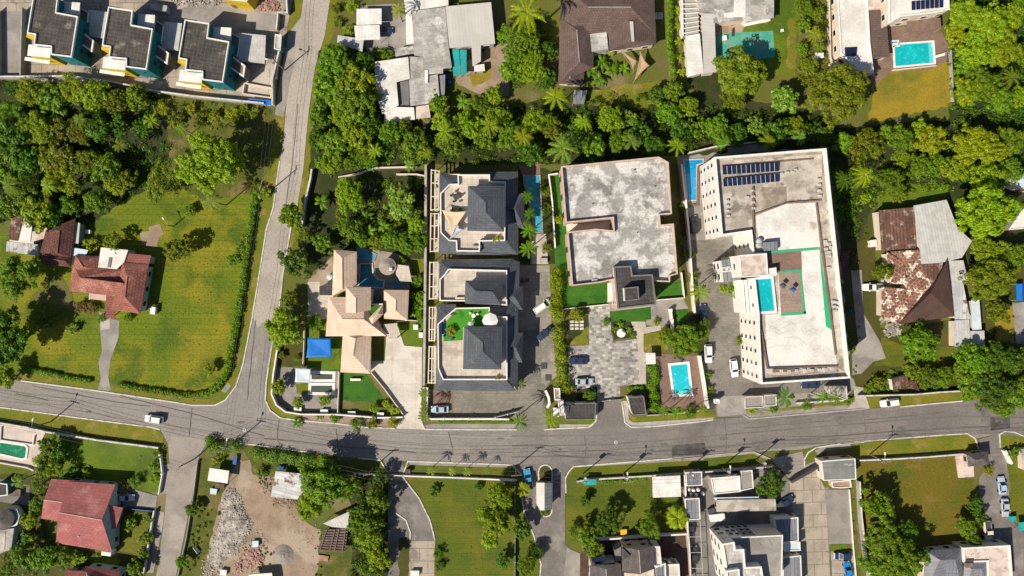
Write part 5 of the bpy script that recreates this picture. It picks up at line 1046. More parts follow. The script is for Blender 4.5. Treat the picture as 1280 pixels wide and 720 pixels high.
r = smallflat('house', 'pale blue roofed house end at the right edge behind the tall trees', 'house', E1(1072, 345, 1190, 320, 1190, 440, 1110, 430, 1065, 410), 3.4, 'tarp_pale', 'wall_cream'); smallflat('house', 'white roofed house end at the right edge below the dense tree', 'house', E1(1120, 545, 1190, 500, 1190, 650, 1040, 662), 3.6, 'roof_white', 'wall_cream')
canopy('blue tarpaulin shelter at the right edge beside the grey path', E2(1058, 600, 1095, 598, 1095, 700, 1060, 702), 2.0, 'tarp_blue', name='tarpaulin', cat='tarpaulin')

# --- salmon villa
r = hiphouse('villa', 'large salmon tile-roofed villa with a lagoon pool and round pavilion', [
    (C2(262, 122, 420, 135, 420, 372, 250, 445), 4.0, C2(320, 182, 322, 395), 5.6), (C2(225, 450, 470, 452, 625, 720, 205, 722), 4.0, C2(320, 602, 470, 605), 6.4), (C2(345, 380, 518, 382, 518, 540, 345, 560), 7.2, C2(415, 458, 415, 560), 9.0),
    (C2(602, 400, 782, 402, 772, 612, 610, 600), 3.9, C2(692, 470, 690, 545), 5.4), (C3(455, 90, 637, 90, 632, 345, 440, 336), 3.4, C3(538, 120, 522, 225), 5.2), (C2(500, 600, 600, 500, 602, 570, 520, 650), 5.2, C2(535, 590, 570, 565), 6.2)], 'roof_salmon', 'wall_cream', 'villa', .45, storeys=1)
MB().prism(UL(C2(450, 500, 600, 495, 600, 570, 500, 610, 420, 590), 4.6), 0, 4.6).build('roof_terrace', 'turf_artificial', r); MB().ring(UL(C2(450, 500, 600, 495, 600, 570, 500, 610, 420, 590), 5.2), .3, 4.6, 5.2).build('terrace_parapet', 'wall_cream', r)
MB().prism(UL(C2(600, 640, 700, 630, 700, 740, 640, 740), 3.2), 3.0, 3.25).build('side_porch', 'tile_beige', r)
for x, y in ((690, 640), (690, 735)): v = U(C2(x, y)[0], 3); MB().tube((v.x, v.y, 0), (v.x, v.y, 3.0), .15, .15, 8).build('porch_column', 'trim_white', r)
pool('dark blue curved lagoon pool beside the salmon villa', C2(440, 215, 532, 212, 540, 285, 575, 325, 618, 332, 608, 392, 430, 385), 'water_lagoon', 'wall_cream', .35); pool('upper arm of the dark lagoon pool behind the salmon villa', C2(415, 105, 470, 110, 562, 152, 545, 205, 440, 205), 'water_deep', 'pavilion_grey', .3); pool('shallow teal pool channel beside the round pavilion', C2(622, 345, 700, 330, 780, 345, 778, 388, 620, 385), 'water_lagoon', 'pavilion_grey', .3)
r = root('pavilion', 'round stone pavilion roof rising from the dark lagoon pool', 'pavilion', C2(632, 240)[0]); c = U(C2(632, 238)[0], 3.0)
for i in range(6): MB().tube((c.x + 1.9 * math.cos(i * 1.047), c.y + 1.9 * math.sin(i * 1.047), 0), (c.x + 1.9 * math.cos(i * 1.047), c.y + 1.9 * math.sin(i * 1.047), 2.6), .14, .14, 8).build('column', 'trim_white', r)
MB().tube((c.x, c.y, 2.6), (c.x, c.y, 2.8), 2.15, 2.15, 28).tube((c.x, c.y, 2.8), (c.x, c.y, 3.4), 2.0, .7, 28).build('roof', 'pavilion_grey', r); MB().box((c.x + .9, c.y - .7, 3.3), (.7, .7, .5)).build('skylight', 'trim_white', r)
canopy('fan-shaped beige patio awning beside the round pavilion', C2(700, 225, 780, 235, 802, 345, 720, 340, 690, 290), 2.4, 'tile_beige', name='awning', cat='awning')
sail('bright blue shade sail over the play court of the salmon villa', C3(228, 115, 380, 118, 386, 238, 220, 242), (2.8, 2.8, 2.8, 2.8), 'tarp_blue', sag=.3)
sail('pale blue shade sail beside the two sunken garden beds', C3(150, 310, 250, 314, 246, 404, 147, 400), (2.6, 2.6, 2.6, 2.6), 'tarp_pale', sag=.25)
r = pool('pair of dark ponds in a white frame, the upper one', C3(238, 325, 410, 330, 408, 398, 238, 398), 'pond_dark', 'trim_white', .7, name='garden_pond'); pool('pair of dark ponds in a white frame, the lower one', C3(238, 403, 408, 403, 405, 482, 232, 480), 'pond_dark', 'trim_white', .7, name='garden_pond')
seat(*C3(540, 382)[0], .0, 'white garden bench on the villa front lawn', 'trim_white', L=2.6)
for x, y, lb in ((512, 600, 'white concrete planter at the villa front wall below the lawn'), (695, 608, 'white concrete planter at the villa front wall nearest the driveway'), (335, 588, 'white concrete planter at the villa front wall below the ponds'), (165, 575, 'white concrete planter at the rounded corner of the villa wall')):
    crate('planter', lb, 'planter', [(p[0], p[1]) for p in C3(x - 22, y - 11, x + 22, y - 11, x + 22, y + 11, x - 22, y + 11)], .8, 'trim_white')
crate('pool_box', 'upper small white box on the lawn strip beside the villa drive', 'box', C3(910, 32, 937, 32, 937, 60, 910, 60), .7, 'trim_white'); crate('pool_box', 'lower small white box on the lawn strip beside the villa drive', 'box', C3(946, 82, 968, 82, 968, 112, 946, 112), .7, 'trim_white')
fence('curved cream front wall of the salmon villa along the street corner', C3(45, 190, 20, 350, 10, 470, 40, 540, 100, 585, 200, 600, 430, 602, 700, 622, 845, 618), 1.5, .25, 'wall_cream', cap='trim_white'); fence('straight garden wall between the villa ponds and its lawn', C3(437, 330, 434, 460, 428, 600), 1.2, .2, 'wall_cream'); fence('diagonal double kerb wall along the villa drive', C3(640, 335, 730, 445, 850, 610), .9, .2, 'wall_cream'); fence('thin upright wall between the play court and the tree by the street', C3(215, 60, 212, 180, 205, 305), 1.2, .2, 'wall_cream')
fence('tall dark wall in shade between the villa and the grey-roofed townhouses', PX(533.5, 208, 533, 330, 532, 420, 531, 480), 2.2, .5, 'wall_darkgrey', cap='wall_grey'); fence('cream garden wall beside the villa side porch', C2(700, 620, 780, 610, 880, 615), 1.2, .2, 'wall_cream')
tank(*C2(232, 312)[0], 'blue water barrel on the bare ground beside the salmon villa', .7, 1.1, 'tarp_pale')
crate('pump_house', 'dark shed roof between the bare slope and the salmon villa', 'shed', C2(165, 380, 250, 340, 250, 435, 165, 435), 2.0, 'wall_darkgrey', 'roof_black')

# --- three grey-roofed townhouses (big upper hip roof, roof terrace, skirt roofs)
def grey_house(label, up, upr, skirts, terrace, tmat, porch, outline, h=6.6):
    r = root('townhouse', label, 'house', mid(outline), 'grey-roofed townhouses')
    q = ccw(UL(outline, h - .6)); p = offset(q, .5); MB().prism(p, 0, h - .9).build('wall', 'wall_cream', r); windows(r, p, 1.7, 2, gap=3.6)
    t = ccw(UL(terrace, h)); MB().prism(t, h - 1.0, h).build('terrace_floor', tmat, r); MB().ring(offset(t, -.05), .28, h - .9, h + .95).build('parapet', 'trim_white', r)
    for s in skirts:
        MB().sheet([U(q, z) for q, z in s], .15).build('skirt_roof', 'roof_charcoal', r)
    body(r, up, h + 3.0, 'wall_white', .6, h + 3.2, 1, win=False, name='upper_wall', door=False); mb = MB(); mb.hip(up, h + 3.2, upr, h + 5.2); mb.build('upper_roof', 'roof_charcoal', r)
    a, b = UL(upr, h + 5.22); MB().tube(a, b, .12, .12, 6).build('ridge_cap', 'roof_charcoal', r) if (a - b).length > .3 else None
    if porch: MB().hip(porch[0], h - 1.2, porch[1], h + .6).build('porch_roof', 'roof_charcoal', r); body(r, porch[0], h - 1.4, 'wall_cream', .5, h - 1.2, 2, door=True)
    return r
def Z(pts, zs): return list(zip(pts, zs))
E0, T0 = 5.6, 7.0
grey_house('grey-roofed townhouse at the pool end with a tan sail on its terrace', C4(334, 218, 572, 220, 566, 512, 330, 506), C4(450, 325, 450, 388),
    [Z(C4(150, 132, 272, 145, 270, 205, 215, 205), (E0, E0, T0, T0)), Z(C4(150, 135, 218, 205, 160, 268, 148, 372), (E0, T0, T0, E0)), Z(C4(472, 128, 655, 125, 580, 192, 472, 188), (E0, E0, T0, T0)), Z(C4(655, 120, 658, 658, 576, 570, 576, 195), (E0, E0, T0, T0)),
     Z(C4(148, 510, 205, 572, 260, 575, 258, 655, 145, 655), (E0, T0, T0, E0, E0)), Z(C4(260, 645, 412, 645, 605, 662, 258, 660), (E0 + .3, E0 + .3, E0, E0)), Z(C4(414, 575, 576, 570, 656, 659, 412, 648), (T0, T0, E0, E0))],
    C4(270, 150, 475, 150, 475, 192, 576, 196, 572, 572, 412, 575, 410, 640, 262, 638, 260, 575, 212, 572, 160, 520, 158, 270, 218, 210, 272, 208), 'tile_beige', (C4(584, 268, 698, 270, 694, 488, 640, 486), C4(588, 368, 640, 368)), C4(152, 128, 655, 120, 655, 655, 148, 652))
grey_house('grey-roofed townhouse in the middle with a bare cream terrace', C5(370, 244, 656, 244, 640, 430, 366, 416), C5(447, 322, 572, 326),
    [Z(C5(182, 86, 722, 80, 684, 168, 240, 156), (E0, E0, T0, T0)), Z(C5(176, 90, 244, 158, 178, 238, 172, 390), (E0, T0, T0, E0)), Z(C5(722, 82, 778, 105, 770, 460, 684, 440, 684, 170), (E0, E0, E0, T0, T0))],
    C5(215, 200, 245, 158, 682, 168, 682, 430, 370, 398, 180, 396, 180, 235), 'tile_beige', (C5(690, 290, 806, 290, 800, 466, 640, 446), C5(690, 362, 740, 365)), C5(178, 88, 770, 88, 770, 440, 176, 400))
grey_house('grey-roofed townhouse nearest the main road with bright turf on its terrace', C5(360, 590, 647, 590, 640, 912, 352, 908), C5(502, 710, 502, 778),
    [Z(C5(162, 425, 300, 422, 296, 500, 232, 502), (E0, E0, T0, T0)), Z(C5(160, 428, 234, 504, 168, 560, 158, 700), (E0, T0, T0, E0)), Z(C5(558, 432, 772, 440, 690, 512, 558, 512), (E0, E0, T0, T0)), Z(C5(768, 450, 765, 1070, 684, 985, 684, 512), (E0, E0, T0, T0)), Z(C6(130, 260, 198, 328, 575, 330, 642, 404, 125, 402), (E0 + .6, T0, T0, E0, E0))],
    C5(235, 505, 300, 450, 552, 445, 556, 512, 684, 514, 684, 985, 205, 985, 168, 900, 165, 570), 'tile_beige', (C6(588, 28, 690, 30, 684, 222, 640, 220), C6(592, 120, 640, 122)), C5(164, 432, 768, 445, 765, 1070, 150, 1065))
h = 6.62
o = MB().prism(UL(C5(212, 570, 302, 460, 545, 455, 548, 512, 600, 512, 600, 590, 352, 595, 350, 690, 205, 700), h + .02), h - .3, h + .04).build('lawn', 'turf_terrace'); o['label'] = 'bright green turf on the roof terrace of the townhouse nearest the road'; o['kind'] = 'structure'
for pts, lb in ((C4(95, 110, 152, 118, 150, 372, 92, 378), 'pool end'), (C4(92, 392, 150, 392, 145, 640, 88, 645), 'terrace sail'), (C5(100, 102, 168, 102, 160, 385, 96, 388), 'middle'), (C5(98, 440, 150, 440, 140, 700, 95, 700), 'turf terrace'), (C6(82, 115, 125, 118, 125, 360, 75, 358), 'road end')):
    r = root('pergola', 'white slatted side pergola of the grey-roofed townhouses, %s bay' % lb, 'pergola', mid(pts), 'side pergolas'); q = UL(pts, 4.4)
    for t in (0.06, .5, .94): MB().wall([q[0].lerp(q[1], t), q[3].lerp(q[2], t)], .26, 4.1, 4.4).build('beam', 'wall_cream', r)
    for t in (.02, .33, .66, .98): MB().wall([q[0].lerp(q[3], t), q[1].lerp(q[2], t)], .2, 4.15, 4.38).build('cross_beam', 'wall_cream', r)
    for v in q: w = v.lerp(sum(q, Vector()) / 4, .08); MB().tube((w.x, w.y, 0), (w.x, w.y, 4.1), .12, .12, 6).build('post', 'trim_white', r)
    MB().prism(offset(q, .2), .05, .10).build('paving', 'roof_tan', r)
sail('sand coloured triangular sail on the roof terrace of the pool end townhouse', C4(165, 372, 328, 380, 232, 535), (9.0, 9.2, 8.6), 'sail_sand', z0=6.6); sail('pale blue grey triangular sail below the sand coloured one', C4(252, 472, 302, 498, 212, 565), (8.8, 8.8, 8.4), 'sail_grey', z0=6.6)
table(*C4(262, 290)[0], 'black table on the sail terrace', 'metal_dark', 6.6, 1.6, 5); table(*C5(432, 508)[0], 'white round table on the bright turf terrace', 'trim_white', 6.66, 1.0, 3); table(*C5(255, 640)[0], 'dark table under bushes on the turf terrace', 'metal_dark', 6.66, 1.8, 4)
parasol(*C5(556, 545)[0], 6.66, 1.9, 'large white parasol on the bright turf terrace'); parasol(*C5(410, 575)[0], 6.66, .75, 'small white parasol on the bright turf terrace', n=10)
seat(*C4(470, 552)[0], 0, 'dark sofa on the sail terrace by the upper wall', 'metal_dark', 6.6, 2.4, 'sofa', 'sofa'); seat(*C4(390, 612)[0], 0, 'grey sofa in the lower terrace bay of the pool end townhouse', 'wall_grey', 6.6, 2.4, 'sofa', 'sofa'); seat(*C5(330, 380)[0], 0, 'pale bench at the edge of the bare cream terrace', 'wall_cream', 6.6, 2.2)
seat(*C5(205, 600)[0], 1.6, 'navy sofa along the parapet of the turf terrace', 'plastic_blue', 6.66, 3.0, 'sofa', 'sofa')
pool('long narrow dark blue pool in shade beside the grey-roofed townhouses', C4(686, 145, 800, 148, 818, 520, 762, 520, 740, 420, 735, 380, 690, 200), 'water_deep', 'pavilion_grey', .3)
fence('low dark block at the foot of the narrow pool', C4(700, 670, 740, 670, 740, 715), 1.0, .3, 'wall_darkgrey'); crate('planter', 'grey planter at the end of the pool path', 'planter', C4(795, 685, 842, 685, 842, 712, 795, 712), .9, 'wall_grey')
fence('white street wall of the grey-roofed townhouses with square pillars', C6(82, 578, 180, 578, 340, 578, 500, 578, 600, 580), 1.6, .3, 'wall_white', cap='trim_white', posts=5.0)
fence('sliding metal gate of the grey-roofed townhouses standing diagonally open', C6(510, 568, 590, 548, 660, 530), 1.6, .15, 'metal_grey', name='gate', cat='gate', posts=3); fence('curved pale entrance wall between the townhouse gate and the bins', C6(830, 395, 850, 440, 855, 480, 840, 505), 1.8, .5, 'wall_grey', cap='trim_white'); fence('white wall along the narrow lawn beside the flat-roofed complex', D1(95, 210, 32, 220, 55, 400, 75, 720), 1.6, .3, 'wall_white'); fence('side wall of the townhouse forecourt beside the villa drive', C6(48, 380, 78, 380, 75, 575), 1.6, .25, 'wall_white')
smallflat('guard_house', 'tan roofed guard hut beside the townhouse gate', 'guard hut', C6(888, 388, 925, 388, 928, 462, 892, 465), 2.8, 'roof_tan', 'wall_cream'); smallflat('guard_house', 'white roofed guard hut beside the townhouse gate, nearer the road', 'guard hut', C6(912, 468, 948, 465, 955, 560, 925, 562), 2.8, 'roof_white', 'wall_cream'); crate('bin_store', 'white bin store between the gate palm and the guard hut', 'bin store', C6(882, 515, 912, 515, 915, 568, 885, 570), 1.2, 'trim_white')
for x, y, lb in ((822, 244, 'upper'), (850, 320, 'lower')): crate('drain_cover', '%s square white-rimmed drain in the townhouse drive' % lb, 'drain', [(p[0], p[1]) for p in C6(x - 14, y - 14, x + 14, y - 14, x + 14, y + 14, x - 14, y + 14)], .15, 'trim_white', 'metal_dark', ov=.18)
for x, y, lb in ((798, 250, 'first'), (836, 240, 'second')): crate('planter', '%s dark square planter on the paving beside the middle townhouse' % lb, 'planter', [(p[0], p[1]) for p in C5(x - 10, y - 12, x + 10, y - 12, x + 10, y + 12, x - 10, y + 12)], .7, 'metal_dark')

# --- white flat-roofed complex
r = root('building', 'large white flat-roofed complex with weathered roof and a dark stair tower', 'building', PX(770, 280)[0])
hh = 7.6
o = PX(701.7, 208, 823.5, 196, 836, 203) + D1(862, 135, 885, 482, 802, 490, 806, 560, 898, 552) + D2(925, 290, 872, 305, 872, 345, 480, 330, 385, 350, 195, 372, 165, 30) + D1(165, 610, 360, 588, 482, 600, 478, 512, 152, 545)
q = ccw(UL(o, hh + 1.2)); MB().prism(q, 0, hh - .05, top=False).build('wall', 'wall_pink', r); MB().prism(offset(q, .28), hh - .3, hh).build('roof', 'roof_weathered', r, ang=.09); MB().ring(offset(q, -.05), .3, hh - .1, hh + 1.2).build('parapet', 'trim_pink', r)
for x, y in ((620, 185), (640, 620), (300, 260), (760, 300), (330, 420)): v = U(D1(x, y)[0], hh); MB().tube((v.x, v.y, hh), (v.x, v.y, hh + .7), .12, .12, 8).build('vent_pipe', 'metal_grey', r)
for c in (D1(600, 590, 660, 600, 665, 640, 640, 650, 605, 625), D1(440, 400, 560, 430, 540, 480, 450, 470), D1(600, 170, 640, 165, 645, 200, 610, 205)): MB().prism(UL(c, hh), hh - .1, hh + .012).build('roof_stain', 'roof_greystreak', r); windows(r, q, 1.7, 2, gap=4)
MB().prism(UL(D1(160, 548, 475, 515, 478, 595, 165, 606), 4.2), 0, 4.0).build('light_well', 'wall_cream', r)
t = D2(484, 240, 604, 235, 612, 300, 752, 294, 778, 502, 510, 532); flat(r, t, 9.6, .3, .25, 'roof_black', 'wall_pink', 'wall_darkgrey', name='tower_roof', storeys=3, win=True)
flat(r, D2(556, 388, 652, 378, 658, 468, 562, 478), 12.0, .1, .15, 'roof_black', 'wall_white', 'wall_darkgrey', z0=9.5, name='lift_house_roof', win=False)
for x, y in ((1,1),): MB().prism(UL(D2(440, 355, 498, 345, 500, 470, 440, 490), 3.4), 3.2, 3.4).build('glazed_porch', 'roof_whitemetal', r)
MB().prism(UL(D2(330, 330, 370, 328, 370, 345, 332, 348), 8.0), 7.5, 8.0).build('roof_hatch', 'trim_white', r)
fence('white trim wall at the front of the artificial lawns below the white complex', D2(120, 535, 250, 520, 442, 500), .8, .2, 'wall_white'); fence('thin white wall at the edge of the small lawn beside the stair tower', D2(780, 470, 965, 455, 945, 280), 1.2, .2, 'wall_white'); fence('white panelled screen beside the small square lawn', D2(868, 540, 885, 682), 1.6, .5, 'wall_white', posts=2)
fence('cream wall between the white complex and the apartment block drive', D1(940, 150, 985, 560, 1000, 730) + D2(1000, 180, 1015, 400, 1030, 560), 2.0, .35, 'wall_cream', cap='trim_white')
smallflat('guard_house', 'long black-roofed gatehouse at the complex entrance beside the palms', 'gatehouse', D3(138, 538, 335, 533, 328, 640, 140, 642), 3.0, 'roof_black', 'wall_cream', 'wall_darkgrey', win=True); smallflat('guard_house', 'square black-roofed gatehouse at the complex entrance beside the pool garden', 'gatehouse', D3(540, 497, 642, 492, 658, 606, 575, 612, 560, 585), 3.0, 'roof_black', 'wall_white', 'wall_darkgrey', win=True)
pool('turquoise rectangular pool on a brown deck beside the main road', D3(795, 278, 933, 265, 957, 487, 825, 493), 'water_cyan', cw=.6)
fence('white wall beside the brown pool deck', D3(988, 225, 1015, 380, 1042, 560), 1.8, .5, 'wall_white', cap='trim_white'); fence('low wall along the road below the brown pool deck', D3(660, 610, 850, 598, 1040, 575), .9, .25, 'wall_grey'); fence('white gate rail across the complex entrance drive', D3(345, 522, 420, 512, 500, 508), 1.0, .12, 'metal_grey', name='gate', cat='gate', posts=2)
canopy('flat white shade roof at the corner of the brown pool deck', D3(655, 212, 715, 212, 718, 282, 655, 286), 2.6, 'roof_whitemetal', name='shade_roof', cat='shade roof'); table(*D3(870, 230)[0], 'dark table on the brown pool deck', 'metal_dark', .05, 1.6, 4)
r = root('fountain', 'white tiered fountain in the planted bed below the artificial lawn', 'fountain', D3(497, 85)[0]); c = U(D3(497, 85)[0], .8); MB().tube((c.x, c.y, 0), (c.x, c.y, .5), 1.0, 1.1, 16).build('basin', 'trim_white', r); MB().tube((c.x, c.y, .5), (c.x, c.y, 1.2), .2, .15, 10).build('stem', 'trim_white', r); MB().tube((c.x, c.y, 1.2), (c.x, c.y, 1.35), .3, .55, 14).build('bowl', 'trim_white', r)
for i in range(3):
    for j in range(3): o = patch('stepping_stone', D3(165 + i * 32, 5 + j * 22, 190 + i * 32, 3 + j * 22, 191 + i * 32, 18 + j * 22, 166 + i * 32, 20 + j * 22), 'concrete_white', 7)

# --- apartment block
r = root('apartment_building', 'big white apartment block with rooftop pool, solar panels and painted court', 'apartment building', PX(970, 330)[0])
hb = 12.6
out = D4(258, 125, 930, 72) + D6(917, 328, 415, 362, 400, 70) + D5(520, 448, 495, 230, 575, 212, 562, 82, 490, 86) + D4(478, 590, 476, 572, 300, 598)
q = ccw(UL(out, hb + .9)); MB().prism(q, 0, hb - 1.3, top=False).build('wall', 'wall_white', r)
windows(r, q, 1.7, 4, sh=3.0, gap=2.9, w=.8, h=1.2, most=90)
MB().prism(offset(q, .3), hb - 1.6, hb - .9).build('roof', 'roof_tan', r, ang=.08); MB().ring(offset(q, -.05), .42, hb - 1.5, hb + .5).build('parapet', 'trim_white', r)
zc = hb - .9
def deck(nm, pts, m, z=.03, ang=.08):
    return MB().prism(UL(pts, zc + z), zc - .1, zc + z).build(nm, m, r, ang=ang)
deck('court_floor', D4(500, 480, 690, 405, 865, 402, 890, 690) + D5(960, 540, 985, 690) + D6(838, 258, 450, 272) + D5(560, 450, 640, 445, 640, 60, 530, 60), 'roof_white', .04)
deck('brick_court', D5(640, 68, 775, 62, 780, 185, 640, 195, 570, 180, 572, 75), 'paver_brown', .08); deck('pool_patio', D5(640, 195, 778, 185, 800, 440, 655, 450), 'paver_pink', .08)
for pts in (D5(568, 68, 885, 42, 890, 58, 570, 82), D5(885, 50, 908, 200, 960, 540, 925, 520, 895, 200), D5(650, 185, 778, 176, 780, 190, 652, 198), D5(776, 190, 804, 442, 790, 440, 766, 190), D5(655, 440, 804, 428, 804, 445, 655, 456)): deck('painted_border', pts, 'paint_green', .12)
deck('felt_patch', D4(500, 310, 685, 305, 690, 395, 500, 470), 'roof_brownstain', .06); deck('side_roof', D4(310, 490, 490, 478, 490, 562, 310, 575), 'roof_tan', .05)
deck('roof_strip', D4(268, 132, 918, 80, 905, 108, 285, 152), 'roof_brownstain', .05); deck('roof_strip', D4(900, 110, 922, 90, 950, 395, 905, 395), 'roof_brownstain', .09); deck('roof_strip', D6(425, 345, 905, 318, 900, 300, 845, 268, 850, 292, 440, 315), 'roof_brownstain', .05)
for k in range(9):
    x, y = R.uniform(560, 900), R.uniform(480, 660); pts = [U(D5(x, y)[0], zc)]
    for _ in range(4): x += R.uniform(8, 28); y += R.uniform(-14, 14); pts.append(U(D5(min(x, 960), y)[0], zc))
    MB().wall(pts, .07, zc, zc + .055).build('roof_crack', 'roof_greystreak', r)
for a, b, h_ in ((D4(495, 470)[0], D4(690, 402)[0], .5), (D4(690, 402)[0], D4(895, 385)[0], .5), (D4(488, 305)[0], D4(492, 590)[0], .6), (D4(868, 405)[0], D5(985, 690)[0], .5), (D6(450, 272)[0], D6(845, 260)[0], .5), (D5(520, 450)[0], D6(450, 272)[0], .6), (D4(300, 180)[0], D4(850, 135)[0], .3)):
    MB().wall([U(a, zc + h_), U(b, zc + h_)], .3, zc - .1, zc + h_).build('roof_kerb', 'trim_brown', r)
for rw, (a, b, c, d) in enumerate((D4(300, 182, 642, 158, 644, 210, 304, 232), D4(304, 258, 644, 224, 646, 272, 308, 304))):
    qa = [U(a, zc + .9), U(b, zc + .9), U(c, zc + .45), U(d, zc + .45)]
    MB().sheet([v - Vector((0, 0, .1)) for v in qa], .05).build('panel_rack', 'metal_grey', r)
    for i in range(12):
        t0, t1 = i / 12 + .007, (i + 1) / 12 - .007; MB().sheet([qa[0].lerp(qa[1], t0), qa[0].lerp(qa[1], t1), qa[3].lerp(qa[2], t1), qa[3].lerp(qa[2], t0)], .06).build('solar_panel', 'solar_cell', r)
# rooftop pool, stair house, low wing, fins
qp = ccw(UL(D5(490, 225, 608, 215, 632, 436, 508, 445), zc + .5)); MB().ring(qp, .55, zc - .2, zc + .5).build('pool_coping', 'trim_white', r); MB().prism(offset(qp, .5), zc - .2, zc + .35).build('pool_water', 'water_turquoise', r)
flat(r, D5(404, 92, 568, 80, 578, 214, 415, 224), 14.0, .15, .2, 'roof_pinkwhite', 'wall_white', name='stair_roof', storeys=4)
flat(r, D5(580, 172, 625, 165, 628, 212, 585, 220), 13.6, .1, .15, 'roof_white', 'wall_white', z0=11, name='kiosk_roof', win=False)
qa = ccw(UL(D5(296, 125, 405, 100, 415, 240, 310, 252), 7.4)); MB().prism(qa, 0, 7.2).build('balcony_wing', 'wall_white', r)
qq = UL(D5(296, 125, 405, 100, 415, 240, 310, 252), 7.4)
for i in range(4): MB().sheet([qq[0].lerp(qq[1], i / 4 + .01), qq[0].lerp(qq[1], (i + 1) / 4 - .02), qq[3].lerp(qq[2], (i + 1) / 4 - .02), qq[3].lerp(qq[2], i / 4 + .01)], .15).build('wing_roof', 'roof_bluegrey', r)
windows(r, qa, 1.7, 2, gap=2.4)
for i in range(4):
    x = 424 + i * 22; MB().wall([U(D5(x, 240)[0], 8 + i), U(D5(x + 16, 440)[0], 8 + i)], .3, 0, 8 + i).build('facade_fin', 'trim_white', r)
for i in range(4):
    c = U(D5(318 + i * 24, 178 - i * 4)[0], 7.55); MB().ring([(c.x - .75, c.y - .55, 0), (c.x + .75, c.y - .55, 0), (c.x + .75, c.y + .55, 0), (c.x - .75, c.y + .55, 0)], .22, 7.3, 7.6).build('skylight_frame', 'trim_white', r)
deck('roof_box', D6(480, 270, 600, 268, 600, 290, 480, 296), 'trim_brown', .5)
n = 0
for x, y in ((655, 228), (690, 222), (722, 218), (738, 205)): condenser(*D4(x, y)[0], zc + .02, '%s white air conditioner in the short rooftop line beside the solar panels' % ORD[n], .1, .8, 'air conditioners by the solar panels'); n += 1
for i, (x, y) in enumerate(((480, 330), (484, 365), (484, 400), (486, 435), (450, 370))): condenser(*D4(x, y)[0], zc + .02, '%s white air conditioner from the top beside the brown felt patch' % ORD[i], 0, .9, 'air conditioners by the felt patch')
for i, (x, y) in enumerate(((330, 390), (330, 420), (332, 450), (334, 480))): condenser(*D4(x, y)[0], zc + .02, '%s white air conditioner from the top near the block corner below the solar panels' % ORD[i], 0, .8, 'air conditioners at the block corner')
for i, (x, y) in enumerate(((878, 262), (880, 295), (880, 330), (884, 362))): condenser(*D4(x, y)[0], zc + .02, '%s white air conditioner from the top along the far roof edge of the north block' % ORD[i], 0, .9, 'air conditioners on the far roof edge')
for i, (x, y) in enumerate(((915, 10), (935, 25), (950, 45), (918, 55), (935, 75), (938, 95), (935, 170))): condenser(*D5(x, y)[0], zc + .05, '%s white air conditioner from the top beside the painted green corner strip' % ORD[i], 0, 1.0, 'air conditioners by the green strip')
for i, (x, y) in enumerate(((965, 370), (985, 375), (968, 400), (988, 405), (975, 425))): condenser(*D5(x, y)[0], zc + .05, '%s white air conditioner in the cluster halfway down the long tan roof strip' % ORD[i], 0, .9, 'air conditioners on the tan strip')
for i in range(8): condenser(*D6(520 + i * 40 + (i * 37) % 17, 284 - i * 2 + (i * 5) % 7)[0], zc + .05, '%s white air conditioner from the left in the line along the bottom roof edge' % ORD[i], 0, .9, 'air conditioners on the bottom roof edge')
for i, (x, y) in enumerate(((668, 272), (728, 296))): parasol(*D5(x, y)[0], zc + .09, .75, '%s dark square parasol on the rooftop pool patio' % ('upper' if not i else 'lower'), 'metal_dark' if not i else 'plastic_blue', 4, 1.7)
for i, (x, y) in enumerate(((525, 630), (522, 655), (540, 40))):
    if i < 2: tank(*D4(x, y)[0], '%s silver rooftop tank beside the painted court' % ('upper' if not i else 'lower'), .7, 1.0, 'metal_grey', zc)
smallflat('plant_room', 'flat grey shelter on the roof beside the silver tanks', 'plant room', D4(545, 640, 632, 632, 636, 685, 550, 690), 13.6, 'roof_bluegrey', 'wall_grey', 'wall_grey', door=False) if False else None
MB().prism(UL(D4(548, 640, 632, 632, 636, 685, 552, 690), zc + 1.6), zc, zc + 1.6).build('plant_room', 'roof_bluegrey', r)
pool('bright blue pool strip squeezed beside the apartment block', D4(64, 140, 192, 135, 190, 165, 152, 178, 150, 390, 86, 394), 'water_blue', 'deck_pink', .3); fence('brown tiled ledge between the blue pool strip and the apartment block', D4(178, 175, 155, 190, 150, 415, 90, 420), .5, .5, 'trim_brown')
fence('cream wall between the white complex and the blue pool strip', D4(42, 180, 75, 450, 95, 720), 2.2, .35, 'wall_cream', cap='trim_white') if False else None
fence('grey wall behind the apartment block under the dark trees', D4(90, 110, 260, 70, 600, 35, 890, -10), 2.0, .25, 'wall_grey', cap='kerb_white'); canopy('dark slatted pump shelter behind the apartment block', D4(335, 68, 598, 38, 600, 88, 335, 108), 2.4, 'wall_darkgrey', name='shelter', cat='shelter')
smallflat('utility_room', 'open grey-roofed utility room at the apartment block entrance, nearest the drive', 'utility room', D6(320, 432, 422, 428, 426, 492, 320, 498), 2.4, 'concrete_grey', 'wall_grey', 'kerb_white', .3); smallflat('utility_room', 'grey-roofed utility room at the apartment entrance beside the leafy palms', 'utility room', D6(430, 424, 498, 420, 500, 480, 432, 486), 2.2, 'concrete_grey', 'wall_grey', 'kerb_white', .3); smallflat('utility_room', 'grey concrete store at the far corner of the apartment block frontage', 'utility room', D6(790, 376, 892, 372, 898, 445, 880, 448, 800, 420), 2.4, 'concrete_grey', 'wall_grey', 'kerb_white', .2)
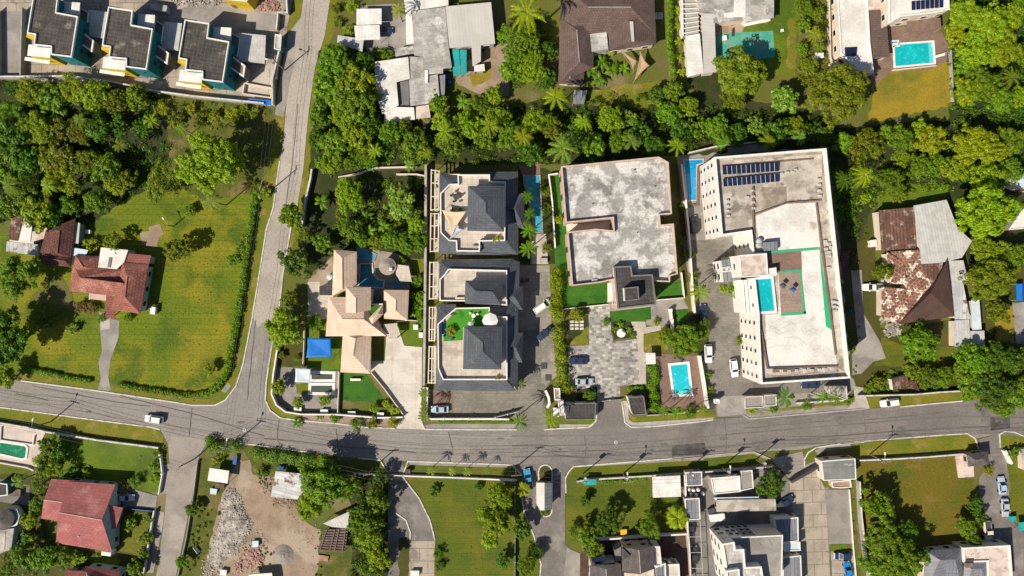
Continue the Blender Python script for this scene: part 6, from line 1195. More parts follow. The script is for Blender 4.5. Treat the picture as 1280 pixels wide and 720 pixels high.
smallflat('guard_house', 'tiny white gate pillar hut beside the apartment block drive', 'gate hut', D6(148, 448, 175, 446, 178, 468, 150, 470), 2.4, 'roof_white', 'wall_white'); fence('grey planted frontage wall below the apartment block', D6(600, 465, 750, 455, 890, 448), .9, .25, 'wall_grey', cap='kerb_white'); crate('switch_cabinet', 'dark electrical cabinet beside the apartment gate pillar', 'cabinet', D6(104, 452, 145, 448, 148, 498, 106, 502), 1.6, 'metal_dark')

# --- bottom left: pool deck, red-roofed houses, neighbour
pool('green water pool with cut corners on the pale deck, bottom left', F1(-30, 340, 20, 338, 180, 362, 200, 382, 190, 460, 160, 472, 20, 440, -30, 430), 'water_green', 'trim_white', .45)
fence('long low wall of the bottom left gardens beside the main road', F1(-40, 200, 200, 238, 340, 270, 700, 328, 1110, 380), 1.1, .3, 'wall_grey', cap='kerb_white'); fence('cream step wall below the green pool deck', F1(-20, 480, 200, 520, 245, 540), .7, .3, 'wall_cream'); fence('white frame wall around the upper pool deck, bottom left', F1(15, 240, 10, 330, 235, 362, 245, 300), .5, .2, 'wall_white'); fence('white garden wall of the lawn beside the lane', F1(1120, 430, 1135, 560, 1110, 700), 1.1, .25, 'wall_white', posts=3)
r = hiphouse('house', 'large red-roofed house with stepped gables beside the lane, bottom left', [(F2(440, 100, 742, 130, 725, 560, 355, 510), 3.6, F2(380, 315, 655, 358), 6.0)], 'roof_redpaint', 'wall_seagreen') if False else root('house', 'large red-roofed house with stepped gables beside the lane, bottom left', 'house', F2(500, 330)[0])
mb = MB()
def gable(a, b, c, d, e, r0, r1, rh, m='roof_redpaint', rt=r, wm='wall_seagreen', rm='wall_pink', st=1):
    A = UL([a, b, c, d], e); q0, q1 = U(r0, rh), U(r1, rh)
    MB().sheet([A[0], A[1], q1, q0], .15).build('roof', m, rt); MB().sheet([q0, q1, A[2], A[3]], .15).build('roof', m, rt)
    w = offset(A, .4); MB().prism(w, 0, e - .1).build('wall', wm, rt); windows(rt, w, 1.6, st); MB().tube(q0, q1, .12, .12, 6).build('ridge_cap', rm, rt)
    for s, t, u in ((A[0], A[3], q0), (A[1], A[2], q1)):
        k = (A[0] + A[1] + A[2] + A[3]) / 4; f = lambda v: v + (k - v) * .06 - Vector((0, 0, .16)); MB().poly((f(s), f(t), f(u))).build('gable_wall', wm, rt)
gable(*F2(440, 112, 742, 132, 722, 566, 358, 508), 3.6, F2(380, 312)[0], F2(655, 360)[0], 6.0); gable(*F2(330, 95, 528, 112, 400, 372, 264, 350), 3.4, F2(282, 230)[0], F2(400, 246)[0], 5.0); gable(*F2(650, 262, 788, 280, 740, 432, 640, 415), 3.2, F2(690, 300)[0], F2(760, 320)[0], 4.2) if False else MB().sheet([U(F2(702, 264)[0], 4.4), U(F2(790, 282)[0], 3.2), U(F2(745, 415)[0], 3.2), U(F2(650, 408)[0], 4.4)], .15).build('porch_roof', 'roof_redpaint', r)
body(r, F2(690, 280, 770, 290, 730, 420, 660, 405), 2.9, 'wall_seagreen', .3, door=True); MB().prism(UL(F2(652, 562, 714, 570, 710, 594, 650, 586), 2.6), 0, 2.6).build('entry_block', 'trim_white', r); MB().tube(U(F2(510, 462)[0], 4.3), U(F2(510, 462)[0], 4.3) + Vector((0, 0, .5)), .1, .1, 8).build('vent_pipe', 'trim_white', r)
r = root('house', 'second red-roofed house cut by the bottom edge near the lane', 'house', F2(580, 720)[0]); gable(*F2(545, 655, 770, 690, 760, 900, 540, 860), 3.6, F2(560, 720)[0], F2(760, 760)[0], 5.2, rt=r); gable(*F2(420, 682, 550, 690, 545, 860, 400, 850), 3.3, F2(415, 760)[0], F2(545, 770)[0], 4.6, rt=r)
Q0 = crop(0, 620, 7.2); r = root('house', 'house with a round grey turret roof and pale rim at the left edge', 'house', Q0(20, 215)[0]); c = U(Q0(15, 215)[0], 4.5)
MB().tube((c.x, c.y, 0), (c.x, c.y, 4.2), 2.3, 2.3, 24).build('turret', 'wall_cream', r); MB().tube((c.x, c.y, 4.2), (c.x, c.y, 5.2), 2.7, .3, 24).build('turret_roof', 'roof_shingle', r); MB().ring(UL(Q0(70, 105, 150, 118, 176, 180, 155, 260, 110, 285, 60, 280), 3.4), .4, 2.4, 3.4).build('balcony_rim', 'tarp_pale', r)
MB().prism(UL(Q0(-90, 320, 62, 300, 126, 290, 100, 482, 40, 500, -90, 560), 4.0), 0, 4.0).build('wing', 'wall_grey', r); MB().prism(UL(Q0(-90, 330, 50, 320, 40, 480, -90, 540), 4.1), 4.0, 4.1).build('wing_roof', 'roof_tan', r); MB().prism(UL(Q0(128, 285, 165, 285, 160, 455, 105, 490), 2.2), 0, 2.2).build('blue_wall_shadow', 'plastic_blue', r)  # the blue block stands in for the bluish shadow of the wall
smallflat('shed', 'green-edged dark shed roof behind a bushy plant at the left edge', 'shed', F2(-20, 120, 45, 130, 48, 200, -20, 210), 2.4, 'roof_black', 'wall_teal'); crate('planter', 'brown planter tub under the bushy plant, bottom left', 'planter', F2(70, 160, 132, 165, 130, 205, 70, 205), .9, 'timber')
fence('grey wall along the lane beside the red-roofed house', F2(1005, 290, 985, 400, 960, 560, 935, 700), 1.2, .25, 'wall_grey', cap='kerb_white'); fence('blue rail beside the red-roofed house drive', F2(820, 280, 985, 295), .9, .12, 'plastic_blue', name='railing', cat='railing')

# --- rubble yard
canopy('white-roofed wooden stall beside the rubble yard entrance', F3(235, 208, 327, 222, 320, 282, 225, 268), 2.5, 'roof_whitemetal', name='stall', cat='stall', posts=True); crate('counter', 'small brown counter box below the white-roofed stall', 'box', F3(265, 282, 305, 286, 302, 305, 262, 300), 1.0, 'timber')
canopy('corrugated white and rust shed roof beside the big tree in the rubble yard', F3(548, 223, 735, 242, 650, 358, 524, 345), 2.8, 'roof_rustwhite', name='shed', cat='shed', ang=math.radians(75)); canopy('pale sheet roof half under the big tree in the rubble yard', F4(255, 458, 325, 425, 385, 398, 380, 482, 300, 475), 2.6, 'roof_palemetal', name='shed', cat='shed')
r = canopy('dark timber roof frame below the pale sheet roof', F4(262, 490, 380, 480, 365, 600, 225, 592), 1.6, 'wall_darkgrey', name='shed', cat='shed'); q = UL(F4(262, 490, 380, 480, 365, 600, 225, 592), 1.9)
for i in range(9): t = i / 8 * .94 + .03; MB().wall([q[0].lerp(q[3], t) + Vector((R.uniform(-.3, .3), 0, 0)), q[1].lerp(q[2], t)], R.uniform(.16, .35), 1.62, 1.85).build('joist', 'timber', r)
for t in (.1, .45, .62, .9): MB().wall([q[0].lerp(q[1], t), q[3].lerp(q[2], t)], .2, 1.86, 2.0).build('rafter', 'trim_brown', r)
mound('rubble_heap_base', F3(320, 300, 355, 290, 385, 340, 410, 420, 445, 470, 430, 520, 380, 580, 320, 640, 290, 695, 215, 660, 225, 610, 255, 520, 290, 430, 285, 350), 'rubble_mat', .8); stones('rubble', F3(320, 300, 355, 290, 385, 340, 410, 420, 445, 470, 430, 520, 380, 580, 320, 640, 290, 695, 215, 660, 225, 610, 255, 520, 290, 430, 285, 350), 'rubble_mat', 800, .12, .36, .75); stones('rubble_chunks', F3(325, 330, 350, 310, 375, 360, 360, 450, 330, 540, 280, 640, 235, 650, 270, 540, 305, 430), 'concrete_white', 130, .15, .45, .8)
stones('rubble', F3(345, 690, 380, 640, 410, 590, 450, 570, 495, 630, 480, 670, 420, 680, 370, 710), 'brickpile_mat', 380, .2, .7, .45); mound('gravel_heap', [(p[0], p[1]) for p in F3(*sum(([585 + 55 * math.cos(i * .42), 620 + 55 * math.sin(i * .42)] for i in range(15)), []))], 'gravel_mat', .9, .35)
stones('rubble', F3(480, 260, 540, 250, 530, 350, 490, 330), 'dirt_yard', 60, .2, .5, .2); stones('rubble', F3(520, 350, 650, 362, 640, 400, 530, 390), 'dirt_yard', 120, .15, .35, .15)
crate('pallet', 'small pink brown pallet below the dark timber frame', 'pallet', F4(232, 615, 282, 622, 278, 645, 232, 640), .3, 'brickpile_mat'); crate('barrel_box', 'pale blue cylinder crate on the brick pile', 'box', F3(440, 555, 465, 555, 465, 580, 440, 582), .8, 'tarp_pale'); crate('cistern', 'white tub by the stall in the rubble yard', 'tub', F3(240, 305, 270, 310, 265, 332, 240, 330), .6, 'tarp_pale'); crate('white_goods', 'discarded white appliance at the bottom of the rubble heap', 'appliance', F3(288, 690, 315, 695, 312, 718, 286, 715), .8, 'trim_white'); seat(*F3(178, 590)[0], 2.2, 'broken white frame in the weeds beside the rubble heap', 'trim_white', name='broken_chair', cat='chair')
canopy('blue tarpaulin scrap on the weeds at the rubble yard entrance', F3(347, 152, 366, 154, 360, 196, 344, 192), .9, 'plastic_blue', name='tarpaulin', cat='tarpaulin'); canopy('blue tarpaulin scrap above the corrugated shed roof', F3(548, 204, 600, 200, 595, 214, 557, 216), .9, 'plastic_blue', name='tarpaulin', cat='tarpaulin'); fence('low broken fence along the weedy strip beside the lane', F3(185, 170, 165, 330, 130, 540, 90, 720), .9, .15, 'wall_grey', name='fence', cat='fence')
canopy('pale roof sheet cut by the bottom edge of the rubble yard', F3(420, 715, 530, 705, 540, 770, 430, 770), 2.2, 'roof_whitemetal', name='shed', cat='shed')

# --- curved-drive garden and gatehouse island
fence('thin white street wall of the curved-drive garden', F5(100, 215, 300, 222, 500, 230, 665, 238), 1.0, .35, 'wall_white'); fence('white gate bar at the curved drive', F4(440, 205, 520, 210, 655, 214), 1.0, .2, 'wall_white', name='gate', cat='gate', posts=3); crate('letter_box', 'dark post box beside the curved drive gate', 'post box', F4(668, 188, 690, 188, 690, 206, 668, 206), 1.2, 'metal_dark'); crate('parked_cart', 'small white cart at the bottom of the curved drive', 'cart', F5(135, 695, 175, 695, 172, 720, 135, 720), .9, 'trim_white')
fence('thin wire fence between the garden trees and the gatehouse drive', F5(655, 250, 655, 420, 655, 640, 655, 780), 1.3, .08, 'metal_grey', name='fence', cat='fence', posts=4)
q = [(p[0], p[1]) for p in F6(*sum(([176 + 39 * math.cos(math.pi * i / 8), 168 - 40 * math.sin(math.pi * i / 8)] for i in range(9)), []) + sum(([180 - 34 * math.cos(math.pi * i / 8), 372 + 36 * math.sin(math.pi * i / 8)] for i in range(9)), []))]
r = root('traffic_island', 'rounded white-kerbed island with the gatehouse on it', 'island', mid(q)); MB().ring(UL(q), .3, 0, .2).build('kerb', 'kerb_white', r); MB().prism(offset(UL(q), .28), 0, .14).build('planting', 'grass_dark', r)
r = root('gatehouse', 'grey gable-roofed gatehouse on the rounded traffic island', 'gatehouse', F6(172, 300)[0])
A_ = F6(128, 226, 214, 228, 213, 368, 152, 372); gv = UL(A_, 3.0); r0, r1 = U(F6(172, 226)[0], 4.0), U(F6(172, 372)[0], 4.0)
MB().sheet([U(F6(128, 226)[0], 3.0), r0, r1, U(F6(150, 372)[0], 3.0), U(F6(130, 340)[0], 3.0)], .15).build('roof', 'roof_greymetal', r); MB().sheet([r0, U(F6(214, 228)[0], 3.0), U(F6(213, 368)[0], 3.0), r1], .15).build('roof', 'roof_bluegrey', r); body(r, F6(128, 226, 214, 228, 213, 368, 152, 372), 2.9, 'wall_cream', .4)
# --- transformer lawn and shingle house
fence('pale street wall above the lawn with transformer poles', F6(340, 215, 400, 205, 560, 195, 730, 185, 900, 172), 1.0, .3, 'wall_grey', cap='kerb_white'); fence('white wall between the transformer lawn and the shingle-roofed house', F6(408, 520, 600, 508, 780, 495, 915, 488), 1.4, .3, 'wall_white', cap='trim_white'); fence('brown side wall between the shingle house and the paved compound', F6(905, 175, 912, 330, 925, 520, 940, 720), 1.8, .3, 'wall_pink', cap='trim_white')
canopy('white sheet-roofed shelter in the corner of the transformer lawn', F6(742, 195, 890, 188, 895, 300, 745, 305), 2.7, 'roof_whitemetal', name='shelter', cat='shelter'); canopy('teal roofed lean-to behind the street wall of the transformer lawn', F6(378, 208, 448, 208, 445, 238, 380, 240), 2.0, 'tarp_teal', name='lean_to', cat='lean-to')
crate('play_box', 'yellow plastic toy box on the lawn above the white wall', 'toy box', F6(575, 476, 606, 474, 606, 498, 576, 500), .8, 'plastic_yellow')
S2 = crop(720, 660, 8); r = root('house', 'dark shingle-roofed house with white roof edges at the bottom edge', 'house', S2(500, 400)[0])
gable(*S2(455, 190, 462, 432, 785, 402, 770, 176), 6.6, S2(630, 220)[0], S2(646, 455)[0], 8.0, 'roof_shingle', r, 'wall_pink', 'kerb_grey', 2); gable(*S2(138, 370, 140, 620, 470, 590, 446, 354), 6.2, S2(302, 406)[0], S2(312, 640)[0], 7.6, 'roof_shingle', r, 'wall_cream', 'kerb_grey', 2)
MB().sheet([U(S2(457, 192)[0], 7.05), U(S2(545, 276)[0], 7.75), U(S2(462, 336)[0], 7.05)], .1).build('dormer_roof', 'roof_black', r)
flat(r, S2(772, 186, 838, 186, 858, 382, 786, 388), 5.6, .3, .2, 'roof_pinkwhite', 'wall_white', door=False); flat(r, S2(900, 366, 1032, 362, 1045, 620, 905, 620), 3.6, .3, .2, 'concrete_white', 'wall_white', door=False); MB().hip(S2(865, 300, 960, 290, 1035, 380, 870, 370), 3.2, S2(905, 315, 950, 340), 4.0).build('lower_roof', 'roof_shingle', r); flat(r, S2(790, 392, 895, 352, 905, 620, 800, 620), 4.6, .2, .2, 'roof_bluegrey', 'wall_white', door=False)
MB().prism(UL(S2(460, 445, 640, 462, 780, 410, 790, 620, 470, 620), 5.4), 0, 5.4).build('lower_roof', 'roof_pinkwhite', r); MB().prism(UL(S2(385, 225, 448, 190, 455, 330, 395, 325), 4.6), 0, 4.6).build('stair_wing', 'wall_darkgrey', r)
for c in (S2(150, 310, 290, 292, 296, 330, 165, 348), S2(272, 362, 390, 345, 404, 372, 290, 386)): MB().sheet(UL(c, 5.6), .1).build('solar_heater', 'solar_cell', r); MB().prism(UL(c, 5.3), 0, 5.3).build('heater_base', 'wall_cream', r)
# --- paved compound with the stepped building
r = smallflat('house', 'small bright white-roofed building beside the round dark tree', 'building', F7(206, 202, 360, 190, 363, 274, 222, 287), 3.6, 'roof_white', 'wall_grey'); smallflat('house', 'grey flat-roofed annex joined to the bright white-roofed building', 'annex', F7(366, 165, 425, 160, 432, 255, 366, 270), 3.0, 'concrete_grey', 'wall_grey')
r = root('long_shed', 'long tan-roofed shed with a blue edge above the stepped building', 'shed', F7(390, 340)[0]); q = UL(F7(235, 318, 548, 312, 552, 374, 236, 380), 3.0); MB().sheet(q, .15).build('roof', 'roof_tan', r); MB().prism(offset(q, .25), 0, 2.8).build('wall', 'wall_grey', r); MB().sheet(UL(F7(220, 305, 460, 300, 462, 316, 232, 320), 2.6), .12).build('gutter_roof', 'tarp_pale', r); windows(r, offset(q, .25), 1.6)
crate('bin_store', 'white lidded box at the end of the long tan-roofed shed', 'bin store', F7(198, 398, 275, 390, 280, 425, 205, 432), 1.2, 'tarp_pale', 'trim_white'); crate('barrel_box', 'dark tilted bin beside the long tan-roofed shed', 'bin', F7(192, 370, 220, 358, 230, 380, 200, 394), 1.1, 'metal_dark')
r = root('apartment_building', 'stepped white building with square window openings at the bottom edge', 'building', F7(400, 620)[0])
G7 = crop(870, 620, 7.2)
q = flat(r, G7(318, 376, 782, 352, 772, 800, 445, 800, 440, 480, 350, 484), 8.0, .12, .2, 'concrete_grey', 'wall_white', storeys=2, win=False); flat(r, G7(238, 432, 346, 415, 356, 483, 432, 480, 446, 642, 590, 636, 625, 860, 300, 860), 10.4, .4, .3, 'roof_greyfelt', 'wall_white', storeys=3); flat(r, G7(272, 675, 390, 660, 400, 860, 300, 860), 11.6, .3, .25, 'roof_greyfelt', 'wall_white', win=False, z0=10.2)
e0, e1 = [Vector(v[:2]) for v in UL(G7(318, 376, 782, 352), 8.12)]; d = (e1 - e0).normalized(); nr = Vector((-d.y, d.x)); an = math.atan2(d.y, d.x); L = (e1 - e0).length
c = e0 + d * (L * .36) + nr * .04; MB().box((c.x, c.y, 4.9), (L * .26, .1, 4.6), an).build('dark_bay', 'wall_darkgrey', r); c = e0 + d * (L * .76) + nr * .06; MB().box((c.x, c.y, 5.3), (L * .44, .14, 4.8), an).build('cream_bay', 'wall_cream', r)
for t, z in ((.05, 5.9), (.17, 6.0), (.03, 3.9), (.14, 3.8), (.29, 6.2), (.42, 6.2), (.30, 3.9), (.43, 3.9), (.08, 1.5), (.2, 1.5), (.32, 1.4), (.45, 1.4)):
    c = e0 + d * (L * t) + nr * .12; f = MB().box((c.x, c.y, z), (1.1, .12, 1.25), an).build('window', 'trim_white', r); c = c + nr * .05; MB().box((c.x, c.y, z), (.9, .08, 1.05), an).build('pane', 'glass_dark', f)
for i in range(3): c = U(G7(470 + i * 100, 415)[0], 8.03); MB().box((c.x, c.y, 8.015), (.12, 1.6, .04), .5).build('roof_seam', 'wall_darkgrey', r)
smallflat('garage', 'dark flat roof with a white parapet line beside the paved drive', 'garage', F7(542, 418, 668, 410, 670, 535, 560, 548), 3.4, 'roof_bluegrey', 'wall_white'); smallflat('garage', 'pale blue flat porch roof beside the paved drive', 'porch', F7(590, 545, 678, 540, 680, 585, 595, 590), 3.0, 'tarp_pale', 'wall_white'); smallflat('garage', 'dark roof beside the paved drive cut by the bottom edge', 'garage', F7(585, 622, 682, 612, 690, 790, 590, 790), 3.4, 'roof_bluegrey', 'wall_white')
smallflat('gatehouse', 'grey-green roofed gatehouse at the angled entrance of the paved compound', 'gatehouse', F7(790, 112, 970, 98, 975, 208, 802, 215), 3.6, 'roof_greygreen', 'wall_cream', par=.08, win=True); fence('angled dark entrance gate of the paved compound', F7(615, 212, 700, 165, 792, 112), 2.0, .5, 'wall_darkgrey', name='gate', cat='gate', cap='metal_dark'); fence('white curved wall piece beside the grey-green gatehouse', F7(760, 140, 780, 190, 800, 205), 1.2, .5, 'wall_white')
fence('pale street wall of the paved compound', F7(140, 165, 300, 150, 430, 142, 530, 130), 1.4, .25, 'wall_grey', cap='kerb_white'); fence('long side wall between the parking bays and the plot with the shaded lawn', F7(975, 210, 985, 400, 1010, 600, 1040, 760), 1.8, .3, 'wall_grey', cap='kerb_white'); fence('white kerb wall between parking bays and the planted strip', F7(935, 260, 955, 548, 975, 760), .5, .2, 'wall_white')
smallflat('shed', 'dark grey shed roof behind the transformer pole', 'shed', F7(72, 172, 158, 168, 160, 240, 78, 244), 2.8, 'roof_bluegrey', 'wall_grey'); smallflat('shed', 'blue grey container roof in the narrow yard beside the yellow palm', 'container', F7(68, 312, 145, 308, 150, 420, 75, 424), 2.6, 'roof_bluegrey', 'wall_grey')
for i, (x, y) in enumerate(((90, 262), (115, 268), (140, 265), (100, 288), (128, 292), (165, 285))): tank(*F7(x, y)[0], '%s white drum in the cluster between the two narrow yard sheds' % ORD[i], .45, 1.0, 'trim_white')
r = root('pergola', 'long dark wire frame over the cars in the narrow yard', 'pergola', F7(110, 580)[0]); q = UL(F7(85, 430, 148, 428, 165, 780, 95, 780), 2.6)
for i in range(5): t = i / 4.2; MB().wall([q[0].lerp(q[3], t), q[1].lerp(q[2], t)], .12, 2.45, 2.57).build('beam', 'metal_grey', r)
for s in (0, 1): MB().wall([q[s], q[3 - s]], .14, 2.6, 2.74).build('rail', 'metal_grey', r)
for v in q: MB().tube((v.x, v.y, 0), (v.x, v.y, 2.5), .07, .07, 6).build('post', 'metal_grey', r)
# --- bottom right plot
fence('grey street wall of the shaded lawn plot, bottom right', E4(105, 500, 300, 492, 500, 480, 720, 462), 1.2, .25, 'wall_grey', cap='kerb_white'); r = root('house', 'small house with tiled terrace and two-tone roof beside the right-hand gate', 'house', E4(800, 540)[0])
MB().prism(UL(E4(696, 475, 800, 470, 808, 605, 715, 612), .5), 0, .4).build('terrace', 'roof_pinkwhite', r); MB().hip(E4(762, 470, 888, 450, 895, 530, 770, 545), 2.9, E4(812, 505, 850, 495), 3.9).build('roof', 'roof_shingle', r); body(r, E4(762, 470, 888, 450, 895, 530, 770, 545), 2.8, 'wall_pink', .35, 2.9)
fence('white gate wall beside the right-hand drive', E4(970, 440, 1010, 520), 1.4, .5, 'wall_white'); r = root('house', 'grey metal hip-roofed house with a stained pink flat roof, bottom right', 'house', E5(800, 640)[0])
flat(r, E5(738, 552, 1022, 536, 1042, 800, 890, 800, 885, 635, 745, 640), 4.0, .4, .3, 'roof_pinkwhite', 'wall_cream'); MB().hip(E5(515, 570, 730, 550, 745, 830, 500, 830), 3.6, E5(600, 625, 690, 622), 5.2).build('roof', 'roof_bluegrey', r); body(r, E5(515, 570, 730, 550, 745, 830, 500, 830), 3.4, 'wall_cream', .5, 3.6, door=False); MB().hip(E5(745, 635, 885, 632, 892, 830, 740, 830), 3.9, E5(790, 680, 850, 675), 4.9).build('roof', 'roof_bluegrey', r); MB().prism(UL(E5(758, 645, 800, 643, 800, 668, 760, 670), 5.2), 4.2, 5.2).build('chimney', 'trim_brown', r)
crate('bin_store', 'teal lidded bin beside the silver car, bottom right', 'bin', E5(1028, 365, 1052, 362, 1054, 390, 1030, 392), 1.2, 'tarp_teal'); crate('trailer', 'tan-roofed trailer at the right edge above the parked cars', 'trailer', E4(1090, 440, 1160, 430, 1160, 560, 1095, 560), 1.6, 'wall_cream', 'roof_tan'); canopy('teal garden shelter at the right edge below the parked cars', E5(1070, 400, 1160, 390, 1160, 450, 1075, 450), 2.0, 'tarp_teal', name='shelter', cat='shelter')
smallflat('house', 'pink and tan shed remains below the grey-green gatehouse', 'shed', F7(845, 222, 895, 218, 945, 210, 950, 250, 895, 255, 850, 252), 1.8, 'brickpile_mat', 'wall_pink')

# ================================================================ PLANTS
# woods below the teal townhouses
row('in the upper line of woods below the teal townhouses', [('M','g',12,140,20),('M','b',38,118,20),('M','g',66,126,19),('M','b',92,116,20),('M','b',118,120,20),('M','o',145,126,18),('M','o',172,122,16)])
row('in the woods left of the field', [('M','d',16,172,22),('W','b',44,160,24),('O','o',72,168,22),('W','o',97,162,22),('M','d',122,158,18),('O','d',150,156,16),('O','d',178,158,14)])
row('well above the old red house', [('M','g',8,212,20),('M','d',34,205,22),('M','o',60,198,20),('M','o',84,196,20),('M','y',80,226,17),('M','o',108,205,18),('M','g',132,212,17),('M','y',145,236,14),('M','o',160,226,13)])
row('in the woods beside the old red house', [('M','g',30,240,22),('M','b',48,262,20),('M','g',12,258,18),('M','d',66,272,16),('M','g',86,258,15),('M','g',120,250,14)])
tree('P','g',12,232,15,'dusty green palm tree standing in the woods at the left edge')
tree('M','o',202,226,22,'dark olive round tree at the upper corner of the field',28); tree('L','b',262,202,42,'very big bright green tree beside the side street field corner',43); tree('L','d',305,196,22,'dark tree tucked behind the very big bright one, towards the side street',30) if False else None
tree('P','l',264,251,15,'pale grey green palm at the foot of the very big bright tree'); tree('S','g',237,263,9,'small round bush on the field below the very big tree'); tree('M','o',222,312,17,'olive brown tree standing alone in the open field')
row('in the scrub along the townhouse boundary wall', [('S','y',205,138,9),('S','o',222,150,10),('P','g',226,160,10),('S','y',240,136,8),('S','o',252,148,10),('S','y',268,146,9),('P','o',280,152,10),('S','y',292,142,9),('S','o',306,138,8),('S','o',318,142,8)])
cover('undergrowth', PX(-20, 100, 190, 112, 215, 180, 205, 225, 150, 255, 100, 290, 10, 275, -30, 290), 'd', 0.37, .5, 1.35, .42); cover('undergrowth', PX(200, 118, 335, 138, 330, 160, 208, 168), 'o', 0.42, .2, .6); cover('undergrowth', PX(280, 160, 328, 155, 322, 230, 300, 240), 'o', 0.20, .2, .5)
tree('L','g',22,345,30,'big dark green tree below the old red tile-roofed house',29); tree('L','d',4,425,34,'broad dark tree cut by the left edge above the main road',38); tree('M','b',8,472,15,'bright green bush at the left edge beside the main road'); tree('M','d',57,402,14,'low dark bush standing in shade on the field',10)
tree('S','y',113,306,10,'yellow green shrub between the two tile-roofed houses'); tree('O','o',141,302,14,'thin straggly tree behind the white roof patch'); tree('S','l',92,411,7,'pale whitish shrub on the shaded lawn',8); tree('S','r',103,383,9,'reddish flowering shrub below the pink house canopy',7); tree('S','r',115,386,8,'pink flowering shrub beside the pink house porch'); tree('M','y',262,462,8,'small yellow green tree near the rounded lawn corner')
tree('S','d',84,288,9,'dark shrub in the shade above the old red roof') ; tree('S','g',128,398,6,'little plant at the pink house entrance'); tree('S','g',160,397,6,'green plant by the front corner of the pink house')
hedge('long trimmed hedge along the field beside the side street', PX(322, 240, 312, 300, 306, 345, 300, 385, 292, 430, 286, 462, 274, 482, 258, 493), 1.7, 1.6, 'h', dens=1.8); hedge('low ragged hedge along the field beside the main road', PX(256, 493, 225, 493, 190, 488, 150, 481), 1.3, 1.1, 'h', dens=1.8); hedge('short ragged hedge left of the concrete path to the pink house', PX(115, 476, 90, 473, 60, 466, 30, 460), 1.3, 1.2, 'h', dens=1.8)
row('in the loose bulge of the street side field hedge', [('S','h',300,312,7),('S','h',293,326,8),('S','o',308,296,7)], down=True)
for i, (x, y) in enumerate(((330, 242), (322, 236))): tree('S', 'b', x, y, 8 - i, 'bright bush at the side street pole, %s' % ('nearer the road' if not i else 'nearer the field'))
# east of the side street
row('at the top of the side street grove', [('L','g',418,76,24),('M','b',440,100,22),('M','d',455,82,14)])
row('in the middle of the grove beside the side street', [('M','g',412,112,22),('M','g',444,128,22),('M','b',462,118,15),('M','b',428,146,19),('M','g',398,148,13)])
row('low in the grove beside the side street', [('M','d',396,172,14),('M','g',420,178,19),('M','b',446,166,18),('M','d',464,158,16),('M','b',412,207,15),('M','g',436,200,13),('M','o',458,192,14)])
cover('undergrowth', PX(396, 60, 470, 60, 480, 160, 480, 205, 395, 225), 'd', 0.51, .5, 1.35, .42)
tree('P','y',497,12,13,'yellow green palm beside the white verandah roof'); tree('S','g',480,68,11,'green bush beside the slatted pergola',7); row('in the strip of shrubs beside the upper side street', [('S','b',440,8,8),('S','b',436,38,8),('S','o',422,30,7),('S','o',420,12,7)], down=True)
row('between the side street and the villa', [('M','g',365,267,15),('M','d',370,328,20),('O','o',378,292,12),('M','g',404,305,13),('M','o',362,372,11),('L','b',353,410,26)], down=True)
# strip of trees above the townhouses and complex
row('in the tree strip above the villa garden', [('M','g',488,168,15),('M','o',505,158,13),('M','g',520,182,17),('M','b',552,150,13),('B','h',528,142,11),('M','g',562,180,17),('M','b',585,160,18),('M','g',606,172,18)])
row('in the tree strip above the grey-roofed townhouses', [('M','b',622,146,20),('M','g',640,170,20),('M','d',664,188,16),('M','b',668,150,17),('M','o',690,162,15)])
row('just below the rambling grey house', [('M','g',548,132,13),('B','h',580,127,12),('M','y',545,118,10),('M','g',600,132,15),('M','b',618,118,14)])
row('right of the yard with teal awnings', [('P','y',660,17,26),('L','g',652,52,27),('M','g',640,86,17),('L','b',664,84,23),('M','d',684,60,13),('M','g',634,44,12),('M','d',682,100,13)], down=True)
tree('P','y',694,122,18,'yellow fronded palm below the brown-roofed house'); tree('P','l',703,186,23,'spreading pale palm above the white flat-roofed complex')
row('in the dark trees above the white flat-roofed complex', [('O','d',722,165,17),('M','g',742,182,17),('W','b',762,148,20),('M','g',772,178,16),('O','d',798,166,18),('M','d',818,184,15),('M','l',786,150,11)])
row('in the garden clump by the brown-roofed house', [('B','g',738,86,13),('B','g',752,78,13),('B','g',766,88,13),('B','g',748,98,13),('B','h',780,84,10),('S','y',764,62,8)])
hedge('tall clipped hedge between the brown-roofed house and the weathered house', PX(835, -10, 835, 50, 838, 98), 1.6, 2.6, 'g'); row('beside the tall clipped hedge', [('B','y',846,12,8),('B','y',848,32,8),('B','y',849,52,8),('B','y',850,72,8),('B','y',852,90,8)], down=True)
row('in the dark shrubbery between the two top gardens', [('M','g',842,116,18),('M','g',836,140,15),('M','b',860,130,15),('M','d',822,118,12)], down=True)
tree('L','o',926,92,36,'very big olive tree below the teal court',33); tree('M','o',918,124,16,'olive tree leaning out of the foot of the very big olive tree'); tree('M','l',980,124,21,'pale olive tree right of the very big olive tree',19)
row('in the leafy column beside the narrow pink drive', [('M','g',1003,8,11),('M','o',1022,16,11),('P','y',1020,42,12),('M','g',1005,34,10),('M','g',1003,60,9),('P','o',1025,58,10),('M','o',1012,86,13)], down=True)
tree('L','o',1049,115,42,'huge round olive tree beside the dry lawn, top right',38)
row('in the long dark tree belt above the apartment block', [('M','d',852,168,15),('O','g',872,160,15),('W','g',896,160,18),('M','d',922,168,15),('O','l',944,158,13),('M','d',968,166,16),('W','b',994,158,16),('O','d',1014,166,14),('M','d',1030,172,12)])
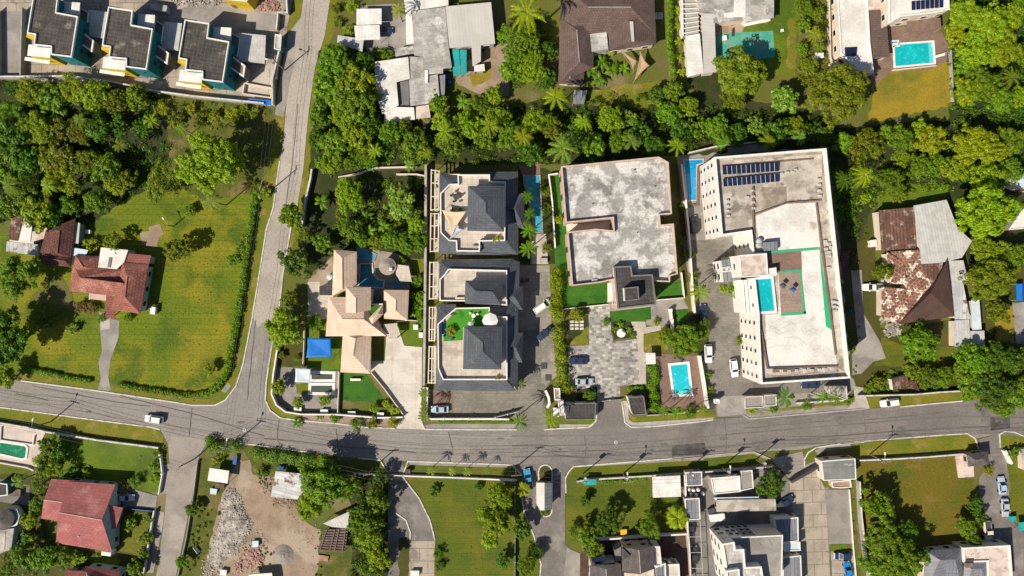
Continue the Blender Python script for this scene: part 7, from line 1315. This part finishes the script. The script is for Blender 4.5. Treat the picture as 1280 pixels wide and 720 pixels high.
cover('undergrowth', PX(540, 150, 700, 120, 830, 120, 1040, 150, 1040, 175, 850, 190, 690, 204, 540, 204), 'd', 0.42, .5, 1.35, .42); cover('undergrowth', PX(470, 160, 545, 160, 540, 205, 480, 205), 'g', 0.42, .5, 1.35, .42); cover('undergrowth', PX(995, -5, 1036, -5, 1036, 85, 1000, 120), 'o', 0.51, .5, 1.35, .42); cover('undergrowth', PX(630, 20, 690, 20, 690, 110, 630, 110), 'd', 0.42, .5, 1.35, .42)
row('rising out of the belt behind the central buildings', [('P','b',556,166,15),('P','b',612,158,14),('P','y',655,170,14),('P','b',730,152,15),('P','l',788,176,14),('P','b',846,182,14),('P','g',905,176,13),('P','b',960,176,13),('P','l',1000,170,12)])
row('in the woods beside the field', [('P','g',100,150,13),('P','b',60,232,13),('P','o',150,180,12),('P','b',190,150,12)])
row('above the villa thicket', [('P','b',470,188,12),('P','l',512,206,11),('P','b',534,190,11)])
# top right trees
row('high in the top right corner grove', [('L','b',1206,18,24),('M','y',1194,44,15),('L','b',1236,30,28),('M','b',1262,22,20),('M','g',1278,8,16)])
row('midway in the top right corner grove', [('L','b',1222,62,26),('L','b',1252,62,26),('M','g',1206,86,16),('M','y',1262,44,12)])
row('low in the top right corner grove', [('M','b',1206,116,20),('L','g',1228,104,24),('P','o',1264,96,15),('M','g',1250,124,18),('M','b',1272,120,16),('M','g',1276,68,14)])
hedge('narrow bright hedge between the dry lawn and the tall grove', PX(1194, 60, 1197, 95, 1199, 128), 1.6, 2.0, 'b')
row('in the mixed plants above the rusty-roofed house, upper row', [('M','o',1082,182,24),('M','g',1054,176,14),('M','g',1128,172,18),('M','y',1164,178,21),('M','b',1150,160,15),('M','g',1108,166,12)])
row('in the mixed plants above the rusty-roofed house, lower row', [('P','d',1055,226,17),('P','y',1081,220,18),('M','g',1112,222,16),('M','b',1126,196,14),('M','g',1150,206,16),('M','o',1122,240,13),('S','b',1082,248,8),('M','g',1170,206,15)])
row('in the upper right edge trees', [('W','y',1222,182,38,28),('M','g',1262,176,17),('M','b',1192,212,22),('M','b',1232,226,24),('M','g',1262,214,18)])
tree('L','b',1232,266,44,'very big dense bright tree overhanging the pale metal roof',36); tree('W','b',1238,316,28,'broad bright tree below the very big dense one, right of the pale roof',22); tree('L','o',1238,348,34,'big olive green tree right of the white corrugated roofs',28); tree('M','g',1268,320,18,'green tree at the right edge beside the white house end'); tree('M','o',1246,388,18,'olive bush below the big olive green tree',16)
cover('undergrowth', PX(1040, 165, 1185, 155, 1185, 235, 1100, 245, 1062, 300, 1040, 260), 'g', 0.51, .5, 1.35, .42); cover('undergrowth', PX(1185, -10, 1290, -10, 1290, 230, 1190, 240), 'd', 0.42, .5, 1.35, .42); cover('undergrowth', PX(1044, 230, 1062, 230, 1090, 290, 1080, 330, 1062, 340), 'd', 0.42, .2, .6)
tree('M','o',1103,339,14,'olive tree beside the broken tile roofs',12); tree('M','h',1150,428,26,'round fresh green tree below the dark brown hip roof',25)
row('in the weedy strip beside the main road, right side', [('S','g',1086,484,8),('S','o',1098,476,9),('M','g',1158,474,13),('M','o',1140,462,11),('M','g',1182,472,14),('M','o',1200,462,14)])
row('in the dark roadside grove at the right, upper row', [('M','g',1218,452,20),('L','d',1242,448,24),('M','d',1268,452,20)]); row('in the dark roadside grove at the right, lower row', [('M','g',1216,480,18),('L','d',1242,486,28),('M','g',1268,488,20),('M','g',1252,506,14)])
cover('undergrowth', PX(1080, 470, 1110, 460, 1210, 458, 1230, 420, 1290, 430, 1290, 500, 1215, 488, 1140, 490, 1085, 492), 'g', 0.51, .3, .7); cover('weeds', PX(1060, 400, 1078, 400, 1070, 480, 1062, 470, 1050, 340), 'o', .3, .2, .4); cover('weeds', E3(880, 60, 1040, 60, 1040, 330, 890, 380), 'o', .25, .2, .6)
# villa garden
tree('L','b',436,244,20,'tall bright tree in the villa garden, upper left of the thicket',27); tree('M','g',438,286,15,'green tree below the tall bright tree in the villa garden'); tree('M','l',500,254,22,'broad pale green tree in the villa garden beside the townhouses',24)
row('in the thicket just above the villa pool', [('M','b',470,304,13),('M','g',490,300,15),('M','g',508,306,14),('M','g',524,300,13),('M','b',520,282,12),('M','g',452,300,10)]); row('among the spiky plants of the villa garden', [('B','h',403,252,13),('B','l',458,270,12),('B','l',462,288,12),('B','h',480,282,11)])
row('along the wall above the villa garden', [('M','g',408,206,12),('M','y',422,198,11),('M','g',446,196,12),('M','g',462,206,10)])
cover('undergrowth', PX(425, 225, 530, 225, 532, 310, 450, 308, 420, 300), 'g', 0.42, .5, 1.35, .42); row('beside the dark wall of the townhouses, villa side', [('S','h',522,352,9),('S','h',524,370,10),('S','h',521,386,9),('S','h',526,398,7)], down=True); tree('S','b',501,327,6,'round bush on the patio beside the round pavilion')
tree('S','g',394,404,11,'bush at the edge of the villa play court'); tree('S','o',352,444,6,'first small round shrub by the street wall beside the play court'); tree('S','o',371,447,5,'second small round shrub by the street wall beside the play court'); row('in the ornamental trees inside the villa front wall', [('M','b',349,484,9),('M','b',372,504,8),('M','b',406,503,9),('M','b',468,512,6),('S','y',483,505,6),('S','y',494,514,6)])
row('in the street plants outside the villa front wall', [('B','g',370,528,9),('B','o',399,521,6),('S','g',419,522,7),('S','g',447,528,9),('S','o',467,527,8),('S','y',492,526,8)]); row('in the palms between the villa drive and the townhouses', [('P','g',531,492,9),('P','g',530,508,8),('P','g',531,520,11)], down=True)
# townhouses
row('along the narrow dark pool', [('P','d',660,246,11),('P','d',662,268,10),('P','g',661,287,14),('P','g',660,311,14),('S','g',684,262,8),('S','g',682,240,8),('S','o',684,310,7)], down=True); tree('P','g',649,526,13,'palm on the road verge left of the townhouse gate'); tree('P','b',689.5,525,14,'palm on the road verge right of the townhouse gate'); tree('P','d',651,480,9,'palm beside the corner of the townhouse nearest the road')
hedge('tall thick hedge between the townhouse drive and the white complex', PX(694, 338, 695, 380, 697, 420, 700, 460, 704, 490), 3.3, 2.8, 'b'); hedge('narrow grass hedge inside the townhouse street wall', PX(548, 526, 590, 526, 640, 526), .7, .6, 'h')
for x, y, z, r0, lb in ((620, 299, 6.6, 5, 'pale green shrub in a pot on the sail terrace'), (566, 263, 6.6, 3, 'small plants in the terrace bed above the tan sail'), (575, 262, 6.6, 3, 'low plant in the terrace bed beside the upper wall'), (564, 413, 6.66, 6, 'bushy plant beside the dark table on the turf terrace'), (622, 473, 6.6, 4, 'small potted shrub on the terrace facing the road')):
    o = tree('S', 'y' if r0 > 3 else 'g', x, y, r0, lb); w = U((x, y), z + .5); o.location = (w.x, w.y, z)
# complex
tree('M','y',721,393,9,'yellow green shrub at the edge of the complex car park'); row('in the planted bed with the fountain', [('B','g',768,411,6),('B','h',776,406,6),('B','h',786,412,6),('S','g',791,419,4)]); hedge('leafy hedge left of the brown pool deck', PX(815, 456, 816, 480, 818, 512), 2.8, 1.8, 'h'); hedge('short clipped hedge beside the square gatehouse', PX(784, 485, 805, 485), 1.2, .9, 'g')
tree('L','h',856,424,25,'dense bright tree between the white complex and the apartment drive',22); tree('M','b',832,420,12,'bright bush left of the dense bright tree'); tree('M','g',878,412,12,'green bush right of the dense bright tree'); tree('P','b',874,366,15,'bright palm beside the apartment drive'); row('in the roadside palms below the brown pool deck', [('P','g',830,514,9),('P','g',845,517,11),('S','g',862,514,8),('P','o',878,512,9)]); tree('M','g',737,494,9,'shrub behind the long black-roofed gatehouse',7); tree('S','y',711,486,6,'yellow green plant beside the parked silver car',9)
row('in the planting strip beside the brown pool deck wall', [('S','g',884,470,6),('S','o',887,488,6),('S','g',886,500,6)], down=True); row('in the narrow strip below the cream wall of the complex', [('S','g',862,318,7),('S','o',866,345,7),('S','g',850,300,6),('S','o',855,260,5)], down=True); tree('S','y',698,275,6,'yellow shrub on the narrow lawn beside the complex')
row('in the planters of the apartment drive', [('S','g',897,344,7),('S','y',902,361,5),('S','g',917,363,9),('S','o',925,425,6)]); row('in the planting along the apartment block frontage', [('P','d',983,498,15),('P','g',1028,496,11),('P','g',1045,498,11),('S','g',1007,507,7),('S','g',966,511,6),('S','y',940,512,6),('S','o',1060,502,6)])
tree('S','g',757,403,5,'small clump beside the artificial lawn edge'); tree('S','y',820,402,5,'yellow green clump between the two square lawns')
# bottom left
row('in the bushes between the green pool and the lawn', [('M','g',62,556,12),('M','d',74,562,10),('M','g',58,572,11),('M','b',66,586,12),('M','g',54,592,9),('S','y',46,575,6)], down=True); row('in the bushes above the red-roofed house', [('B','y',107,592,8),('S','d',92,590,8),('S','r',153,608,8),('S','g',168,602,8),('B','h',193,600,9)])
row('in the bushes left of the red-roofed house', [('P','g',22,601,14),('M','h',48,606,11),('M','g',44,628,9),('M','y',36,654,11),('M','g',35,676,11)], down=True); row('in the bushes below the red-roofed house', [('M','g',28,698,14),('M','g',56,696,15),('M','g',80,694,12),('S','b',100,700,9),('M','g',12,712,10)]); row('beside the lane wall of the red-roofed house', [('S','h',163,656,8),('S','o',182,672,9),('S','g',186,648,7),('S','g',180,692,9),('M','g',170,708,10),('S','o',197,566,6),('S','h',192,582,7)], down=True)
cover('undergrowth', F2(0, 560, 100, 520, 340, 520, 720, 600, 740, 690, 0, 720), 'g', 0.51, .3, .7); cover('undergrowth', F2(190, 80, 320, 90, 270, 350, 340, 500, 190, 480), 'g', 0.42, .3, .7)
# rubble yard
hedge('clipped hedge block at the corner of the lane and the main road', PX(256, 557, 275, 554, 296, 560), 4.0, 1.3, 'g'); hedge('long dark hedge along the road above the rubble yard', PX(316, 564, 345, 568, 380, 573, 415, 578), 3.2, 1.5, 'g'); tree('M','g',240,637,9,'small round tree on the lane edge beside the weedy strip'); tree('M','g',227,702,9,'small round tree on the lane edge near the bottom'); tree('S','y',272,574,8,'yellow green shrub behind the clipped hedge block',6); tree('S','g',326,590,7,'green bush beside the rubble yard entrance'); cover('weeds', F3(190, 330, 290, 340, 280, 440, 230, 600, 150, 720, 110, 720, 150, 540), 'o', .4, .2, .5)
tree('L','g',404,604,34,'big tree spreading over the corrugated shed roof in the rubble yard',32); tree('L','b',388,632,20,'bright lower limb tree beside the pale sheet roof') ; tree('M','g',432,612,18,'green tree right of the big spreading rubble yard tree')
row('between rubble yard and curved drive', [('M','d',476,600,13),('M','g',472,622,14),('L','g',452,650,20),('M','g',470,650,14),('M','b',460,676,17),('M','b',474,696,15),('M','g',462,714,15)], down=True); cover('undergrowth', PX(440, 590, 486, 590, 486, 725, 440, 725), 'd', 0.51, .5, 1.35, .42)
cover('weeds', F3(440, 200, 530, 240, 520, 300, 460, 280), 'o', .5, .15, .4); cover('weeds', F3(470, 560, 540, 560, 540, 720, 430, 720, 500, 640), 'o', .45, .15, .4); cover('weeds', F3(740, 480, 790, 490, 770, 720, 720, 720, 735, 600), 'o', .5, .15, .4); cover('weeds', F3(520, 345, 650, 360, 640, 410, 540, 400), 'o', .3, .12, .3)
stones('debris', F3(330, 560, 480, 480, 520, 560, 480, 700, 340, 715), 'rubble_mat', 260, .1, .4, .1); stones('debris', F3(200, 640, 300, 690, 300, 725, 190, 725), 'rubble_mat', 140, .1, .4, .1); stones('debris', F3(560, 360, 760, 420, 740, 700, 650, 720, 620, 500), 'gravel_mat', 90, .08, .28, .08)
# curved-drive garden
row('in the central garden of the curved drive', [('L','b',624,620,19),('M','b',607,640,13),('L','b',622,654,20),('M','b',612,676,13)], down=True); tree('F','y',654,612,11,'round bushy palm beside the sky blue car'); row('on the grass strip of the curved-drive garden', [('P','b',539,589,8),('P','y',565,590,7),('P','b',585,589,8),('P','o',608,588,6)]); row('near the wire fence of the curved-drive garden', [('S','d',542,614,7),('S','d',598,608,6),('M','d',652,662,13),('M','d',628,700,9),('M','g',657,704,15),('M','d',672,690,8)])
row('along the lower edge of the curved drive', [('S','d',548,690,7),('S','d',549,708,7)], down=True); tree('S','g',680,641,5,'small plant at the lower tip of the gatehouse island')
row('on the lawn with transformer poles', [('M','d',732,626,9),('M','d',760,652,16),('M','g',734,672,14),('M','g',716,664,9),('M','g',742,686,14),('M','h',811,660,15),('F','y',847,648,17)]); hedge('low planting along the street wall of the transformer lawn', PX(752, 602, 780, 600, 808, 597), 1.2, .8, 'h'); tree('L','d',963,606,20,'round dark tree in the paved compound',19); tree('S','g',855,594,6,'small green plant beside the transformer pole')
cover('weeds', F7(938, 260, 958, 258, 995, 720, 978, 720), 'o', .5, .2, .4)
row('on the shaded lawn at the bottom right', [('M','g',1096,631,19),('L','g',1103,672,26),('M','d',1132,664,16),('L','g',1128,700,30),('M','g',1094,704,20),('M','d',1150,690,14)]); row('beside the right-hand drive, bottom right', [('M','h',1207,660,14),('M','g',1218,676,11),('M','d',1220,630,11),('S','y',1234,588,7),('M','d',1224,646,9)]); tree('S','g',1268,566,8,'green shrub beside the white gate wall at the right edge')

for nm, pts, t, dn in (('grass_tufts', PX(205, 300, 318, 255, 305, 340, 290, 440, 260, 485, 150, 475, 150, 400, 200, 390), 'o', .10), ('grass_tufts', PX(170, 250, 230, 240, 318, 250, 205, 300), 'y', .10), ('grass_tufts', PX(30, 400, 120, 395, 122, 468, 40, 460), 'g', .10), ('grass_tufts', F5(120, 250, 640, 250, 640, 700, 270, 700, 240, 440), 'g', .10), ('grass_tufts', E5(120, 40, 700, 0, 800, 300, 800, 500, 520, 520), 'o', .08), ('grass_tufts', F6(300, 290, 720, 210, 880, 320, 900, 480, 320, 530), 'g', .08), ('grass_tufts', F1(430, 310, 1100, 400, 1100, 690, 700, 600), 'g', .08), ('grass_tufts', A6(260, 430, 650, 380, 670, 570, 260, 640), 'o', .12), ('grass_tufts', PX(300, 430, 312, 330, 330, 270, 322, 260, 290, 460), 'o', .2), ('grass_tufts', PX(20, 470, 110, 484, 200, 497, 255, 503, 255, 497, 150, 486, 100, 476, 20, 464), 'o', .2), ('grass_tufts', LANE[-4:] + PX(0, 526, 195, 557), 'o', .15), ('grass_tufts', E4(110, 420, 770, 360, 810, 440, 110, 480), 'o', .2), ('grass_tufts', F6(300, 190, 900, 100, 900, 160, 400, 190), 'o', .2)):
    cover(nm, pts, 'y' if t == 'o' else 'b', dn * 1.6, .06, .2, .17)

# ================================================================ VEHICLES
car('suv','white',192.5,524,172,'white car driving along the main road at the left')
car('van','white',677.5,383,35,'white van parked askew on the townhouse drive'); car('sedan','navy',681,417,218,'dark blue saloon parked askew below the white van'); car('sedan','paleblue',550,511.5,180,'pale blue saloon in the brown bay of the townhouse forecourt')
car('sedan','navy',723,451,180,'dark blue saloon in the upper bay of the chequered car park'); car('sedan','silver',730.5,477,0,'silver blue saloon in the lower bay of the chequered car park')
car('suv','black',867,281,95,'black car beside the bright blue pool strip'); car('suv','white',917.5,460,278,'white car on the apartment block drive'); car('suv','white',885.5,442,272,'white car half under the dense tree by the apartment drive'); car('sedan','navy',879.5,392,95,'dark blue car beside the bright palm on the apartment drive'); car('sedan','navy',1013,481,180,'dark car parked under the bottom edge of the apartment block')
car('suv','white',1112,503.5,187,'white car with dark glass parked on the verge at the right'); car('pickup','skyblue',660.5,599,100,'sky blue pickup beside the bushy palm and gatehouse island'); car('pickup','navy',980.5,628,30,'dark blue pickup at the end of the long tan-roofed shed')
car('sedan','navy',1053.5,695,180,'navy car parked across the lower parking bays'); car('sedan','blue',1060,713,100,'bright blue car at the bottom edge of the parking bays'); car('sedan','paleblue',1252.5,607,95,'upper pale blue saloon in the right-hand drive'); car('sedan','silver',1256.5,634.5,272,'silver saloon below the pale blue one in the right-hand drive'); car('pickup','cream',1235,664,275,'cream pickup in the right-hand drive near the metal hip roof')
car('sedan','silver',156.5,622,0,'silver car beside the red-roofed house'); car('sedan','navy',479.5,38,0,'dark blue car nosing out from under the white carport'); car('pickup','white',1091,359,180,'white pickup beside the broken tile roofs'); car('sedan','darkgrey',863,658,92,'upper dark grey car under the wire frame'); car('sedan','darkgrey',868,694,92,'lower dark grey car under the wire frame')

# ================================================================ POLES
pole(64,527,8,'utility pole on the verge beside the main road, far left',-.3,lamp=True); pole(340,237,8,'utility pole at the field hedge on the side street',1.3); pole(356,88,8,'utility pole outside the teal townhouse gate',1.4,lamp=True); pole(297,551,8,'utility pole at the lane junction with the main road',-.2,lamp=True); pole(244,573,8.5,'dark leaning utility pole beside the clipped hedge block',.8)
pole(729,592,8,'utility pole with transformer nearest the gatehouse drive',.1,True); pole(779,592,8,'utility pole with transformer in the middle of the transformer lawn frontage',.1,True,True); pole(858,588,8,'utility pole with transformer beside the dark grey shed',.1,True); pole(902,584,8,'utility pole with transformer in front of the white-roofed building',.1,True,True); pole(945,574,8,'utility pole with transformer beside the compound gate planting',.1,True); pole(1087,568,8,'utility pole beside the grey-green gatehouse verge',.1,lamp=True); pole(645,584,8,'utility pole at the end of the curved-drive garden wall',.1); pole(217,283,3.5,'short lamp post standing alone in the field',.6,arm=False,lamp=True); pole(467,584,7,'utility pole at the curved drive gate',.1)

def wires(label, pts, h=7.5):
    r = root('power_line', label, 'power line', mid(pts), 'overhead wires')
    for off in (-.9, 0, .9):
        for a, b in zip(pts, pts[1:]):
            A, B = U(a), U(b); d = (B - A).normalized(); nr = Vector((-d.y, d.x, 0)) * off; mb = MB(); n = 8
            P = [A.lerp(B, i / n) + nr + Vector((0, 0, h - 3.2 * (i / n) * (1 - i / n))) for i in range(n + 1)]
            for p, q in zip(P, P[1:]): mb.tube(p, q, .028, .028, 4, cap=False)
            mb.build('wire', 'metal_dark', r)
wires('overhead wires crossing the transformer lawn frontage below the main road', [(645,584), (729,592), (779,592), (858,588), (902,584), (945,574), (1087,568), (1300,552)])
wires('overhead wires running along the side street', [(366,-20), (356,88), (340,237), (322,360), (297,551)])
wires('overhead wires along the main road verge at the bottom left', [(-40,512), (64,527), (244,573), (297,551), (467,584), (645,584)])

# ================================================================ CAMERA AND DAYLIGHT
cam = bpy.data.cameras.new('camera'); co = bpy.data.objects.new('camera', cam); COL.objects.link(co); co.location = (0, 0, H); co.rotation_euler = (0, 0, 0)
cam.sensor_width = 36; cam.lens = 36 / (2 * (640 * S / H)); cam.clip_end = 3000; cam.clip_start = 1; sc.camera = co
EL = math.radians(44); sx, sy = -.77, -.64; n = math.hypot(sx, sy); sx, sy = sx / n, sy / n
sun = bpy.data.lights.new('sun', 'SUN'); so = bpy.data.objects.new('sun', sun); COL.objects.link(so); sun.energy = 5.0; sun.angle = math.radians(.5); sun.color = (1, .91, .765)
so.rotation_euler = Vector((-sx * math.cos(EL), -sy * math.cos(EL), -math.sin(EL))).to_track_quat('-Z', 'Y').to_euler()
w = bpy.data.worlds.new('World'); sc.world = w; w.use_nodes = True; nt = w.node_tree; bg = nt.nodes['Background']; sky = nt.nodes.new('ShaderNodeTexSky'); sky.sky_type = 'NISHITA'; sky.sun_disc = False
sky.sun_elevation = EL; sky.sun_rotation = math.atan2(sx, sy) % (2 * math.pi); nt.links.new(sky.outputs[0], bg.inputs['Color']); bg.inputs['Strength'].default_value = .06
sc.view_settings.view_transform = 'Standard'; sc.view_settings.look = 'None'; sc.view_settings.exposure = .22; sc.view_settings.gamma = 1; sc.view_settings.use_curve_mapping = False
sc.cycles.max_bounces = 5; sc.cycles.diffuse_bounces = 2; sc.cycles.transmission_bounces = 2; sc.cycles.use_denoising = True
